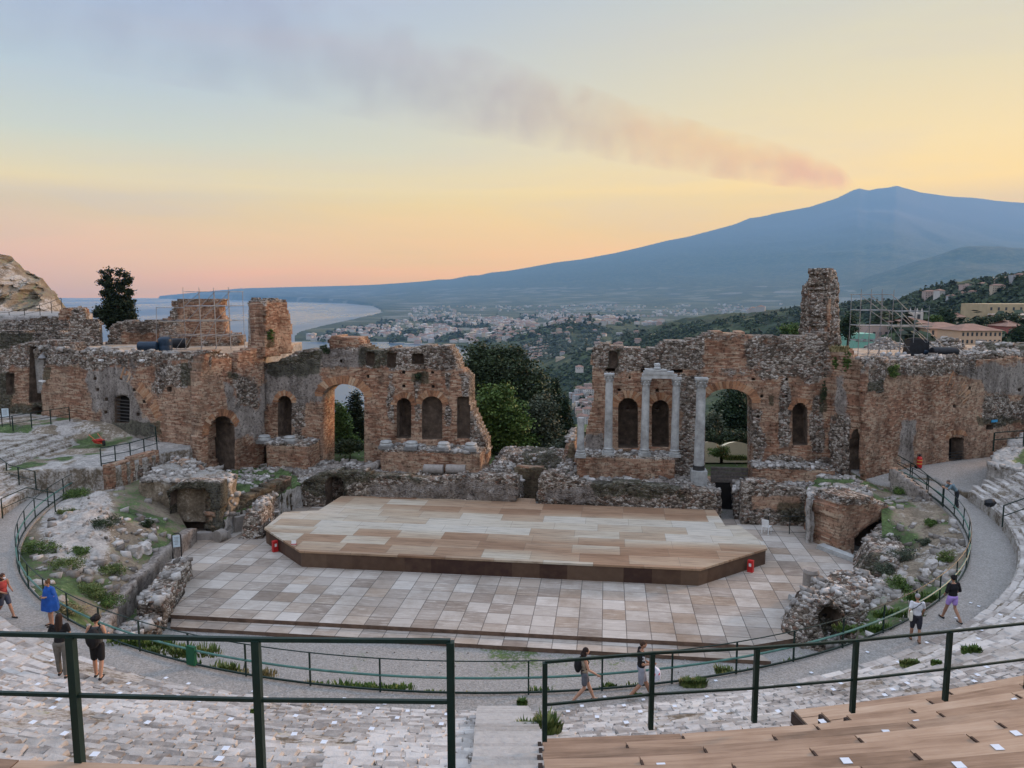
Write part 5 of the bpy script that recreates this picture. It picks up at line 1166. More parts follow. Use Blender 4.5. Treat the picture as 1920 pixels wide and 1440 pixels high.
def column(pl, px, ztop_px, zb, r, label, cap=True, pedestal=0, pxb=None):
    s, _ = pl.pix(px, 800); zt = pl.pix(px, ztop_px)[1]; p = pl.world(s, zb)
    root = empty('marble_column', tuple(p), 0, label, 'column'); H = zt - zb; z = 0
    if pedestal:
        mb = MB(); mb.box((0, 0, pedestal * .5), (r * 3.0, r * 3.0, pedestal), rz=math.radians(-8)); mb.box((0, 0, .12), (r * 3.3, r * 3.3, .24), rz=math.radians(-8)); MBm(mb, 'pedestal', MARBLE, root, False); z = pedestal
        mb = MB(); mb.lathe([(r * 1.12, z), (r * 1.12, z + .3)], n=20); o = mb.build('base_band', flat_mat('dark_stone_band', (.035, .034, .033), .8), None, True); o.parent = root; z += .3
    else:
        mb = MB(); mb.box((0, 0, .08), (r * 2.9, r * 2.9, .16), rz=math.radians(-8)); mb.lathe(attic_base(r, .16, .34), n=22); MBm(mb, 'base', MARBLE, root); z = .5
    hc = r * 2.3 if cap else 0; zs = H - hc
    if z < zs:
        mb = MB(); nd = max(1, int((zs - z) / 1.5)); prof = []
        for k in range(nd * 4 + 1):
            t = k / (nd * 4); rr = r * (1 - .13 * t) * (1 + .012 * math.sin(k * 2.1)); prof.append((rr * (.965 if k % 4 == 0 and 0 < k < nd * 4 else 1), z + (zs - z) * t))
        mb.lathe(prof, n=24); MBm(mb, 'shaft', MARBLE, root)
    if cap: mb = MB(); capital(mb, zs, r * .87, hc); MBm(mb, 'capital', MARBLE, root, False)
    return root
CPL = Plane((4.35, 49.45), (10.7, 48.55)); CPL4 = Plane((4.35, 48.4), (12.9, 47.2))
column(CPL, 1141, 700, 3.5, .28, 'slender pale marble column nearest the gap, with a worn capital')
column(CPL, 1209.5, 708, 3.5, .28, 'middle slender marble column of three, carrying the left end of a marble block')
column(CPL, 1266, 708, 3.5, .27, 'slender marble column carrying the right end of a marble block')
column(CPL4, 1312.5, 708, 1.75, .335, 'tallest grey marble column on a white pedestal beside the right arch', pedestal=1.15)
column(CPL4, 1089, 783, 3.5, .25, 'broken lower stub of a marble column beside the gap', cap=False)
# entablature fragment
sA, _ = CPL.pix(1216, 705); sB, _ = CPL.pix(1260, 705); zt = CPL.pix(1238, 709)[1]; zu = 0
root = empty('entablature', tuple(CPL.world((sA + sB) / 2, zt)), math.radians(-8.2), 'broken white marble entablature block resting on two columns', 'stone block')
L_ = sB - sA + .75; mb = MB(); mb.box((-.05, 0, .13), (L_, .6, .26)); mb.box((-.12, 0, .36), (L_ * .86, .72, .2)); mb.box((-.3, 0, .53), (L_ * .62, .66, .14), jit=.03, rng=rng); MBm(mb, 'block', MARBLE, root, False)
mb = MB(); mb.lathe([(.20, .6), (.24, .66), (.22, .7), (.17, .75), (.21, .8), (.20, .85)], (-.2, 0, 0)); mb.ellip((-.2, 0, .9), (.22, .2, .10), noise=.3); MBm(mb, 'finial', MARBLE, root)
# loose bases and drums
def base_stone(x, y, z, r, label, rz=0):
    root = empty('moulded_stone', (x, y, z), rz, label, 'column base', 'worn column bases on the podiums')
    mb = MB(); mb.box((0, 0, .11), (r * 2.7, r * 2.6, .22), rz=math.radians(-8), jit=.015, rng=rng); MBm(mb, 'plinth', CONCD, root, False)
    mb = MB(); mb.lathe([(a, b + .22) for a, b in attic_base(r, 0, .34)], n=22); MBm(mb, 'moulding', MARBLE, root)
CONCD = tone_mat('dark_base_stone', [(.2, (.10, .105, .105)), (.5, (.18, .18, .175)), (.8, (.32, .32, .31))], .9, .5, 5.0, .6)
BPL = Plane((-9.15, 51.15), (-2.15, 50.2)); BP2 = Plane((-17.4, 52.4), (-14.3, 51.9))
for px, t in ((724, 'worn white column base at the left end of the left podium'), (772, 'worn column base second from the left on the left podium'), (832, 'worn column base third from the left on the left podium'), (883, 'worn white column base at the right end of the left podium')):
    p = BPL.world(BPL.pix(px, 835)[0], 3.5); base_stone(p.x, p.y, 3.5, .34, t)
for px, t in ((496, 'worn column base close to the left wing wall'), (544, 'worn column base on the mossy stump beside the left arch')):
    p = BP2.world(BP2.pix(px, 826)[0], 3.62); base_stone(p.x, p.y, 3.62, .34, t)
def drum(p, r, l, az, label, tilt=0, name='column_drum'):
    mb = MB(); M = Matrix.Translation(p) @ Matrix.Rotation(az, 4, 'Z') @ Matrix.Rotation(math.pi / 2 + tilt, 4, 'Y')
    mb.lathe([(r * .93, -l / 2), (r, -l / 2 + .04), (r * .98, 0), (r, l / 2 - .04), (r * .94, l / 2)], n=20, M=M); o = mb.build(name, STONEG, None, True, attrs={'tone': [rng.uniform(.3, .6)] * len(mb.v)}); return tag(o, label, 'column drum', 'fallen column drums')
STONEG = tone_mat('grey_drum_stone', [(.2, (.16, .145, .13)), (.5, (.30, .275, .25)), (.8, (.43, .41, .38))], .9, .6, 4.0, .6)
drum(Pz(813, 882, 2.2) + Vector((0, 0, .1)), .32, 1.35, math.radians(-8), 'grey fallen column drum lying left of another against the left podium'); drum(Pz(855, 882, 2.2) + Vector((0, 0, .1)), .32, 1.35, math.radians(-8), 'grey fallen column drum lying right of another against the left podium')
drum(Pz(691, 880, 2.2) + Vector((0, 0, .12)), .26, 1.2, math.radians(65), 'fallen drum leaning end on beside the left arch'); drum(Pz(705, 876, 2.2) + Vector((0, .2, .12)), .27, .9, math.radians(80), 'short fallen drum with its round end facing front beside the left arch')
def stone(px, py, z, size, label, cat='stone block', name='stone_block', mat=None, seed=0, tilt=0, rz=0):
    p = Pz(px, py, z); mb = MB(); r_ = random.Random(seed); mb.box((0, 0, size[2] / 2), size, jit=min(size) * .07, rng=r_, taper=.94)
    o = mb.build(name, mat or STONEG, attrs={'tone': [.5] * 8}); o.location = p; o.rotation_euler = (tilt, 0, rz); return tag(o, label, cat)

# ------------------------------------------------------------------ foliage
def leaf_mat(name, lo, mid, hi):
    m, nt, b = new_mat(name, .6); at = N(nt, 'ShaderNodeAttribute', attribute_name='tone')
    nt.links.new(ramp(nt, at.outputs['Fac'], [(.05, lo), (.5, mid), (.95, hi)]), b.inputs['Base Color']); b.inputs['Specular IOR Level'].default_value = .25
    return m
LEAF = {'dark': leaf_mat('dark_leaves', (.012, .022, .010), (.030, .050, .022), (.062, .088, .036)), 'green': leaf_mat('green_leaves', (.022, .050, .010), (.062, .115, .024), (.14, .21, .05)),
        'grey': leaf_mat('grey_leaves', (.022, .034, .022), (.055, .074, .046), (.11, .13, .085)), 'cyp': leaf_mat('cypress_leaves', (.008, .020, .009), (.020, .042, .018), (.042, .072, .030)),
        'black': leaf_mat('conifer_leaves', (.006, .012, .006), (.014, .026, .012), (.035, .05, .022)), 'grass': leaf_mat('grass_leaves', (.035, .06, .015), (.09, .14, .035), (.22, .24, .09)), 'dry': leaf_mat('dry_leaves', (.10, .09, .04), (.22, .19, .09), (.38, .33, .18))}
BARK = flat_mat('bark', (.07, .055, .042), .95, var=.4, scale=5, bump=.5)
def leaves(name, balls, n, size, mat, parent, seed, clump=.5, flat=.5, csize=.34, up=0.0):
    "balls: (centre Vector, (rx, ry, rz)); leaf-sized quads gathered in clumps through the crown volume"
    g = np.random.default_rng(seed); vol = np.array([b[1][0] * b[1][1] * b[1][2] for b in balls]) ** .7; vol /= vol.sum(); cs = []; tn = []
    nc = max(6, n // 34)
    for (c, r), k in zip(balls, g.multinomial(nc, vol)):
        d = g.normal(size=(k, 3)); d /= np.linalg.norm(d, axis=1)[:, None]; rad = g.uniform(.25, 1.0, k) ** .45 * (1 + .16 * g.normal(size=k))
        cs.append(np.array(c)[None] + d * rad[:, None] * np.array(r)[None]); tn.append(np.clip(.5 + .28 * g.normal(size=k), 0, 1))
    cs = np.concatenate(cs); tn = np.concatenate(tn); k = g.integers(0, len(cs), n); P_ = cs[k] + g.normal(size=(n, 3)) * csize * np.array([1, 1, .7]); tone = np.clip(tn[k] * .7 + g.uniform(0, .38, n), 0, 1)
    a = g.normal(size=(n, 3)); a[:, 2] = a[:, 2] * flat + up; a /= np.linalg.norm(a, axis=1)[:, None]; b = np.cross(a, g.normal(size=(n, 3))); b /= np.linalg.norm(b, axis=1)[:, None]
    s = size * g.uniform(.55, 1.25, n)[:, None]; A = a * s; B = b * s * .55
    V = np.stack([P_ - A, P_ + B * .9, P_ + A, P_ - B * .9], 1).reshape(-1, 3); Fq = np.arange(4 * n).reshape(-1, 4)
    o = mesh(name, V, Fq, mat, None, attrs={'tone': np.repeat(tone, 4)}); return adopt(o, parent) if parent else o
def tree(name, label, base, balls_px, Y, n, size, kind, seed, trunk=.22, depth=.8, csize=.4, group=None, cat='tree', limbs=5, zb=None):
    balls = []
    for (px, py, rx, ry) in balls_px:
        c = Pd(px, py, Y); k = Y / F; balls.append((c + Vector((0, random.Random(seed + px).uniform(-.3, .3) * rx * k, 0)), (rx * k, rx * k * depth, ry * k)))
    root = empty(name, tuple(base), 0, label, cat, group)
    leaves('crown', balls, n, size, LEAF[kind], root, seed, csize=csize)
    mb = MB(); r_ = random.Random(seed); b0 = Vector(base); top = sum((b[0] for b in balls), Vector()) / len(balls)
    mb.tube([b0, b0.lerp(top, .4) + Vector((r_.uniform(-.2, .2), r_.uniform(-.2, .2), 0)), top], trunk, 8, radii=[trunk, trunk * .75, trunk * .35])
    for c, r in balls[:limbs]: s_ = b0.lerp(top, r_.uniform(.3, .6)); mb.tube([s_, s_.lerp(c, .5) + Vector((0, 0, r[2] * .1)), c + Vector((0, 0, r[2] * .4))], trunk * .4, 6, radii=[trunk * .45, trunk * .3, trunk * .1])
    o = mb.build('trunk', BARK, None, True); adopt(o, root); return root
tree('oak_tree', 'big dark round evergreen oak filling the gap behind the ruins', (-1.2, 68, -1), [(928, 700, 52, 42), (885, 708, 28, 34), (985, 725, 42, 45), (940, 770, 70, 55), (1000, 790, 34, 55), (900, 660, 22, 16), (955, 665, 30, 18), (866, 690, 14, 22), (1010, 745, 22, 30)], 68, 30000, .17, 'dark', 1, .45, csize=.42)
tree('broadleaf_tree', 'bright green bushy tree in front of the dark oak in the gap', (-.8, 61, 0), [(925, 765, 40, 44), (900, 790, 28, 36), (960, 790, 34, 40), (915, 820, 42, 30), (965, 830, 38, 22), (935, 740, 22, 18)], 61, 17000, .16, 'green', 2, .25, csize=.32)
tree('olive_tree', 'grey green loose tree at the right side of the gap', (2.2, 63, 0), [(1012, 790, 26, 48), (1028, 820, 24, 34), (1005, 840, 26, 22), (1022, 760, 16, 22)], 63, 9000, .14, 'grey', 3, .2, csize=.34)
tree('cypress_tree', 'tall thin dark cypress in the gap, taller of a pair', (3.9, 70, -3), [(1041, 752, 10, 34), (1043, 800, 14, 45), (1040, 722, 5, 12)], 70, 7000, .12, 'cyp', 4, .2, csize=.16, group='cypresses in the gap')
tree('cypress_tree', 'shorter dark cypress in the gap, right of a taller one', (5.0, 69, -3), [(1062, 775, 10, 30), (1064, 815, 14, 35), (1061, 748, 4, 10)], 69, 6000, .12, 'cyp', 5, .2, csize=.16, group='cypresses in the gap')
tree('shrub', 'low green shrub behind the wall at the right end of the gap', (5.6, 58, 0), [(1062, 838, 24, 14), (1040, 850, 20, 10), (1082, 826, 12, 18)], 58, 4000, .12, 'grey', 6, .08, csize=.25, cat='shrub')
tree('broadleaf_tree', 'light green sapling seen through the left arch', (-13.8, 62, 0), [(640, 800, 14, 34), (648, 830, 22, 18), (634, 770, 8, 18)], 62, 5500, .13, 'green', 7, .12, csize=.26)
tree('conifer_tree', 'dark conifer seen through the right side of the left arch', (-12.6, 65, 0), [(668, 770, 14, 26), (670, 805, 17, 32), (664, 745, 7, 10)], 65, 6000, .13, 'black', 8, .18, csize=.24)
tree('shrub', 'dark low bush at the foot of the left arch view', (-13.0, 59, 0), [(655, 838, 26, 10)], 59, 1800, .12, 'dark', 9, .06, csize=.2, cat='shrub')
tree('pine_tree', 'broad dark green pine seen through the right arch', (19.5, 78, -3), [(1375, 770, 30, 30), (1360, 805, 34, 26), (1395, 800, 30, 34), (1380, 740, 20, 14)], 78, 12000, .18, 'cyp', 10, .3, csize=.45)
tree('shrub', 'pale green bush left of the pine in the right arch', (17.0, 72, -3), [(1332, 805, 16, 20), (1340, 785, 10, 12)], 72, 2600, .16, 'grey', 11, .1, csize=.3, cat='shrub')
tree('conifer_tree', 'dark spiky conifer standing beyond the left wing roof', (-39.5, 76, 5), [(196, 590, 15, 13), (232, 590, 17, 15), (214, 598, 20, 14), (248, 594, 9, 8), (182, 583, 7, 6), (205, 570, 14, 12), (232, 566, 15, 11), (246, 572, 7, 5), (214, 552, 15, 12), (238, 548, 8, 7), (196, 552, 7, 6), (206, 536, 10, 9), (228, 534, 11, 10), (243, 526, 5, 5), (190, 530, 5, 5), (202, 518, 6, 8), (222, 516, 6, 8), (236, 514, 4, 5), (190, 510, 3, 4), (206, 506, 3, 5), (224, 504, 3, 5), (255, 603, 5, 5), (216, 580, 12, 30), (214, 612, 9, 10)], 76, 20000, .13, 'black', 12, .35, csize=.17)
def tuft(px, py, z, w, h, kind, n=260, Y=None, label=None, seed=0, size=.06, cat='weed', name='weed_tuft', group='weeds growing among the stones', pos=None):
    "grass and weeds: upright blades fanning out of the ground; shrubs and bushes: dense leafy balls"
    p = pos or (Pd(px, py, Y) if Y else Pz(px, py, z))
    if name in ('shrub', 'bush'):
        r_ = random.Random(seed); balls = [(Vector((r_.uniform(-.3, .3) * w, r_.uniform(-.2, .2) * w, h * r_.uniform(.25, .6))), (w * r_.uniform(.2, .34), w * r_.uniform(.2, .3), h * r_.uniform(.3, .5))) for _ in range(5)]
        o = leaves(name, balls, n * 5, size * .62, LEAF[kind], None, seed, csize=w * .06, up=.3)
    else:
        g = np.random.default_rng(seed); m = n * 3; a = g.uniform(0, 6.28, m); q = np.sqrt(g.random(m)); k = 5; cx_ = g.uniform(-.42, .42, k) * w; ci = g.integers(0, k, m)
        bx = cx_[ci] + q * np.cos(a) * w * .26; by = q * np.sin(a) * w * .22; hh = h * g.uniform(.15, 1.0, m) ** 1.5 * (1 - .5 * q) * g.uniform(.6, 1, k)[ci]
        tx_ = bx + np.cos(a) * hh * .45; ty_ = by + np.sin(a) * hh * .45; wd = .012 + .014 * g.random(m); dx, dy = -np.sin(a) * wd, np.cos(a) * wd; z0 = 0 * bx
        V = np.stack([np.stack([bx - dx, by - dy, z0 - .05], -1), np.stack([bx + dx, by + dy, z0 - .05], -1), np.stack([(bx + tx_) / 2 + dx * 1.3, (by + ty_) / 2 + dy * 1.3, hh * .62], -1), np.stack([tx_, ty_, hh], -1), np.stack([(bx + tx_) / 2 - dx * 1.3, (by + ty_) / 2 - dy * 1.3, hh * .62], -1)], 1).reshape(-1, 3)
        b = np.arange(m) * 5; Fq = np.concatenate([np.stack([b, b + 1, b + 2, b + 4], -1), np.stack([b + 4, b + 2, b + 3, b + 3], -1)]); Fl = Fq[:m].tolist() + [f[:3] for f in Fq[m:].tolist()]
        tone = np.repeat(np.clip(g.uniform(.15, .9, m), 0, 1), 5); o = mesh(name, V, Fl, LEAF[kind], None, attrs={'tone': tone})
    o.location = p
    return tag(o, label, cat, group)

# ------------------------------------------------------------------ ruins beyond the gap, tents, side ruins
def mound(name, label, poly, h, zb, seed, cat='ruin', green=.2, amp=.12, rock=.9, prof=1.2, res=.16, group=None):
    P_ = [(p.x, p.y) if isinstance(p, Vector) else p for p in poly]
    o = patch(name, P_, lambda X, Y: zb + h * sstep(0, prof, -sdf_poly(X, Y, P_)[0] + .15) + .12 * fbm(X + seed, Y, 0, 3, seed), res, MASON, lambda X, Y, Z: (0 * X + rock, 0 * X, green + 1.1 * sstep(.1, .5, fbm(X * .7, Y * .7, 0, 3, seed + 3))), zb - .6, amp, rough=.25)
    return tag(o, label, cat, group)
mound('ruined_footing', 'low weedy ruined footings across the bottom of the gap', [(-1.6, 53), (8.5, 51.5), (9, 55.5), (-1.5, 57.5)], 1.5, 1.1, 3)
mound('ruined_footing', 'squat block of broken wall at the left side of the gap passage', [(-1.6, 50.2), (-.1, 50), (.3, 52.5), (-1.4, 52.7)], .9, 2.0, 5, green=0)
mound('ruined_footing', 'jagged rubble heap at the foot of the broken column stub', [Pz(1012, 915, 1.8), Pz(1085, 925, 1.8), Pz(1096, 870, 2.2), Pz(1050, 862, 2.2)], 1.1, 1.6, 7, green=0)
mound('ruined_footing', 'bare rock leaning on the left end of the right podium', [Pz(1052, 872, 2.2), Pz(1084, 876, 2.2), Pz(1086, 845, 2.2), Pz(1066, 838, 2.2)], 2.0, 2.0, 8, green=0, prof=.6, rock=.4)
GP = Plane((-1, 53.2), (6, 52.3)); pw = wall_thing('passage_wall', GP, 'dark brick back wall of the sunken passage in the gap')
adopt(ruin_wall('wall_face', Plane((-.3, 50.3), (4, 49.7)), [(960, 960), (962, 878), (1020, 876), (1030, 960)], res=.15, thick=.5, seed=9, zones=[('dark', rect(960, 880, 1030, 960), .6)]), pw)
DARKP = Plane((12.6, 48.6), (16.8, 47.8)); pw = wall_thing('sunken_doorway', DARKP, 'black sunken doorway with a timber lintel under the right arch', 'doorway')
mb = MB(); s0, z0 = DARKP.pix(1345, 965); s1, z1 = DARKP.pix(1388, 905); c_ = DARKP.world((s0 + s1) / 2, (z0 + z1) / 2, .0); mb.box(c_, (s1 - s0 + .4, .1, z1 - z0), rz=math.radians(-8)); adopt(mb.build('opening', DARK), pw)  # near-black panel as the painted shade of the doorway
mb = MB()
for k in range(4): c_ = DARKP.world((s0 + s1) / 2, z1 + .1 + k * .24, .05 - k * .12); mb.box(c_, (s1 - s0 + 1.0, .22, .2), rz=math.radians(-8), jit=.01, rng=rng)
adopt(mb.build('lintel', flat_mat('weathered_lintel', (.09, .08, .072), .9, var=.3)), pw)
# pale tents behind the right arch
TENT = flat_mat('cream_canvas', (.70, .64, .47), .8, var=.05)
for k, (px0, px1, lb) in enumerate(((1300, 1356, 'cream curved tent roof behind the right arch, left of two'), (1350, 1412, 'cream curved tent roof behind the right arch, right of two'))):
    v, f = [], []; n = 10; a = Pd(px0, 858, 58); b = Pd(px1, 858, 58)
    for i in range(n + 1):
        t = i / n; x = a.x + (b.x - a.x) * t; z = a.z + .75 + .52 * math.sin(math.pi * t) ** .8
        v += [(x, 58, z), (x + 1.2, 63, z - 1.0), (x, 58, a.z - .4), (x + 1.2, 63, z - 1.8)]
    for i in range(n):
        o = i * 4; f += [(o, o + 4, o + 5, o + 1), (o + 2, o + 3, o + 7, o + 6), (o, o + 2, o + 6, o + 4)]
    tag(mesh('tent', v, f, TENT, smooth=False), lb, 'tent', 'cream tents')
tree('hedge', 'dark green hedge behind the cream tents seen through the right arch', (17.5, 68, 0), [(1345, 822, 18, 12), (1375, 820, 20, 14), (1400, 822, 16, 12), (1320, 824, 14, 10)], 68, 5000, .13, 'dark', 14, .1, csize=.25, cat='hedge')
tuft(1350, 856, 0, 1.6, .8, 'green', 700, Y=56.5, label='yellow green bush in front of the cream tents', seed=3, size=.10, cat='bush', name='bush', group=None)
tuft(1375, 860, 0, 2.2, .5, 'grass', 600, Y=56, label='low yellow grass clump in front of the cream tents', seed=4, size=.09)
tuft(1350, 850, 0, .35, 1.1, 'dry', 160, Y=56.3, label='orange flower spike in front of the cream tents', seed=5, size=.10, cat='plant', name='flower_spike', group=None)

# vaulted ruin left of the stage
VL = Plane((-20.2, 41.6), (-16.4, 41.2)); VS = Plane((-16.9, 41.25), (-13.9, 47.6))
e = wall_thing('vaulted_ruin', VL, 'dark vaulted ruin block beside the left end of the paving', 'ruin')
adopt(ruin_wall('front_wall', VL, [(300, 1030), (313, 1010), (316, 920), (330, 908), (360, 902), (400, 900), (412, 905), (414, 1030)], (), [([(318, 1020), (318, 925), (330, 917), (380, 917), (395, 930), (400, 1020)], 1.6)], [('dark', rect(300, 908, 420, 1030), .5), ('dark', rect(315, 915, 400, 1030), .3), ('plaster', rect(385, 905, 420, 990), .3)], .14, .8, base=(.75, .1, .3), seed=12, amp=(.03, .11)), e)
adopt(ruin_wall('side_wall', VS, [(404, 1025), (404, 930), (420, 950), (440, 955), (480, 925), (520, 905), (545, 895), (548, 960), (470, 1020)], (), (), [('dark', rect(400, 890, 560, 1030), 1.5)], .14, .8, base=(.45, .3, 0), seed=13), e)
adopt(patch('rubble_top', [(-20.4, 42.45), (-16.5, 42.15), (-16.4, 43.2), (-18.2, 45.6), (-22.2, 46.8), (-22.0, 43)], lambda X, Y: 3.35 + 0 * X, .18, EARTH, lambda X, Y, Z: (1.2 * sstep(1.0, .5, Y - 41.6 + (X + 16.5) * -.15 * 0) + 1.1 * sstep(-18, -17, X) + .1, .25 + 0 * X, .6 + 0 * X), 1.0, .16, skirt_zone=(.3, .2, 0), rough=.2), e)
o = patch('weedy_slope', [(-16.6, 41.7), (-13.6, 48.0), (-17, 52.4), (-21.2, 49.2), (-18.8, 45.4)], lambda X, Y: 1.5 + .5 * sstep(42, 50, Y), .2, EARTH, lambda X, Y, Z: (.5 + .6 * sstep(0, .3, fbm(X * .8, Y * .8, 0, 3, 2)), 1.0 + 0 * X, 0 * X), .1, .16, rough=.1); tag(o, kind='structure')
mound('ruined_footing', 'stepped brick debris against the foot of the left wing', [Pz(300, 835, 3.9), Pz(388, 886, 2.5), Pz(410, 905, 2.4), Pz(380, 900, 3.0), Pz(300, 880, 3.0)], 1.0, 2.6, 11, green=.1, rock=.45)
mound('ruined_footing', 'low ruined wall stub curving beside the left end of the stage', [Pz(455, 1008, .34), Pz(492, 1010, .34), Pz(530, 960, .34), Pz(610, 935, .34), Pz(596, 925, .34), Pz(500, 960, .34)], 1.5, .3, 12, green=.1, prof=.35)
mound('ruined_footing', 'pale broken wall end between the left stage corner and the small vault', [Pz(545, 950, .34), Pz(608, 948, .34), Pz(612, 915, 1.2), Pz(560, 915, 1.2)], 1.5, .4, 13, green=0, prof=.3, rock=.6)
stone(388, 1010, .34, (2.6, .5, .4), 'long low pale stone block at the foot of the vaulted ruin', seed=1, mat=STONEG, rz=.1); stone(455, 988, .34, (1.3, 2.0, .9), 'big pale squared stone block beside a white chair', seed=2, rz=-.6)
drum(Pz(413, 1014, .34) + Vector((0, 0, .3)), .36, .5, 1.2, 'short thick drum at the foot of the vaulted ruin')
# curved low wall along the left ditch and the rubble wall end beside the paving
def low_wall(name, label, pts, w, h, zb, zn, seed, mat=MASON, cat='wall', taper=0):
    v = [Vector(p) for p in pts]; L_, R_ = [], []
    for i, p in enumerate(v):
        d = (v[min(i + 1, len(v) - 1)] - v[max(i - 1, 0)]).normalized(); n = Vector((-d.y, d.x)) * w / 2; L_.append(tuple(p + n)); R_.append(tuple(p - n))
    poly = L_ + R_[::-1]
    o = patch(name, poly, lambda X, Y: zb + h * (1 + .12 * fbm(X, Y, 0, 3, seed)), .14, mat, lambda X, Y, Z: tuple(0 * X + q for q in zn), zb - .3, .08, skirt_zone=zn, rough=.08); return tag(o, label, cat)
low_wall('curved_wall', 'curved pale plastered wall holding the left bank above a ditch', [(-18.0, 40.6), (-17.9, 37.5), (-17.7, 34.2), (-17.2, 31), (-16.2, 28), (-14.2, 25.4)], .55, 1.2, 0, (.2, 1.0, 0), 3)
low_wall('broken_wall', 'thick broken rubble wall end beside the left edge of the paving', [(-15.3, 30.2), (-15.8, 32.6), (-16.3, 35.4)], 1.0, 1.25, 0, (1, 0, 0), 4)
low_wall('broken_wall', 'small white rubble stub at the left end of the orchestra steps', [(-15.6, 28.2), (-15.2, 30.0)], .9, .7, 0, (1, .1, 0), 5)
# right brick vault ruin and lower cave ruin
VR = Plane((17.2, 38.9), (21.2, 40.6))
e = wall_thing('vaulted_ruin', VR, 'broken brick vault with a dark arched hollow at the right of the paving', 'ruin')
adopt(ruin_wall('arch_wall', VR, [(1570, 1075), (1572, 960), (1580, 935), (1600, 928), (1640, 935), (1665, 945), (1680, 965), (1684, 1000), (1660, 1040), (1640, 1075)], [], [([(1600, 1060), (1602, 1010), (1622, 990), (1650, 975), (1662, 985), (1666, 1000), (1640, 1015), (1628, 1060)], 2.6)], [('brick', rect(1570, 940, 1675, 1050), .4), ('rubble', rect(1570, 920, 1690, 946), .3), ('rubble', rect(1618, 1020, 1690, 1080), .5)], .13, 1.8, base=(.5, 0, 0), seed=15), e)
adopt(patch('rubble_top', [(16.5, 40.5), (20.8, 42.2), (21.6, 44.5), (19.5, 46.0), (17.6, 43)], lambda X, Y: 2.85 + .1 * fbm(X, Y, 0, 2, 2), .18, EARTH, lambda X, Y, Z: (.9 * sstep(2.6, 1.0, Y - 39.6 - (X - 17) * .4) + .2, 1.1 * sstep(.8, 2.4, Y - 39.6 - (X - 17) * .4), 0 * X), 0, .14, skirt_zone=(.7, 0, 0), rough=.2), e)
adopt(patch('return_wall', strip((17.2, 40.2), (17.5, 43.2), -1.0), lambda X, Y: 2.6 + 0 * X, .16, MASON, lambda X, Y, Z: (0 * X + 1, 0 * X, 0 * X), 0, .12, skirt_zone=(.35, 0, 0), rough=.1), e)
e = empty('cave_ruin', (13.5, 30, 0), 0, 'rocky rubble hump with a small cave mouth at lower right', 'ruin')
pol = [(10.9, 29.3), (12.4, 28.2), (14.6, 28.7), (17.2, 31.0), (17.0, 34.2), (14.8, 34.0), (13.1, 32.4), (11.6, 31.0)]
def cz(X, Y):
    d = -sdf_poly(X, Y, pol)[0]; h = 1.5 * sstep(-.1, .9, d); hole = np.exp(-(((X - 13.1) / .62) ** 2 + ((Y - 28.9) / .9) ** 2) ** 1.6)
    return .1 + h * (1 - .9 * hole)
adopt(patch('rubble_hump', pol, cz, .13, MASON, lambda X, Y, Z: (0 * X + 1, 0 * X, 1.2 * np.exp(-(((X - 13.1) / .62) ** 2 + ((Y - 28.8) / .9) ** 2) ** 2)), 0, .16, skirt_zone=(.9, 0, 0), rough=.25), e)  # masonry darkened at the cave mouth, shade put into the colour
adopt(ruin_wall('cave_mouth', Plane((11.6, 28.7), (14.9, 28.9)), [(1515, 1240), (1516, 1180), (1525, 1150), (1540, 1132), (1560, 1128), (1575, 1140), (1590, 1165), (1600, 1240)], (), [(arch(1535, 1576, 1138, 1240, 1.1), .8)], (), .13, .5, base=(1, 0, 0), seed=17, mat=MASON), e)
hp = Plane((11.6, 29.55), (14.9, 29.75)); mb = MB(); s0, z0 = hp.pix(1535, 1235); s1, z1 = hp.pix(1577, 1136); mb.box(hp.world((s0 + s1) / 2, (z0 + z1) / 2), (s1 - s0, .1, z1 - z0)); adopt(mb.build('hollow', DARK), e)  # near-black panel standing in for the shade inside the cave
mound('broken_wall', 'low broken masonry heap between the right vault and the cave ruin', [(16.9, 35.0), (18.4, 33.4), (20.6, 36.5), (21.0, 40.4), (19.4, 40.1), (17.7, 37.6)], 1.35, .2, 27, green=.25, cat='ruin', prof=.9)
p = Pz(1520, 1095, 1.1); mb = MB(); mb.lathe([(.33, 0), (.35, .1), (.34, .75), (.36, .8), (.30, .95)], (0, 0, 0), 18); o = mb.build('column_stump', STONEG, None, True, attrs={'tone': [.5] * len(mb.v)}); o.location = p - Vector((0, 0, .25)); tag(o, 'round pale column stump at the top of the cave ruin', 'column stump')
stone(1500, 1135, .34, (.35, 1.5, .25), 'narrow white marble slab lying at the right edge of the paving', mat=MARBLE, seed=4, rz=.15); stone(1570, 1040, .34, (.5, 2.4, .25), 'long broken white marble kerb lying beside the right vault', mat=MARBLE, seed=5, rz=.45)
for k, (px, py, s_) in enumerate(((250, 1040, .9), (225, 1022, 1.0), (262, 1010, .8), (205, 1005, .7), (240, 1000, .7), (272, 1030, .6), (190, 1030, .7))):
    p = Pz(px, py, 1.5); mb = MB(); mb.ellip((0, 0, 0), (s_ * .62, s_ * .5, s_ * .55), 14, 9, noise=.55, seed=k * 3.1); o = mb.build('boulder', STONE, attrs={'tone': [.55 + .05 * (k % 3)] * len(mb.v)}); o.location = p; o.rotation_euler = (.3 * k, .2 * k, k)
    tag(o, 'pale rounded boulder on the left bank, %s of seven from the stage side' % ORD[[3, 4, 1, 5, 2, 0, 6][k]], 'boulder', 'boulders on the left bank')
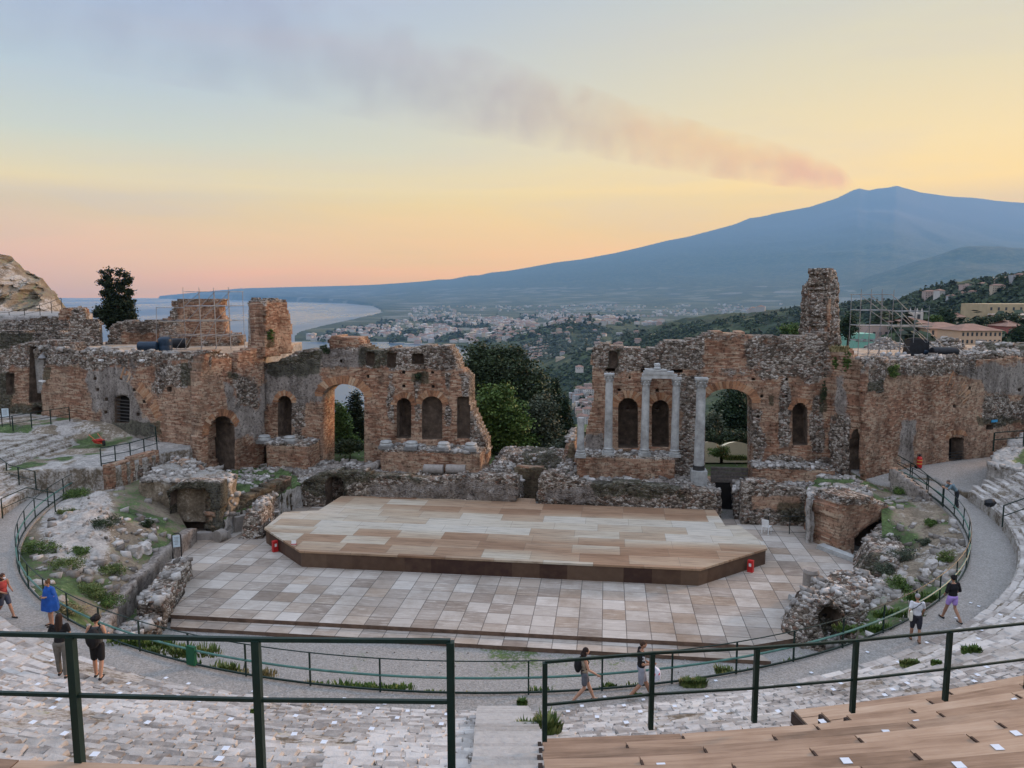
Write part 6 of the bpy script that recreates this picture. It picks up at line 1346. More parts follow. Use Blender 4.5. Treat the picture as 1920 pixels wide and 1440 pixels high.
for k, (px, py, s_, z_) in enumerate(((70, 1098, .55, 2.3), (55, 1112, .4, 2.3), (112, 1130, .5, 2.2), (1745, 1060, .45, 2.2), (1735, 1075, .35, 2.2), (1708, 1090, .3, 2.1))):
    p = Pz(px, py, z_); mb = MB(); mb.ellip((0, 0, 0), (s_ * .7, s_ * .55, s_ * .5), 12, 8, noise=.5, seed=k * 5.1 + 40); o = mb.build('boulder', STONE, attrs={'tone': [.6] * len(mb.v)}); o.location = p; o.rotation_euler = (.3 * k, .2 * k, k)
    tag(o, ['low pale rock at the left end of three inside the left railing curve', 'smaller pale rock nearest the walkway inside the left railing curve', 'pale rock furthest right of three inside the left railing curve', 'largest pale rock inside the right railing curve', 'middle pale rock inside the right railing curve', 'smallest pale rock inside the right railing curve'][k], 'boulder', 'rocks inside the curved railing')

# ------------------------------------------------------------------ left background: terraces, parapets, cliff
def bgwall(name, label, A, B, out, zones=(), base=(1, 0, 0), seed=0, thick=.8, res=.16, cat='wall', nic=(), part='masonry'):
    pl = Plane(A, B); e = wall_thing(name, pl, label, cat); adopt(ruin_wall(part, pl, out, (), nic, zones, res, thick, base=base, seed=seed, rough=.12), e); return e
bgwall('parapet_ruin', 'rubble wall with a rounded pinnacle on the left wing roof', PX(125, 62), PX(200, 63), [(128, 670), (131, 640), (134, 608), (133, 595), (137, 582), (146, 577), (156, 580), (161, 590), (166, 600), (178, 600), (190, 605), (192, 640), (200, 670)], seed=31)
bgwall('parapet_ruin', 'long low rubble wall at the back of the left wing roof', PX(200, 64), PX(330, 65), [(196, 665), (202, 640), (204, 615), (212, 605), (240, 602), (265, 602), (285, 596), (300, 600), (335, 598), (340, 660)], [('brick', rect(230, 625, 320, 660), .4)], seed=32)
bgwall('brick_stump', 'broken brick wall block behind the left scaffolding', PX(312, 62), PX(450, 62.5), [(300, 665), (300, 600), (318, 598), (314, 585), (322, 576), (320, 566), (335, 560), (365, 561), (400, 562), (414, 563), (414, 590), (418, 600), (424, 625), (436, 624), (450, 632), (452, 665)], [('brick', rect(340, 570, 425, 640), .4)], seed=33, base=(.55, 0, 0), thick=1.8)
bgwall('dark_recess', 'shadowy ruined recess with steps beside the left wing', PX(-60, 58), PX(92, 57), [(-70, 830), (-70, 672), (10, 668), (25, 650), (60, 640), (100, 638), (135, 645), (150, 668), (92, 672), (92, 830)], [('dark', rect(-40, 700, 90, 820), 1.0), ('brick', rect(25, 690, 60, 760), .4)], base=(.6, .2, 0), seed=34, thick=1.5, nic=[(rect(55, 650, 82, 755), 1.0), (arch(60, 82, 762, 800, .8), .8), (rect(12, 700, 26, 740), .5)])  # dark zone paints the recess shade into the wall colour
bgwall('terrace_wall', 'rubble retaining wall below the upper left footpath', PX(-60, 66), PX(140, 66), [(-70, 690), (-70, 622), (20, 620), (60, 625), (100, 620), (140, 628), (140, 690)], [('dark', rect(0, 625, 60, 650), .5)], seed=35, thick=1.5)
bgwall('terrace_wall', 'pale stone wall holding the top left footpath', PX(-60, 70), PX(133, 69), [(-70, 660), (-70, 598), (0, 604), (60, 598), (108, 592), (113, 582), (122, 580), (128, 592), (130, 640), (130, 660)], [('brick', rect(110, 578, 128, 600), .2)], seed=36, thick=3.0)
# cliff
def cliff():
    nx, nz = 170, 130; V, zn = [], []; out = [(-160, 430), (-60, 455), (0, 476), (14, 486), (30, 504), (45, 512), (62, 520), (75, 538), (88, 552), (100, 566), (108, 582), (116, 600)]
    for i in range(nx + 1):
        px = -160 + 280 * i / nx; yt = interp(px, out); Y0 = 79
        for k in range(nz + 1):
            t = k / nz; Y = Y0 - 1.0 + 8 * t ** 1.4; py = 640 + (yt - 640) * t; p = Pd(px, py, Y)
            q = Vector((p.x * .35, p.z * .35, Y * .2)); n = mnoise.fractal(q, 1.0, 2.0, 5); rdg = abs(mnoise.noise(Vector((p.x * .5 + p.z * .3, p.z * .16, 3)))) * 1.3
            blk = mnoise.cell(Vector((p.x * .55, p.z * .5 + n, 1))) * .8 + mnoise.cell(Vector((p.x * 1.3, p.z * 1.1, 5))) * .35; p.y += -n * 3.2 + rdg * 2.0 - blk; V.append((p.x, p.y, p.z + (n * .35 if t > .9 else 0))); zn.append((.30 + .25 * (n > 0), .12 * (n < -.2) + .25, 0))
    for i in range(nx + 1): a = V[i * (nz + 1) + nz]; V.append((a[0], a[1] + 14, a[2] - 12)); zn.append((.9, .5, 0))
    f = [(i * (nz + 1) + k, (i + 1) * (nz + 1) + k, (i + 1) * (nz + 1) + k + 1, i * (nz + 1) + k + 1) for i in range(nx) for k in range(nz)]
    o = (nx + 1) * (nz + 1); f += [(i * (nz + 1) + nz, (i + 1) * (nz + 1) + nz, o + i + 1, o + i) for i in range(nx)]
    return tag(mesh('cliff', V, f, EARTH, attrs={'zone': zn}), kind='structure')
cliff()
o = patch('upper_path', [(-52, 66.5), (-38.6, 66.5), (-38.5, 70), (-53, 70.5)], lambda X, Y: 9.9 + .0 * X, .4, GRAVEL, lambda X, Y, Z: (.5 + 0 * X, .5 * sstep(0, .4, fbm(X * .5, Y * .5, 0, 2, 2)), 1 + 0 * X), 6, .03); tag(o, kind='structure')
o = patch('top_path', [(-55, 70.5), (-40.6, 69.5), (-41, 73), (-44, 78), (-56, 79)], lambda X, Y: 12.15 + .02 * (Y - 70), .4, GRAVEL, lambda X, Y, Z: (.3 + 0 * X, 0 * X, 1 + 0 * X), 8, .02); tag(o, kind='structure')
IRON = flat_mat('dark_rail_paint', (.02, .026, .024), .5)
railing('thin dark railing along the top left footpath', [Pd(-40, 612, 70), Pd(20, 606, 70), Pd(54, 598, 70), Pd(84, 592, 70), Pd(116, 580, 69)], every=1.6, rt=.02, rm=.016, rp=.03, toe=False, mat=IRON)
railing('thin dark railing along the lower of the upper left footpaths', [Pd(-30, 632, 66), Pd(40, 632, 66), Pd(135, 630, 66)], every=1.5, rt=.02, rm=.016, rp=.03, toe=False, mat=IRON)
railing('dark railing on the gravel path at the far left', [Pz(-60, 822, 4.9), Pz(28, 808, 4.9), Pz(64, 801, 4.9), Pz(100, 795, 4.9), Pz(131, 790, 4.9)], every=1.5, rt=.024, rm=.02, rp=.035, toe=False, mat=GREEN)
railing('dark green railing round the small left gravel platform', [Pz(190, 872, 3.92), Pz(243, 862, 3.92), Pz(295, 846, 3.92)], post_at=[Pz(190, 874, 3.92), Pz(217, 868, 3.92), Pz(245, 860, 3.92), Pz(271, 853, 3.92), Pz(295, 846, 3.92)], rt=.03, rm=.022, rp=.035, mat=GREEN)
railing('short dark gate railing against the left wing wall', [Pz(276, 822, 4.0), Pz(293, 828, 3.95)], post_at=[Pz(276, 822, 4.0), Pz(293, 828, 3.95)], rt=.025, rm=.02, rp=.035, toe=False, mat=GREEN)
railing('straight green railing sloping down the right platform', [Pz(1671, 877, 2.9), Pz(1716, 905, 2.75), Pz(1768, 951, 2.5)], every=2.3, mid=GREEN, rm=.03, rt=.028)
railing('dark railing above the stone rows at the far right', [Pz(1879, 988, 3.2), Pz(1935, 968, 3.6)], post_at=[Pz(1879, 988, 3.2), Pz(1935, 968, 3.6)], rt=.03, rm=.025, rp=.04, toe=False)
railing('dark railing on the green bank against the right wing', [Pd(1862, 846, 47), Pd(1918, 842, 46.5), Pd(1970, 838, 46)], post_at=[Pd(1862, 846, 47), Pd(1918, 842, 46.5)], rt=.03, rm=.03, rp=.045, toe=False, h=1.2, mid_h=.62)
railing('dark low railing at the back of the paving beside the right terrace', [Pz(1440, 1000, .34), Pz(1560, 1003, .34)], every=1.3, rt=.02, rm=.015, rp=.03, toe=False, mat=IRON, mid_h=.1)
railing('pale thin railing crossing the stone rows at far left', [Pz(-20, 872, 3.4), Pz(20, 905, 3.3), Pz(68, 918, 3.2)], every=1.7, rt=.025, rm=.02, rp=.035, toe=False)
railing('low dark railing turning beside the left walkway', [Pz(5, 972, 2.7), Pz(53, 950, 2.9), Pz(104, 960, 2.6)], every=2.0, rt=.025, rm=.02, rp=.035, toe=False)
# right wing back ruins
mound('rubble_heap', 'grey rubble heap behind the right scaffolding', [PX(1628, 60), PX(1700, 60), PX(1700, 65), PX(1628, 65)], 1.1, 9.6, 21, green=0, cat='rubble heap', prof=2.0, res=.25)
mound('rubble_heap', 'long rubble heap at the back of the right wing roof', [PX(1735, 57), PX(1822, 57), PX(1826, 61), PX(1735, 61)], 1.1, 9.6, 22, green=.1, cat='rubble heap', prof=1.6, res=.25)
mound('rubble_heap', 'low rubble wall running off the right edge of the roof', [PX(1820, 56), PX(1990, 52), PX(1990, 55), PX(1820, 59)], .9, 9.6, 23, green=.2, cat='rubble heap', prof=1.2, res=.25)
for k, (px, py, Y, w, h, lb) in enumerate(((1672, 705, 46.9, 1.1, .8, 'round green shrub on the right wing parapet'), (1587, 690, 47.0, .5, 1.3, 'hanging green weeds at the top of the right wing side wall'), (1565, 690, 47.4, .4, .8, 'small weed clump on the right wing side wall'), (1544, 755, 48.3, .4, 1.6, 'dark weeds growing on the wall beside the right niche'),
    (507, 640, 54.2, .6, 1.0, 'green shrub at the foot of the left brick tower'), (611, 662, 53.5, .7, .6, 'dark shrub on the left scene wall beside the raised block'), (784, 712, 52.3, .5, .5, 'weeds above the arched niches of the left wall'), (640, 655, 54, .6, .3, 'dry grass on top of the raised block'))):
    tuft(px, py, 0, w, h, 'dark' if k in (3, 5, 6) else 'green', 320, Y=Y - .35, label=lb, seed=k, size=.08, cat='shrub', name='shrub', group=None)
tuft(1573, 658, 0, .9, .6, 'dry', 300, Y=46.6, label='tuft of dry straw coloured grass on the right wing corner', seed=9, size=.1, cat='weed', name='weed_tuft', group=None)

# ------------------------------------------------------------------ far towns, forest, right-hand town
def march(px, py, Y0=90, Y1=14000, n=230):
    "where sight lines meet the terrain (vectorised); returns X, Y, Z"
    px = np.asarray(px, float); py = np.asarray(py, float); k = (py - 720) / F
    dy = math.cos(PITCH) - k * math.sin(PITCH); dz = -math.sin(PITCH) - k * math.cos(PITCH); u = (px - 960) / F / dy; sl = dz / dy
    Ys = np.exp(np.linspace(math.log(Y0), math.log(Y1), n)); H = hfun(u[:, None], Ys[None, :]); R_ = HC + sl[:, None] * Ys[None, :]
    hitm = H >= R_; idx = np.where(hitm.any(1), hitm.argmax(1), n - 1); Y = Ys[idx]; ok = hitm.any(1)
    return u * Y, Y, H[np.arange(len(px)), idx], ok
npr = np.random.default_rng(5)
HWALL = [flat_mat('render_white', (.52, .49, .45), .9, var=.08, scale=.2), flat_mat('render_cream', (.48, .40, .30), .9, var=.08, scale=.2), flat_mat('render_pink', (.42, .32, .28), .9, var=.08, scale=.2), flat_mat('render_grey', (.38, .38, .38), .9, var=.08, scale=.2)]
HROOF = flat_mat('terracotta_roof', (.27, .165, .125), .9, var=.2, scale=.3); HWIN = flat_mat('dark_window', (.05, .055, .06), .4)
def house_mesh(k, w, d, h, flat_roof, wall):
    mb = MB(); mb.box((0, 0, h / 2 - 3), (w, d, h + 6)); nf = len(mb.f)
    if flat_roof: mb.box((0, 0, h + .3), (w * 1.02, d * 1.02, .6)); mb.box((w * .2, 0, h + 1.2), (w * .3, d * .4, 2))
    else:
        e = .6; v = [(-w / 2 - e, -d / 2 - e, h), (w / 2 + e, -d / 2 - e, h), (w / 2 + e, d / 2 + e, h), (-w / 2 - e, d / 2 + e, h), (-w / 4, 0, h + d * .24), (w / 4, 0, h + d * .24)]
        mb.add(v, [(0, 1, 5, 4), (2, 3, 4, 5), (1, 2, 5), (3, 0, 4), (0, 3, 2, 1)])
    nr = len(mb.f)
    for fl in range(max(1, int(h / 3.2))):
        for q in range(max(2, int(w / 3.2))):
            x = -w / 2 + w * (q + .5) / max(2, int(w / 3.2)); mb.box((x, -d / 2 - .02, 1.8 + fl * 3.2), (1.1, .12, 1.5))
    o = mesh('house', mb.v, mb.f, wall); o.data.materials.append(HROOF); o.data.materials.append(HWIN)
    mi = [0] * nf + [0 if flat_roof else 1] * (nr - nf) + [2] * (len(mb.f) - nr); o.data.polygons.foreach_set('material_index', mi); me = o.data; bpy.data.objects.remove(o); return me
HM = [(house_mesh(k, npr.uniform(10, 22), npr.uniform(9, 13), npr.uniform(6, 15), k % 3 == 0, HWALL[k % 4]), ['white', 'cream', 'pink', 'grey'][k % 4], 'flat' if k % 3 == 0 else 'tiled') for k in range(12)]
zones_ = [  # pixel polygons: name, x0, x1, y0, y1, count, individuals
    ('on the seaside headland', [(600, 628), (700, 610), (760, 600), (880, 600), (1000, 606), (1000, 640), (880, 645), (640, 640), (560, 641), (580, 634)], 620, 60),
    ('in the town beyond the hills', [(900, 600), (960, 592), (1080, 592), (1240, 600), (1240, 610), (1100, 612), (980, 613), (880, 606)], 420, 20),
    ('in the valley beside the oak', [(975, 660), (1028, 652), (1024, 668), (1000, 682), (985, 680)], 60, 60),
    ('in the village beside the column stub', [(1076, 742), (1112, 728), (1112, 800), (1092, 812), (1080, 770)], 46, 46),
    ('scattered over the far plain', [(760, 575), (1500, 570), (1480, 584), (1200, 596), (760, 600)], 420, 0),
    ('on the dark hillside at right', [(1700, 560), (1780, 545), (1920, 520), (1920, 560), (1800, 575)], 13, 13),
    ('scattered on the green middle hills', [(1000, 620), (1250, 625), (1200, 645), (1060, 680), (960, 650)], 34, 34),
]
sv_, sf_, smi = [], [], []; ntot = 0
for place, poly, cnt, indiv in zones_:
    q = np.array(poly, float); pts_ = []
    while len(pts_) < cnt:
        c = npr.uniform(q.min(0), q.max(0), size=(cnt * 3, 2)); ins = sdf_poly(c[:, 0], c[:, 1], poly)[0] < 0; c = c[ins]
        if cnt > 100: c = c[fbm(c[:, 0] / 38, c[:, 1] / 7, 0, 3, 3) > -.08]
        pts_ += c.tolist()
    pts_ = np.array(pts_[:cnt]); X, Y, Z, ok = march(pts_[:, 0], pts_[:, 1]); ok &= Z > SEA + 1.5
    order = np.argsort(Y)
    for n_, i in enumerate(order):
        if not ok[i]: continue
        me, colr, rf = HM[npr.integers(0, len(HM))]; s = npr.uniform(.75, 1.15) * (1.25 if Y[i] > 2500 else .8 if Y[i] > 900 else .62); rz = npr.uniform(-.5, .5)
        if n_ < indiv:
            o = bpy.data.objects.new('house', me); COL.objects.link(o); o.location = (X[i], Y[i], Z[i]); o.rotation_euler = (0, 0, rz); o.scale = (s, s, s)
            tag(o, 'small %s house with a %s roof %s%s' % (colr, rf, place, ', %s end' % ('left' if pts_[i][0] < q[:, 0].mean() else 'right') if indiv > 30 else ''), 'house', 'houses ' + place)
        else:
            b = len(sv_); c_, s_ = math.cos(rz), math.sin(rz); w, d, h = npr.uniform(10, 26) * s, npr.uniform(9, 14) * s, npr.uniform(6, 14) * s
            for zz in (-5, h):
                for x, y in ((-1, -1), (1, -1), (1, 1), (-1, 1)): sv_.append((X[i] + (x * w * c_ - y * d * s_) / 2, Y[i] + (x * w * s_ + y * d * c_) / 2, Z[i] + zz))
            for z_ in (0,): sv_.append((X[i], Y[i], Z[i] + h + w * .16))
            k = int(npr.choice([0, 0, 0, 1, 2, 3])); sf_ += [(b, b + 1, b + 5, b + 4), (b + 1, b + 2, b + 6, b + 5), (b + 2, b + 3, b + 7, b + 6), (b + 3, b, b + 4, b + 7), (b + 4, b + 5, b + 8), (b + 5, b + 6, b + 8), (b + 6, b + 7, b + 8), (b + 7, b + 4, b + 8)]
            smi += [k] * 4 + [4 if npr.random() < .6 else k] * 4
o = mesh('distant_town', sv_, sf_, HWALL[0])
for mm in HWALL[1:] + [HROOF]: o.data.materials.append(mm)
o.data.polygons.foreach_set('material_index', smi); tag(o, kind='stuff')
# far woods on the hills
def forest(name, poly, n, size, nq, mat, seed, thr=-.15):
    g = np.random.default_rng(seed); q = np.array(poly, float); c = g.uniform(q.min(0), q.max(0), size=(n * 3, 2)); c = c[sdf_poly(c[:, 0], c[:, 1], poly)[0] < 0]; c = c[fbm(c[:, 0] / 30, c[:, 1] / 12, 0, 3, seed) > thr][:n]
    X, Y, Z, ok = march(c[:, 0], c[:, 1], 95, 6400); X, Y, Z = X[ok], Y[ok], Z[ok]; m = len(X)
    rad = size * g.uniform(.5, 1.3, m); d = g.normal(size=(m, nq, 3)); d /= np.linalg.norm(d, axis=2)[..., None]; d[..., 2] = np.abs(d[..., 2])
    tall = 1 + (g.random(m) < .12) * 1.4
    P_ = np.stack([X, Y, Z], -1)[:, None] + d * rad[:, None, None] * g.uniform(.55, 1.05, (m, nq, 1)) * np.stack([1 / tall, 1 / tall, tall], -1)[:, None]
    P_ = P_.reshape(-1, 3); nrm_ = d.reshape(-1, 3); b = np.cross(nrm_, g.normal(size=P_.shape)); b /= np.linalg.norm(b, axis=1)[:, None]; a = np.cross(b, nrm_)
    s = np.repeat(rad, nq)[:, None] * g.uniform(.3, .55, (len(P_), 1)); V = np.stack([P_ - a * s, P_ + b * s, P_ + a * s, P_ - b * s], 1).reshape(-1, 3)
    tone = np.clip(np.repeat(g.uniform(0, .8, m), nq) + g.uniform(-.15, .25, m * nq), 0, 1)
    return tag(mesh(name, V, np.arange(len(V)).reshape(-1, 4), mat, attrs={'tone': np.repeat(tone, 4)}), kind='stuff')
forest('forest', [(1130, 668), (1250, 616), (1350, 597), (1440, 588), (1500, 577), (1600, 566), (1700, 560), (1740, 543), (1830, 525), (1930, 512), (1960, 640), (1500, 660), (1300, 660), (1200, 690)], 5200, 4.2, 16, LEAF['dark'], 61)
forest('forest', [(990, 720), (1030, 690), (1110, 655), (1200, 628), (1260, 612), (1260, 650), (1180, 700), (1120, 790), (1050, 760)], 2600, 4.5, 14, LEAF['dark'], 62, -.05)
forest('forest', [(850, 660), (940, 628), (1060, 612), (1240, 612), (1180, 640), (1060, 668), (960, 690)], 2200, 8, 12, LEAF['grey'], 63, .0)
forest('forest', [(560, 640), (640, 618), (740, 600), (960, 590), (1200, 592), (1200, 606), (980, 640), (700, 645)], 2000, 13, 10, LEAF['dark'], 64, .02)
forest('forest', [(1500, 600), (1700, 600), (1980, 600), (1980, 650), (1500, 650)], 900, 3.6, 26, LEAF['cyp'], 65, -.3)
# the town below the right hillside
def building(px0, px1, ytop, ybase, Y, depth, label, wall, roof=None, windows=None, name='town_building', rz=0.0, roof_h=1.8, parts=()):
    a = Pd(px0, ybase, Y); b = Pd(px1, ybase, Y); zt = Pd(px0, ytop, Y).z; w = b.x - a.x; h = zt - a.z
    root = empty(name, ((a.x + b.x) / 2, Y + depth / 2, a.z), rz, label, 'building'); mb = MB(); mb.box((0, 0, (h - 4) / 2), (w, depth, h + 4)); o = mb.build('wall', wall); o.parent = root
    if roof:
        mb = MB(); e = .5; v = [(-w / 2 - e, -depth / 2 - e, h + .003), (w / 2 + e, -depth / 2 - e, h + .003), (w / 2 + e, depth / 2 + e, h + .003), (-w / 2 - e, depth / 2 + e, h + .003), (-w / 2 + depth * .4, 0, h + roof_h), (w / 2 - depth * .4, 0, h + roof_h)]
        mb.add(v, [(0, 1, 5, 4), (2, 3, 4, 5), (1, 2, 5), (3, 0, 4), (0, 3, 2, 1)]); o = mb.build('roof', roof); o.parent = root
    if windows:
        nx, rows = windows
        for r_ in rows:
            for k in range(nx):
                x = -w / 2 + w * (k + .5) / nx; mb = MB(); mb.box((x, -depth / 2 - .02, h * r_), (min(1.1, w / nx * .4), .14, min(1.7, h * .22))); o = mb.build('window', HWIN); o.parent = root
    return root
W1, W2, W3, W4 = HWALL
PEACH = flat_mat('peach_render', (.58, .40, .27), .9, var=.08, scale=.2); TAN = flat_mat('tan_stone', (.46, .36, .22), .9, var=.12, scale=.3)
building(1742, 1815, 616, 655, 235, 12, 'long peach building with a terracotta roof behind the rubble heaps', PEACH, HROOF, (7, (.45, .8)))
building(1800, 1877, 620, 650, 215, 12, 'long peach building with a row of dark windows, nearest in the town', PEACH, HROOF, (9, (.32, .78)))
building(1696, 1748, 606, 640, 260, 14, 'pale church nave with a pink roof behind the right scaffolding', W2, HROOF, (4, (.5,)))
bt = building(1712, 1729, 586, 625, 275, 4.0, 'white square church tower with pointed crown corners', W1, None, (1, (.8,)), 'church_tower')
mb = MB()
for x in (-1, 1):
    for y in (-1, 1): mb.box((x * 1.25, y * 1.6, (Pd(1712, 586, 275).z - Pd(1712, 625, 275).z) + .7), (.6, .6, 1.5), taper=.3)
o = mb.build('pinnacles', W1); o.parent = bt
building(1632, 1700, 612, 648, 250, 12, 'low pink town building seen through the right scaffolding', W3, None, (6, (.6,)))
building(1600, 1640, 626, 650, 200, 8, 'building wrapped in pale green netting behind the right scaffolding', flat_mat('green_netting', (.20, .42, .33), .9), None, (3, (.5,)))
building(1850, 1990, 570, 600, 420, 25, 'large tan castle-like building on the slope at the right edge', TAN, None, (10, (.3, .7)))
building(1888, 1990, 590, 612, 330, 14, 'white terraced building below the tan castle-like building', W1, None, (8, (.5,)))
building(1862, 1882, 598, 612, 330, 9, 'small yellow house with a curved gable in the right town', W2, HROOF, (2, (.5,)))
building(1790, 1808, 594, 606, 340, 9, 'small cream villa with a flat pink roof on the wooded slope', W2, HROOF, (3, (.5,)))
building(1886, 1918, 612, 635, 250, 10, 'dusky red house with a tiled roof at the right edge', flat_mat('red_render', (.34, .12, .10), .9), HROOF, (3, (.5,)))
building(1080, 1094, 688, 694, 1150, 12, 'white villa alone on the green slope left of the right wall', W1, HROOF, (3, (.5,)), roof_h=2.5)
for k, (px, py, rx, ry, Y, kind, lb) in enumerate(((1893, 596, 16, 5, 300, 'dark', 'flat topped umbrella pine before the castle-like building'), (1872, 602, 14, 6, 280, 'dark', 'wide dark umbrella pine below the castle-like building'), (1770, 596, 3, 14, 290, 'cyp', 'thin dark cypress in the right town, left of another'), (1778, 597, 3, 12, 290, 'cyp', 'thin dark cypress in the right town, right of another'),
        (1752, 604, 10, 8, 280, 'green', 'round green tree beside the pale church'), (1840, 606, 16, 8, 270, 'dark', 'dark bushy tree above the long peach building'), (1910, 628, 8, 14, 190, 'cyp', 'dark palm-like tree at the right edge of the town'), (1660, 600, 18, 12, 320, 'dark', 'dark tree clump behind the right scaffolding'), (1490, 620, 26, 12, 160, 'green', 'green bushy tree behind the right wall top'), (1590, 610, 14, 22, 170, 'cyp', 'tall dark tree just right of the ragged pillar'))):
    s = Y / F; c = Pd(px, py, Y); tree('umbrella_pine' if k < 2 else 'cypress_tree' if kind == 'cyp' and rx < 5 else 'town_tree', lb, (c.x, c.y, c.z - ry * s - 5), [(px, py, rx, ry)], Y, 2200, .45 * Y / 250, kind, 200 + k, .35, csize=.8 * Y / 250)

# ------------------------------------------------------------------ scaffolding and roof clutter
STEEL = flat_mat('galvanised_tube', (.27, .28, .29), .45, .6, var=.25, scale=2); PLANKD = flat_mat('scaffold_plank', (.34, .29, .22), .85, var=.3, scale=3)
def scaffold(label, poles, planks, base, pr=.023):
    root = empty('scaffolding', tuple(base), 0, label, 'scaffolding')
    for name, a, b in poles:
        mb = MB(); mb.tube([a, b], pr, 6); adopt(mb.build(name, STEEL, None, True), root)
    for (a, b, w) in planks:
        d = (b - a); c = (a + b) / 2; mb = MB(); az = math.atan2(d.y, d.x); mb.box(c, (d.length, w, .07), rz=az); adopt(mb.build('platform', PLANKD), root)
    return root
def frame3(pxs, Y1, Y2, ybot, ytop, levels, braces, extra=(), ybs=None):
    out = []
    for k, px in enumerate(pxs):
        for Y in (Y1, Y2):
            f = Pd(px, ytop[k], Y1).z; g_ = Pd(px, ybot, Y1).z; x = Pd(px, 600, Y1).x + (Y - Y1) * .12; out.append(('standard', Vector((x, Y, 9.9)), Vector((x, Y, f + (.35 if Y == Y1 else 0)))))
    for (p0, p1, py) in levels:
        a = Pd(p0, py, Y1); b = Pd(p1, py, Y1); out.append(('ledger', a, b)); sh = Vector(((Y2 - Y1) * .12, Y2 - Y1, 0)); out.append(('ledger', a + sh, b + sh))
        for px in pxs:
            if p0 - 2 <= px <= p1 + 2: q = Pd(px, py, Y1); out.append(('transom', q, q + sh))
    for (x0, y0, x1, y1) in braces: out.append(('brace', Pd(x0, y0, Y1), Pd(x1, y1, Y1 + (.0))))
    return out
sh = lambda Y1, Y2: Vector(((Y2 - Y1) * .12, Y2 - Y1, 0))
pl_ = frame3([346, 376, 403, 431], 57.0, 59.2, 655, [547, 548, 548, 547], [(346, 431, 547), (346, 431, 574), (300, 431, 602), (300, 431, 630)],
             [(346, 655, 376, 602), (376, 655, 403, 602), (403, 655, 431, 602), (350, 602, 376, 574), (376, 602, 403, 574), (403, 602, 431, 574), (346, 574, 376, 547), (376, 574, 403, 547), (403, 574, 431, 547), (330, 655, 346, 630)])
for px, yt in ((293, 575), (300, 625)): a = Pd(px, 655, 57); pl_.append(('standard', Vector((a.x, 57, 9.9)), Pd(px, yt, 57)))
pl_.append(('ledger', Pd(293, 577, 57), Pd(346, 577, 57)))
scaffold('grey tube scaffolding with timber planks on the left wing roof', pl_, [(Pd(346, 600, 57.5), Pd(432, 600, 57.5), .5), (Pd(346, 600, 58.3), Pd(432, 600, 58.3), .5), (Pd(300, 603, 57.6), Pd(346, 603, 57.6), .6)], Pd(390, 655, 57))
pr_ = frame3([1612, 1631, 1651, 1673], 52.0, 54.0, 670, [552, 552, 552, 553], [(1612, 1673, 552), (1612, 1673, 582), (1612, 1673, 611), (1612, 1673, 640), (1612, 1673, 668)],
             [(1612, 552, 1651, 582), (1631, 552, 1673, 590), (1612, 640, 1631, 611), (1625, 672, 1651, 611), (1640, 672, 1673, 611), (1631, 582, 1673, 611)])
pr_ += frame3([1690, 1715, 1741], 51.2, 53.4, 672, [586, 584, 583], [(1673, 1741, 584), (1673, 1741, 612), (1673, 1741, 650), (1673, 1741, 672)], [(1673, 553, 1792, 672), (1673, 580, 1762, 658), (1673, 612, 1715, 672), (1690, 586, 1715, 612), (1715, 620, 1760, 668)])
scaffold('grey tube scaffolding with long diagonal braces on the right wing roof', pr_, [(Pd(1612, 611, 52.6), Pd(1673, 611, 52.6), .6), (Pd(1673, 612, 52), Pd(1742, 612, 52), .9)], Pd(1680, 672, 52))
NAVY = flat_mat('navy_plastic', (.012, .030, .055), .45, var=.2); BLACKP = flat_mat('black_plastic', (.012, .014, .018), .5, var=.3)
def lying_tank(px, py, Y, r, l, az, label, mat=NAVY, name='water_tank', cat='tank'):
    p = Pd(px, py, Y); M = Matrix.Translation((p.x, p.y, 9.95 + r)) @ Matrix.Rotation(az, 4, 'Z') @ Matrix.Rotation(math.pi / 2, 4, 'Y'); mb = MB()
    mb.lathe([(r * .5, -l / 2), (r * .9, -l / 2 + .06), (r, -l / 2 + .18), (r * .97, -l * .15), (r, 0), (r * .97, l * .15), (r, l / 2 - .18), (r * .9, l / 2 - .06), (r * .5, l / 2)], n=20, M=M); return tag(mb.build(name, mat, None, True), label, cat)
lying_tank(277, 650, 55.5, .36, 1.45, .1, 'dark navy plastic tank lying on its side on the left wing roof')
mb = MB(); mb.lathe([(.46, 0), (.5, .05), (.5, .35), (.48, .4), (.5, .45), (.5, .85), (.47, .92), (.3, 1.02), (.1, 1.05)], n=24); o = mb.build('water_tank', NAVY, None, True); o.location = (Pd(310, 650, 56).x, 56, 9.95); tag(o, 'dark navy plastic tank standing upright on the left wing roof', 'tank')
lying_tank(338, 640, 58.3, .4, 1.3, .0, 'black plastic tank half hidden behind the left scaffolding', BLACKP)
lying_tank(1770, 664, 50.8, .33, 1.9, .1, 'long black rolled cover lying at the right end of the roof clutter', BLACKP, 'rolled_cover', 'rolled cover'); lying_tank(1745, 658, 51.5, .26, 1.5, .25, 'shorter dark rolled cover behind the long one', NAVY, 'rolled_cover', 'rolled cover')
mb = MB(); mb.box((0, 0, .55), (1.4, .9, 1.1), taper=.92); mb.ellip((0, 0, 1.1), (.7, .45, .16)); o = mb.build('water_tank', BLACKP, None, True); o.location = (Pd(1718, 650, 51.6).x, 51.6, 9.95); tag(o, 'square black plastic tank under the right scaffolding', 'tank')
PVC = flat_mat('pale_pipe', (.45, .46, .47), .5)
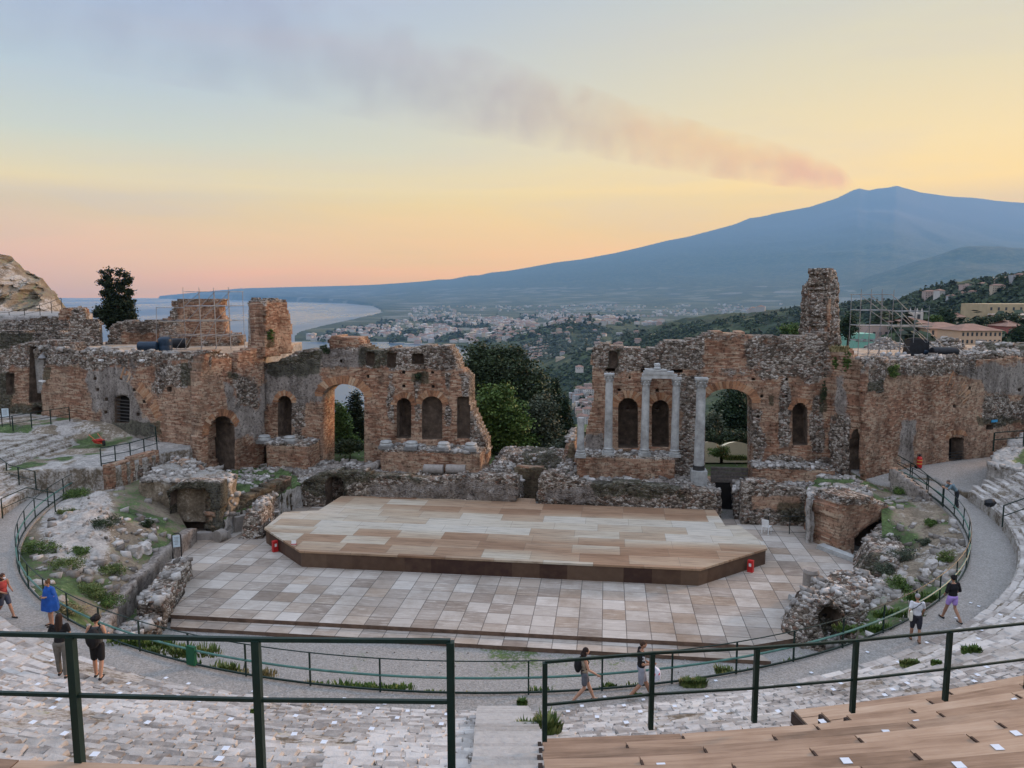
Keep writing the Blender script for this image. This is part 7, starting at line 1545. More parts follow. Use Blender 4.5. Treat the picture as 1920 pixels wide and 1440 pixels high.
for k, px in enumerate((1660, 1672, 1688, 1700)):
    p = Pd(px, 667, 50.6); mb = MB(); mb.tube([Vector((p.x - .35, 50.4, 10.12)), Vector((p.x + .3, 51.4, 10.1))], .13, 12, cap=False); mb.tube([Vector((p.x - .35, 50.4, 10.12)), Vector((p.x + .3, 51.4, 10.1))], .11, 12); tag(mb.build('drain_pipe', PVC, None, True), 'pale round pipe end lying under the right scaffolding', 'pipe', 'pale pipes under the right scaffolding')

# ------------------------------------------------------------------ furniture
RED = flat_mat('red_paint', (.45, .02, .02), .45, var=.15); WHITE = flat_mat('white_plastic', (.72, .73, .72), .5, var=.05); GREY = flat_mat('grey_plastic', (.2, .2, .2), .6)
def info_board(p, label, rz, h=1.5, w=.42):
    root = empty('information_board', tuple(p), rz, label, 'information board')
    mb = MB(); mb.tube([(-w / 2, 0, 0), (-w / 2, 0, h - .1), (-w / 4, 0, h), (w / 4, 0, h), (w / 2, 0, h - .1), (w / 2, 0, 0)], .03, 6); o = mb.build('frame', BAR, None, True); o.parent = root
    mb = MB(); mb.box((0, -.01, h * .72), (w - .08, .02, h * .42)); o = mb.build('panel', flat_mat('pale_panel', (.55, .66, .72), .4)); o.parent = root
    mb = MB()
    for k in range(6): mb.box((-.02 * (k % 2), -.024, h * .86 - k * h * .05), (w - .18 - .05 * (k % 3), .004, .018))
    o = mb.build('text_lines', GREY); o.parent = root
info_board(Pz(333, 1052, .34), 'small white information board at the left edge of the paving', .25)
info_board(Pz(1679, 876, 3.0), 'small information board behind the railing on the right platform', -.2, 1.45, .35)
info_board(Pz(12, 800, 4.9), 'information board against the dark ruin at the far left', .3, 1.4, .5)
def chair(px, py, rz, label):
    p = Pz(px, py, .34); root = empty('plastic_chair', tuple(p), rz, label, 'chair')
    mb = MB(); mb.box((0, 0, .44), (.44, .44, .035)); o = mb.build('seat', WHITE); o.parent = root
    mb = MB(); mb.box((0, .21, .66), (.42, .03, .44), rx=-.18); o = mb.build('backrest', WHITE); o.parent = root
    for x in (-1, 1):
        for y in (-1, 1): mb = MB(); mb.box((x * .19, y * .19, .22), (.035, .035, .44)); o = mb.build('leg', WHITE); o.parent = root
chair(451, 990, 1.2, 'white plastic chair beside the pale stone block at left'); chair(1437, 1000, 2.4, 'white plastic chair at the right end of the stage')
def red_box(px, py, z, label, rz):
    p = Pz(px, py, z); root = empty('fire_extinguisher_box', tuple(p), rz, label, 'extinguisher box')
    mb = MB(); mb.box((0, 0, .3), (.28, .22, .6), taper=.95); o = mb.build('box', RED); o.parent = root
    mb = MB(); mb.box((0, -.115, .38), (.12, .01, .16)); o = mb.build('notice', WHITE); o.parent = root
red_box(516, 1034, .34, 'small red extinguisher box against the left corner of the stage', .7); red_box(1407, 1072, .34, 'small red extinguisher box against the right corner of the stage', -.6)
root = empty('warning_sign', tuple(Pz(551, 1022, 1.2)), .1, 'small white and red notice standing on the left stage corner', 'sign'); mb = MB(); mb.box((0, 0, .12), (.24, .02, .24), rx=-.2); o = mb.build('face', WHITE); o.parent = root; mb = MB(); mb.box((0, .03, .05), (.26, .12, .05)); o = mb.build('foot', RED); o.parent = root
# wheeled extinguisher on the right platform
root = empty('wheeled_extinguisher', tuple(Pz(1723, 880, 2.9)), .2, 'red wheeled fire extinguisher standing by the right wing wall', 'fire extinguisher'); root.scale = (.82, .82, .82)
mb = MB(); mb.lathe([(.16, .12), (.2, .18), (.2, .88), (.15, 1.0), (.06, 1.06)], n=18); o = mb.build('cylinder', RED, None, True); o.parent = root
mb = MB(); mb.lathe([(.205, .45), (.205, .52)], n=18); mb.lathe([(.205, .72), (.205, .78)], n=18); o = mb.build('band', flat_mat('yellow_band', (.6, .4, .08), .5)); o.parent = root
mb = MB(); mb.ellip((0, 0, 1.12), (.13, .1, .12)); mb.tube([(0, .1, .2), (0, .24, .9), (0, .24, 1.2)], .02, 6); mb.tube([(.1, 0, 1.08), (.26, .02, .9), (.24, 0, .4)], .025, 6); o = mb.build('valve_and_hose', BAR, None, True); o.parent = root
for s in (-1, 1):
    M = Matrix.Translation((s * .2, .12, .14)) @ Matrix.Rotation(math.pi / 2, 4, 'Y'); mb = MB(); mb.lathe([(.14, -.03), (.14, .03)], n=14, M=M); o = mb.build('wheel', BAR); o.parent = root
root = empty('wheelbarrow', tuple(Pz(186, 832, 4.1)), -.7, 'red tipped wheelbarrow lying on the left gravel platform', 'wheelbarrow')
mb = MB(); mb.add([(-.5, -.3, .25), (.5, -.22, .3), (.5, .22, .3), (-.5, .3, .25), (-.3, -.18, .02), (.28, -.14, .04), (.28, .14, .04), (-.3, .18, .02)], [(0, 1, 5, 4), (1, 2, 6, 5), (2, 3, 7, 6), (3, 0, 4, 7), (4, 5, 6, 7)]); o = mb.build('tray', RED); o.parent = root
mb = MB(); mb.tube([(.75, .1, .1), (.2, .2, .2), (-.9, .28, .55)], .022, 6); mb.tube([(.75, -.1, .1), (.2, -.2, .2), (-.9, -.28, .55)], .022, 6); o = mb.build('handles', flat_mat('orange_handle', (.5, .12, .04), .5), None, True); o.parent = root
mb = MB(); mb.lathe([(.19, -.04), (.2, 0), (.19, .04)], n=16, M=Matrix.Translation((.78, 0, .15)) @ Matrix.Rotation(math.pi / 2, 4, 'X')); o = mb.build('wheel', BAR); o.parent = root
s_, z_ = RF.pix(1862, 789); mb = MB(); mb.box(RF.world(s_, z_, .1), (.62, .05, .16), rz=math.atan2(RF.d.y, RF.d.x)); tag(mb.build('wall_sign', flat_mat('blue_sign', (.05, .28, .50), .5)), 'small blue sign fixed on the right wing wall', 'sign')
for k, (px, py, lb) in enumerate(((194, 675, 'small white floodlight box on the top edge, left of two on the left wing'), (271, 675, 'small white floodlight box on the top edge, right of two on the left wing'), (84, 714, 'long white floodlight on the left edge of the left wing wall'))):
    s_, z_ = LF.pix(px, py); mb = MB(); mb.box(LF.world(s_, z_, .2), (.32 if k < 2 else .55, .2, .12), rz=math.atan2(LF.d.y, LF.d.x)); mb.box(LF.world(s_, z_ - .1, .1), (.05, .2, .1)); tag(mb.build('floodlight', WHITE), lb, 'floodlight')
p = hit(78, 676) if False else Pd(79, 672, 56.2); mb = MB(); mb.lathe([(.05, .3), (.16, .22), (.28, .05), (.26, 0)], n=14); mb.tube([(0, 0, .3), (0, .5, .5)], .03, 6); o = mb.build('lamp', GREY, None, True); o.location = p; tag(o, 'round grey lamp hanging in the shadowy recess at far left', 'lamp')
# backpack left on the stone rows
root = empty('backpack', tuple(Pz(1856, 948, 3.35)), .4, 'black backpack left on the stone rows at far right', 'backpack'); mb = MB(); mb.ellip((0, 0, .16), (.34, .22, .2), 14, 9, noise=.25); o = mb.build('bag', BLACKP, None, True); o.parent = root; mb = MB(); mb.tube([(-.3, 0, .1), (-.42, -.1, .05), (-.36, -.18, .02), (-.2, -.15, .1)], .02, 6); o = mb.build('strap', BLACKP); o.parent = root

# ------------------------------------------------------------------ people
SKIN = flat_mat('skin', (.42, .24, .16), .6, var=.06, scale=8); SKIN2 = flat_mat('tanned_skin', (.33, .18, .115), .6, var=.06, scale=8)
cloth = {}
def CM(name, c, r=.85):
    if name not in cloth: cloth[name] = flat_mat(name, c, r, var=.18, scale=7)
    return cloth[name]
def remesh(o, vs, sm=4):
    m = o.modifiers.new('join', 'REMESH'); m.mode = 'VOXEL'; m.voxel_size = vs; m.use_smooth_shade = True
    s = o.modifiers.new('soft', 'SMOOTH'); s.factor = .5; s.iterations = sm
def limb(mb, pts, radii, n=10):
    mb.tube(pts, 0, n, radii=radii)
    for p, r in zip(pts, radii): mb.ellip(p, (r, r, r), 10, 7)
def person(pos, rz, label, J, top, bottom, hair, shoes=('dark_shoe', (.03, .03, .03)), skin=SKIN, sc=1.0, extras=None, long_top=False):
    """J: joint offsets. local +y is the way the person faces, x to their right"""
    root = empty('person', tuple(pos), rz, label, 'person'); V_ = lambda *a: Vector(a)
    lean = J.get('lean', 0.0); hipz = J.get('hip', .92); pel = V_(0, 0, hipz); up = V_(0, math.sin(lean), math.cos(lean)); fw = V_(0, math.cos(lean), -math.sin(lean))
    che = pel + up * .32; nk = pel + up * .53 + fw * .01; hd = nk + V_(0, J.get('hy', .035), J.get('hz', .155)); hd.y += 0
    sh_ = [pel + up * .48 + V_(s * .175, 0, 0) for s in (-1, 1)]; hp = [pel + V_(s * .095, 0, -.02) for s in (-1, 1)]
    L = []
    for k, s in enumerate((-1, 1)):
        kn = V_(s * .10, *J['knee'][k]); an = V_(s * .10 if not J.get('wide') else s * .15, *J['ankle'][k]); L.append((hp[k], kn, an))
    A = []
    for k, s in enumerate((-1, 1)):
        e = V_(*J['elbow'][k]); w = V_(*J['wrist'][k]); A.append((sh_[k], e, w))
    b = MB()
    for (a, k_, n_) in L:
        limb(b, [a, a.lerp(k_, .5), k_, k_.lerp(n_, .35), n_], [.088, .075, .055, .058, .038]); toe = n_ + V_(0, .17, -.05)
        limb(b, [n_ + V_(0, -.04, -.05), n_ + V_(0, .05, -.045), toe], [.038, .036, .026])
    for (a, e, w) in A:
        limb(b, [a, a.lerp(e, .5), e, e.lerp(w, .4), w], [.052, .046, .038, .037, .025])
        d = (w - e).normalized(); side = d.cross(V_(1, 0, 0)); side = side.normalized() if side.length > .1 else V_(0, 1, 0); pl2 = w + d * .05; limb(b, [w, pl2], [.026, .034], 8)
        for q, ln in zip((-.028, -.010, .010, .028), (.062, .075, .070, .055)):
            f0 = pl2 + side * q + d * .02; f1 = f0 + d * ln * .55; f2 = f1 + d * ln * .4 + V_(-.012 if a.x > 0 else .012, 0, -.004); b.tube([f0, f1, f2], 0, 6, radii=[.0105, .0095, .007])
        t0 = w + side * .03; t1 = t0 + side * .028 + d * .035; b.tube([w + d * .01, t0 + d * .015, t1 + d * .02], 0, 6, radii=[.013, .012, .009])
    tw_ = J.get('width', 1.0)
    b.ellip(pel + V_(0, 0, .0), (.155 * tw_, .105, .12)); b.ellip(pel + up * .17, (.125 * tw_, .088, .15)); b.ellip(che, (.155 * tw_, .105, .17)); b.ellip(pel + up * .45, (.16, .08, .075))
    b.tube([pel + up * .45, nk, hd - V_(0, 0, .07)], 0, 10, radii=[.06, .05, .048])
    b.ellip(hd, (.074, .092, .112), 14, 10); b.ellip(hd + V_(0, .03, -.055), (.052, .055, .05)); b.ellip(hd + V_(0, .096, -.01), (.013, .018, .025), 8, 6)
    for s in (-1, 1): b.ellip(hd + V_(s * .076, -.005, -.005), (.010, .02, .03), 8, 6)
    o = b.build('body', skin); o.parent = root; remesh(o, .0135, 2)
    f = MB()
    for s in (-1, 1): f.ellip(hd + V_(s * .03, .083, .012), (.011, .008, .007), 8, 5)
    o = f.build('eyes', BAR, None, True); o.parent = root
    f = MB(); f.ellip(hd + V_(0, .088, -.052), (.022, .007, .006), 8, 5); o = f.build('mouth', CM('lip', (.3, .08, .07))); o.parent = root
    # hair
    h = MB(); kind, hc = hair
    if kind == 'short': h.ellip(hd + V_(0, -.012, .028), (.082, .098, .098), 14, 9, noise=.08)
    elif kind == 'curly':
        for i in range(26): a = rng.uniform(0, 6.28); t = rng.uniform(-.1, 1); h.ellip(hd + V_(.085 * math.cos(a) * math.cos(t), -.03 + .09 * math.sin(a) * math.cos(t), .02 + .10 * math.sin(t)), (.05,) * 3, 8, 5)
        h.ellip(hd + V_(0, -.02, .03), (.09, .10, .10))
    elif kind in ('long', 'bob', 'bun'):
        h.ellip(hd + V_(0, -.015, .025), (.087, .10, .10), 14, 9); ln = {'long': .44, 'bob': .20, 'bun': .0}[kind]
        if ln: limb(h, [hd + V_(0, -.04, -.02), hd + V_(0, -.075, -ln * .5), hd + V_(0, -.085, -ln)], [.09, .10, .06])
        if kind == 'bun': h.ellip(hd + V_(0, -.06, .11), (.05, .05, .05))
    elif kind == 'cap': h.ellip(hd + V_(0, -.01, .035), (.086, .10, .085), 14, 9)
    o = h.build('hair' if kind != 'cap' else 'hat', CM('hair_' + kind + '_%02d' % int(hc[0] * 100), hc)); o.parent = root; remesh(o, .014, 2)
    # top
    tn, tc_, sleeve = top; t = MB(); t.ellip(pel + up * .10, (.155 * tw_, .115, .12)); t.ellip(pel + up * .2, (.142 * tw_, .105, .15)); t.ellip(che, (.17 * tw_, .12, .18)); t.ellip(pel + up * .45, (.175, .095, .07))
    if long_top: t.ellip(pel + V_(0, 0, -.03), (.17, .13, .14))
    if sleeve:
        for (a, e, w) in A: limb(t, [a, a.lerp(e, sleeve * .5), a.lerp(e, sleeve)], [.066, .064, .062])
    o = t.build('shirt', CM(tn, tc_)); o.parent = root; remesh(o, .016, 3)
    bn, bc_, ln = bottom; t = MB()
    if ln >= 0:
        t.ellip(pel + V_(0, 0, .0), (.168 * tw_, .12, .12))
        for (a, k_, n_) in L:
            if ln <= 1: limb(t, [a, a.lerp(k_, ln * .6), a.lerp(k_, ln)], [.102, .096, .092 if ln < .9 else .075])
            else: limb(t, [a, a.lerp(k_, .5), k_, k_.lerp(n_, .5), n_ + V_(0, 0, .03)], [.102, .09, .075, .07, .062])
        o = t.build('trousers' if ln > 1 else 'shorts', CM(bn, bc_)); o.parent = root; remesh(o, .016, 3)
    t = MB()
    for (a, k_, n_) in L: limb(t, [n_ + V_(0, -.045, -.055), n_ + V_(0, .06, -.055), n_ + V_(0, .175, -.058)], [.042, .041, .034])
    o = t.build('shoes', CM(*shoes)); o.parent = root; remesh(o, .012, 1)
    if extras: extras(root, pel, che, sh_, A, hd)
    root.scale = (sc, sc, sc); return root
WALK = dict(knee=[(.14, .50), (-.02, .50)], ankle=[(.30, .09), (-.34, .14)], elbow=[(-.25, -.10, 1.14), (.25, .08, 1.14)], wrist=[(-.24, -.10, .90), (.24, .22, .96)])
STAND = dict(knee=[(.03, .49), (0, .49)], ankle=[(.02, .08), (-.02, .08)], elbow=[(-.26, -.02, 1.14), (.26, -.02, 1.14)], wrist=[(-.22, .10, .95), (.22, .10, .95)])
def J(base, **k): d = dict(base); d.update(k); return d
def add(root, mb, name, mat, rm=0): o = mb.build(name, mat, None, True); o.parent = root; (remesh(o, rm, 2) if rm else None); return o
def backpack_on(c=(.02, .022, .025), big=1.0):
    def f(root, pel, che, sh_, A, hd):
        mb = MB(); mb.ellip(che + Vector((0, -.20, -.06)), (.16 * big, .12 * big, .24 * big), 14, 10); add(root, mb, 'backpack', CM('bag_dark', c), .016)
        for s in (-1, 1): mb = MB(); mb.tube([che + Vector((s * .10, -.13, .14)), che + Vector((s * .11, 0, .20)), che + Vector((s * .10, .12, .08)), che + Vector((s * .12, .05, -.14)), che + Vector((s * .10, -.12, -.2))], .018, 6); add(root, mb, 'strap', CM('bag_dark', c))
    return f
def onwalk(px, py, r=None):
    p = Pz(px, py, ZW); th = theta(p); rr = math.hypot(p.x - CX, p.y - CY); rr = min(max(rr, R0 + .35), RW - .3) if r is None else r
    best = min((abs(project(cav(th + k * .1, rr, ZW))[0] - px), th + k * .1) for k in range(-60, 61)); return cav(best[1], rr, ZW)
BLK = (.012, .012, .014)
# 1 far left, red patterned top
def ex1(root, pel, che, sh_, A, hd):
    mb = MB(); mb.ellip(hd + Vector((0, .075, -.045)), (.05, .035, .04)); add(root, mb, 'face_mask', CM('mask', (.7, .72, .75)))
    mb = MB(); mb.ellip(pel + Vector((.20, .06, .02)), (.10, .13, .13)); add(root, mb, 'shoulder_bag', CM('bag_dark', BLK), .016)
person(onwalk(10, 1158), -1.9, 'woman in a red patterned top and face mask walking at the far left edge', J(WALK, elbow=[(-.25, .0, 1.13), (.25, .02, 1.13)], wrist=[(-.16, .24, 1.06), (.16, .24, 1.06)]), ('red_top', (.32, .05, .045), 0), ('dark_blue_shorts', (.05, .06, .09), .8), ('bob', (.06, .03, .02)), skin=SKIN2, extras=ex1, sc=.98)
# 2 blue cape
def ex2(root, pel, che, sh_, A, hd):
    mb = MB(); mb.lathe([(.37, pel.z - .30), (.355, pel.z - .1), (.31, pel.z + .15), (.26, che.z), (.22, che.z + .15), (.10, che.z + .23)], n=28)
    v = [(x * (1 + .07 * math.sin(6 * math.atan2(y, x))), y * .72 * (1 + .07 * math.sin(6 * math.atan2(y, x))), z) for x, y, z in mb.v]; mb.v = v; add(root, mb, 'shawl', CM('royal_blue', (.012, .075, .33)))
person(onwalk(97, 1172), 2.6, 'person wrapped in a bright royal blue shawl facing the left railing', J(STAND, wrist=[(-.12, .2, 1.15), (.12, .2, 1.15)]), ('royal_blue', (.012, .075, .33), .6), ('tan_shorts', (.30, .2, .14), .9), ('bun', (.10, .05, .025)), extras=ex2, sc=.98)
# 3 long dark hair
person(hit(118, 1268), .25, 'woman with long dark hair and grey trousers seen from behind at lower left', J(STAND, knee=[(.06, .50), (-.03, .48)], ankle=[(.10, .09), (-.08, .08)], wrist=[(-.10, .22, 1.05), (.16, .20, 1.05)]), ('black_top', BLK, .5), ('grey_trousers', (.13, .125, .11), 1.5), ('long', (.025, .014, .010)), sc=.97)
person(hit(186, 1270), .1, 'person with curly black hair, black shorts and a big dark rucksack', J(STAND, knee=[(.04, .49), (-.02, .5)], ankle=[(.06, .08), (-.14, .10)], wrist=[(-.16, .22, 1.02), (.20, .22, 1.10)], width=1.08), ('grey_vest', (.07, .075, .075), 0), ('black_shorts', BLK, .85), ('curly', (.010, .009, .009)), extras=backpack_on((.025, .03, .032), 1.15), sc=1.0)
# centre pair walking right
person(onwalk(1096, 1297, R0 + .55), -1.5, 'dark haired woman with a backpack and short skirt walking right past the curved railing', J(WALK, wrist=[(-.24, -.02, .92), (.24, .34, .98)]), ('pale_top', (.30, .26, .20), 0), ('grey_skirt', (.10, .11, .13), .62), ('bob', (.02, .012, .010)), extras=backpack_on(BLK, .95), sc=.97)
def ex6(root, pel, che, sh_, A, hd):
    w = A[1][2]; mb = MB(); mb.ellip(w + Vector((.03, .06, -.27)), (.12, .16, .24), 12, 9, noise=.3); mb.tube([w + Vector((0, .03, -.02)), w + Vector((.02, .05, -.10))], .02, 6); add(root, mb, 'carrier_bag', CM('white_bag', (.62, .66, .78), .5), .016)
    mb = MB(); mb.box(w + Vector((.075, .10, -.24)), (.10, .16, .06), rz=.2); add(root, mb, 'bag_print', CM('print_red', (.6, .08, .12)))
    # the white numeral on the sleeve
    a, e, _ = A[1]; c = a.lerp(e, .32) + Vector((.072, 0, 0)); mb = MB()
    for y0, z0, y1, z1 in ((-.03, .05, .03, .05), (.03, .05, .03, -.05), (-.02, 0, .03, 0), (-.03, -.05, .03, -.05)): mb.tube([c + Vector((0, y0, z0)), c + Vector((0, y1, z1))], .010, 6)
    add(root, mb, 'numeral', CM('numeral_white', (.75, .75, .75)))
person(onwalk(1200, 1291, R0 + .6), -1.5, 'man in a black polo shirt numbered 3 carrying a white plastic bag', J(WALK, elbow=[(-.26, -.02, 1.14), (.26, -.02, 1.14)], wrist=[(-.22, .20, 1.0), (.20, .26, 1.12)], width=1.1), ('black_polo', BLK, .62), ('grey_shorts', (.26, .28, .33), .95), ('short', (.06, .035, .022)), ('white_shoe', (.4, .4, .38)), skin=SKIN2, extras=ex6, sc=1.04)
# right side
lp = cav(theta(Pz(1795, 952, ZW)), R0 + .55, ZW)
person(lp, 1.35, 'man in a blue grey shirt and dark trousers leaning on the right railing', J(STAND, lean=.72, hip=.90, knee=[(.02, .48), (-.04, .48)], ankle=[(-.02, .08), (-.12, .08)], elbow=[(-.24, .50, 1.06), (.24, .50, 1.06)], wrist=[(-.12, .66, 1.10), (.12, .66, 1.10)], hy=.10, hz=.10), ('blue_grey_shirt', (.13, .20, .24), .9), ('dark_trousers', (.02, .024, .03), 1.5), ('short', (.10, .08, .07)), sc=1.02)
person(onwalk(1783, 1122, R0 + .95), .15, 'woman in a black top and lilac shorts walking away at right', J(WALK, elbow=[(-.27, -.02, 1.14), (.27, .0, 1.14)], wrist=[(-.20, .16, .98), (.20, .16, .98)], width=1.12), ('black_blouse', BLK, 1.0), ('lilac_shorts', (.38, .26, .62), .55), ('bun', (.012, .010, .010)), skin=SKIN2, sc=1.0)
def ex9(root, pel, che, sh_, A, hd):
    mb = MB(); mb.box(pel + Vector((-.20, -.04, .06)), (.10, .34, .34), jit=.02, rng=rng); add(root, mb, 'tote_bag', CM('cream_bag', (.68, .66, .56)), .02)
    mb = MB(); mb.tube([pel + Vector((-.2, 0, .2)), che + Vector((-.06, -.13, .05)), che + Vector((.10, -.11, .2)), che + Vector((.08, .1, .15)), pel + Vector((-.16, .1, .2))], .012, 6); add(root, mb, 'strap', CM('bag_dark', BLK))
person(onwalk(1716, 1168, R0 + .95), -.25, 'man in a white t-shirt with a cream shoulder bag, walking away at right', J(WALK, knee=[(.08, .49), (-.02, .5)], ankle=[(.14, .09), (-.16, .10)]), ('white_tee', (.62, .64, .68), .6), ('dark_shorts', (.03, .03, .04), .95), ('cap', (.28, .28, .28)), ('sandal', (.10, .06, .04)), skin=SKIN2, extras=ex9, sc=.98)

# ------------------------------------------------------------------ weeds
wl_ = [(650, 1290, 2.2, .55, 'green'), (600, 1286, 1.4, .4, 'dry'), (690, 1293, .9, .5, 'green'), (810, 1298, .7, .3, 'grass'), (885, 1297, .5, .25, 'dry'), (1020, 1297, 1.0, .45, 'green'), (1125, 1292, 1.2, .4, 'grass'), (1190, 1282, 1.0, .55, 'green'), (1405, 1252, 1.0, .5, 'grass'),
       (240, 1216, 1.4, .5, 'green'), (290, 1233, 1.6, .5, 'grass'), (330, 1244, 1.0, .45, 'green'), (430, 1262, 1.4, .35, 'dry'), (395, 1254, .9, .5, 'grass'), (1500, 1226, 1.0, .3, 'green'), (1640, 1176, 1.4, .5, 'green'), (1690, 1150, 1.2, .5, 'green'), (1735, 1120, 1.0, .6, 'green')]
wobj = []; wkind = []
for k, (px, py, w, h, kind) in enumerate(wl_):
    p = Pz(px, py, ZW); p = cav(theta(p), R0 - .35, ZW - (0.35 if 300 < px < 1600 else .1)); 
    for q_ in range(4): wobj.append(tuft(px, py, ZW, w * rng.uniform(.5, .9), h * rng.uniform(.5, 1.1), kind, int(45 * w), seed=40 + k * 7 + q_, pos=p + Vector((rng.uniform(-.7, .7) * w, rng.uniform(-.05, .3), 0)), name='railing_grass'))
    wkind.append(kind); wkind += [kind] * 3
for kind in sorted(set(w[4] for w in wl_)):
    vv, ff, tt = [], [], []
    for o in [q for q, w in zip(wobj, wkind) if w == kind]:
        b0 = len(vv); vv += [tuple(v.co + o.location) for v in o.data.vertices]; ff += [tuple(i + b0 for i in p_.vertices) for p_ in o.data.polygons]; tt += [d.value for d in o.data.attributes['tone'].data]; bpy.data.objects.remove(o)
    tag(mesh('grass', vv, ff, LEAF[kind], attrs={'tone': tt}), kind='stuff')
for k, (px, py, w, h, kind, lb) in enumerate(((1012, 1372, .75, .5, 'grass', 'bright yellow green grass tuft beside the stairs at the start of the boards'), (1300, 1285, .8, .35, 'grass', 'green weed clump on the stones under the right railing'), (1704, 1246, .5, .2, 'grass', 'yellow green weed on the stones at right'), (1752, 1244, .3, .15, 'green', 'small weed on the stones right of a yellow green one'), (985, 1322, .4, .3, 'green', 'green weed at the top right corner of the stairs'),
        (476, 1334, .16, .08, 'green', 'tiny green weed in the left stone rows'), (1196, 1304, .25, .12, 'green', 'tiny weed in the right stone rows'), (1820, 1222, .5, .3, 'green', 'green weed among the rows behind the right railing post'))):
    p = hit(px, py); tuft(px, py, 0, w, h, kind, int(420 * w) + 60, label=lb, seed=80 + k, pos=p, size=.045, group=None)
def banktuft(px, py, w, h, kind, lb, k):
    "sit the bush on the bank surface"
    d = ray(px, py); t = 20.0; best = None
    while t < 75:
        q = Vector((0, 0, HC)) + d * t
        for X, Y, Z in BANKS:
            pass
        t += 40
    best = 1e9; pos = None
    for X, Y, Z in BANKS:
        zz = Z - HC; dep = Y * math.cos(PITCH) - zz * math.sin(PITCH); upv = Y * math.sin(PITCH) + zz * math.cos(PITCH); sx_ = 960 + F * X / dep; sy_ = 720 - F * upv / dep; e_ = (sx_ - px) ** 2 + (sy_ - py) ** 2; i = np.unravel_index(e_.argmin(), e_.shape)
        if e_[i] < best: best = e_[i]; pos = Vector((X[i], Y[i], Z[i]))
    tuft(px, py, 0, w, h, kind, int(260 * w) + 80, label=lb, seed=100 + k, pos=pos - Vector((0, 0, .05)), size=.065, cat='bush', name='bush', group=None)
for k, a in enumerate(((80, 1035, 1.6, .6, 'green', 'round green bush on the left bank near the railing'), (150, 930, 1.8, .5, 'green', 'low green bush at the top of the left bank'), (125, 965, 1.2, .4, 'grass', 'grassy patch at the upper left of the left bank'), (150, 1040, 1.0, .5, 'green', 'green shrub below the band of rocks on the left bank'), (190, 985, 1.5, .4, 'dark', 'dark weeds above the boulders on the left bank'), (120, 1060, 1.8, .4, 'grass', 'yellowish grass in the middle of the left bank'),
        (205, 1075, 1.4, .5, 'grass', 'tall yellowish weeds low on the left bank'), (170, 1110, 1.6, .4, 'grass', 'rough grass on the lower left bank'), (200, 1135, 1.5, .5, 'green', 'green weeds near the foot of the left bank'), (130, 1150, 1.2, .4, 'dry', 'dry grass just inside the left railing'), (275, 985, .8, .5, 'dark', 'dark weed beside the pale boulders'),
        (1685, 1052, 1.6, .8, 'grey', 'large grey green bush in the middle of the right bank'), (1665, 1075, 1.4, .6, 'grey', 'grey green bush low on the right bank'), (1700, 1105, 1.6, .6, 'green', 'green weeds below the large bush on the right bank'), (1742, 985, .9, .4, 'green', 'small green weed high on the right bank'), (1730, 1020, .9, .4, 'grey', 'small grey weed on the right bank'), (1770, 1052, 1.2, .6, 'grass', 'yellow green bush beside the right railing'), (1690, 925, 1.6, .5, 'green', 'green grass on top of the right vault'), (1672, 1015, 1.0, .4, 'grey', 'little grey bush behind the right vault'))):
    banktuft(*a, k)

# ------------------------------------------------------------------ loose rubble
RUB = tone_mat('loose_stone', [(.15, (.10, .09, .078)), (.36, (.22, .20, .18)), (.55, (.36, .345, .32)), (.75, (.52, .505, .48)), (.9, (.60, .59, .57))], .92, .6, 6.0, .4)
def rubble(name, samples, seed, lo=.05, hi=.16):
    g = np.random.default_rng(seed); P_ = np.array(samples, float); m = len(P_); base = np.array([(x, y, z) for z in (-1, 1) for x, y in ((-1, -1), (1, -1), (1, 1), (-1, 1))], float)
    s = (lo + (hi - lo) * g.random(m) ** 2.2)[:, None] * g.uniform(.6, 1.4, (m, 3)) * np.array([1, 1, .7]); v = base[None] * (1 + g.uniform(-.38, .25, (m, 8, 3))) * s[:, None]; a = g.uniform(0, 6.28, m); t = g.normal(size=m) * .4
    c, d = np.cos(a)[:, None], np.sin(a)[:, None]; x = v[..., 0] * c - v[..., 1] * d; y = v[..., 0] * d + v[..., 1] * c; z = v[..., 2] + x * np.sin(t)[:, None] * .5
    V = (np.stack([x, y, z], -1) + P_[:, None] + np.array([0, 0, .02])).reshape(-1, 3); f = np.array([(3, 2, 1, 0), (4, 5, 6, 7), (0, 1, 5, 4), (1, 2, 6, 5), (2, 3, 7, 6), (3, 0, 4, 7)])
    Fq = (np.arange(m)[:, None, None] * 8 + f[None]).reshape(-1, 4); tone = np.repeat(np.clip(g.normal(.5, .26, m), 0, 1), 8)
    return tag(mesh(name, V, Fq, RUB, attrs={'tone': tone}), kind='stuff')
dg = bpy.context.evaluated_depsgraph_get() if False else None
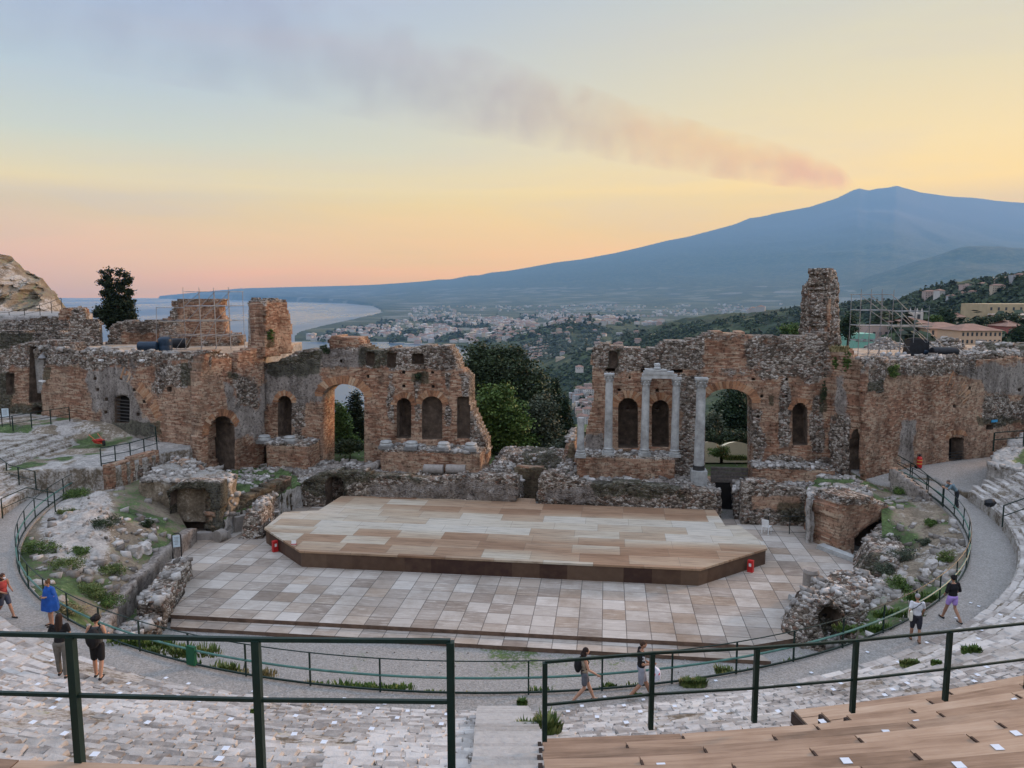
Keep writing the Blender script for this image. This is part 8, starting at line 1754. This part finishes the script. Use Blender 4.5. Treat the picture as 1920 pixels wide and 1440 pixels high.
def surf(objs, n, seed, zmin=-1, thr=.5, cl=.9, cond=None):
    "random points on the upward faces of objects"
    g = np.random.default_rng(seed); out = []
    for o, k in objs:
        me = o.data; co = np.empty(len(me.vertices) * 3, np.float32); me.vertices.foreach_get('co', co); co = co.reshape(-1, 3); nr = np.empty(len(me.polygons) * 3, np.float32); me.polygons.foreach_get('normal', nr); nr = nr.reshape(-1, 3)
        ct = np.empty(len(me.polygons) * 3, np.float32); me.polygons.foreach_get('center', ct); ct = ct.reshape(-1, 3); ar = np.empty(len(me.polygons), np.float32); me.polygons.foreach_get('area', ar)
        w = ar * (np.abs(nr[:, 2]) > thr) * (fbm(ct[:, 0] * cl, ct[:, 1] * cl, 0, 3, seed) > -.12)
        if cond is not None: w = w * cond(ct)
        if w.sum() <= 0: continue
        i = g.choice(len(w), size=k, p=w / w.sum()); out.append(ct[i] + g.uniform(-.08, .08, (k, 3)) * np.array([1, 1, 0]))
    return np.concatenate(out)
byn = lambda pre: [o for o in bpy.data.objects if o.type == 'MESH' and o.name.split('.')[0] == pre]
tops = [(o, 700) for o in byn('rubble_top')] + [(o, 260) for o in byn('ruined_footing')] + [(o, 500) for o in byn('parapet')] + [(o, 220) for o in byn('column_podium')] + [(o, 500) for o in byn('weedy_slope')] + [(o, 120) for o in byn('broken_wall')] + [(o, 420) for o in byn('rubble_hump')] + [(o, 200) for o in byn('rubble_heap')] + [(o, 150) for o in byn('rubble_bank')]
rubble('loose_rubble', surf(tops, 0, 5), 5, .04, .17)
lb = bpy.data.objects['left_bank']; rb_ = bpy.data.objects['right_bank']
band = lambda c: (np.abs((np.hypot(c[:, 0] - CX, c[:, 1] - CY) - 22.3)) < 2.6) * (c[:, 1] > 30) * (c[:, 1] < 40)
rubble('bank_stones', np.concatenate([surf([(lb, 200)], 0, 6, thr=.0, cond=band, cl=.5), surf([(lb, 90)], 0, 7, thr=0), surf([(rb_, 330)], 0, 8, thr=0)]), 7, .03, .22)
gr_ = bpy.data.objects['ground']; inn = lambda c: (np.hypot(c[:, 0] - CX, c[:, 1] - CY) < 25.2)
rubble('gravel_stones', surf([(gr_, 1500)], 0, 9, cond=inn, cl=.2), 9, .02, .06)
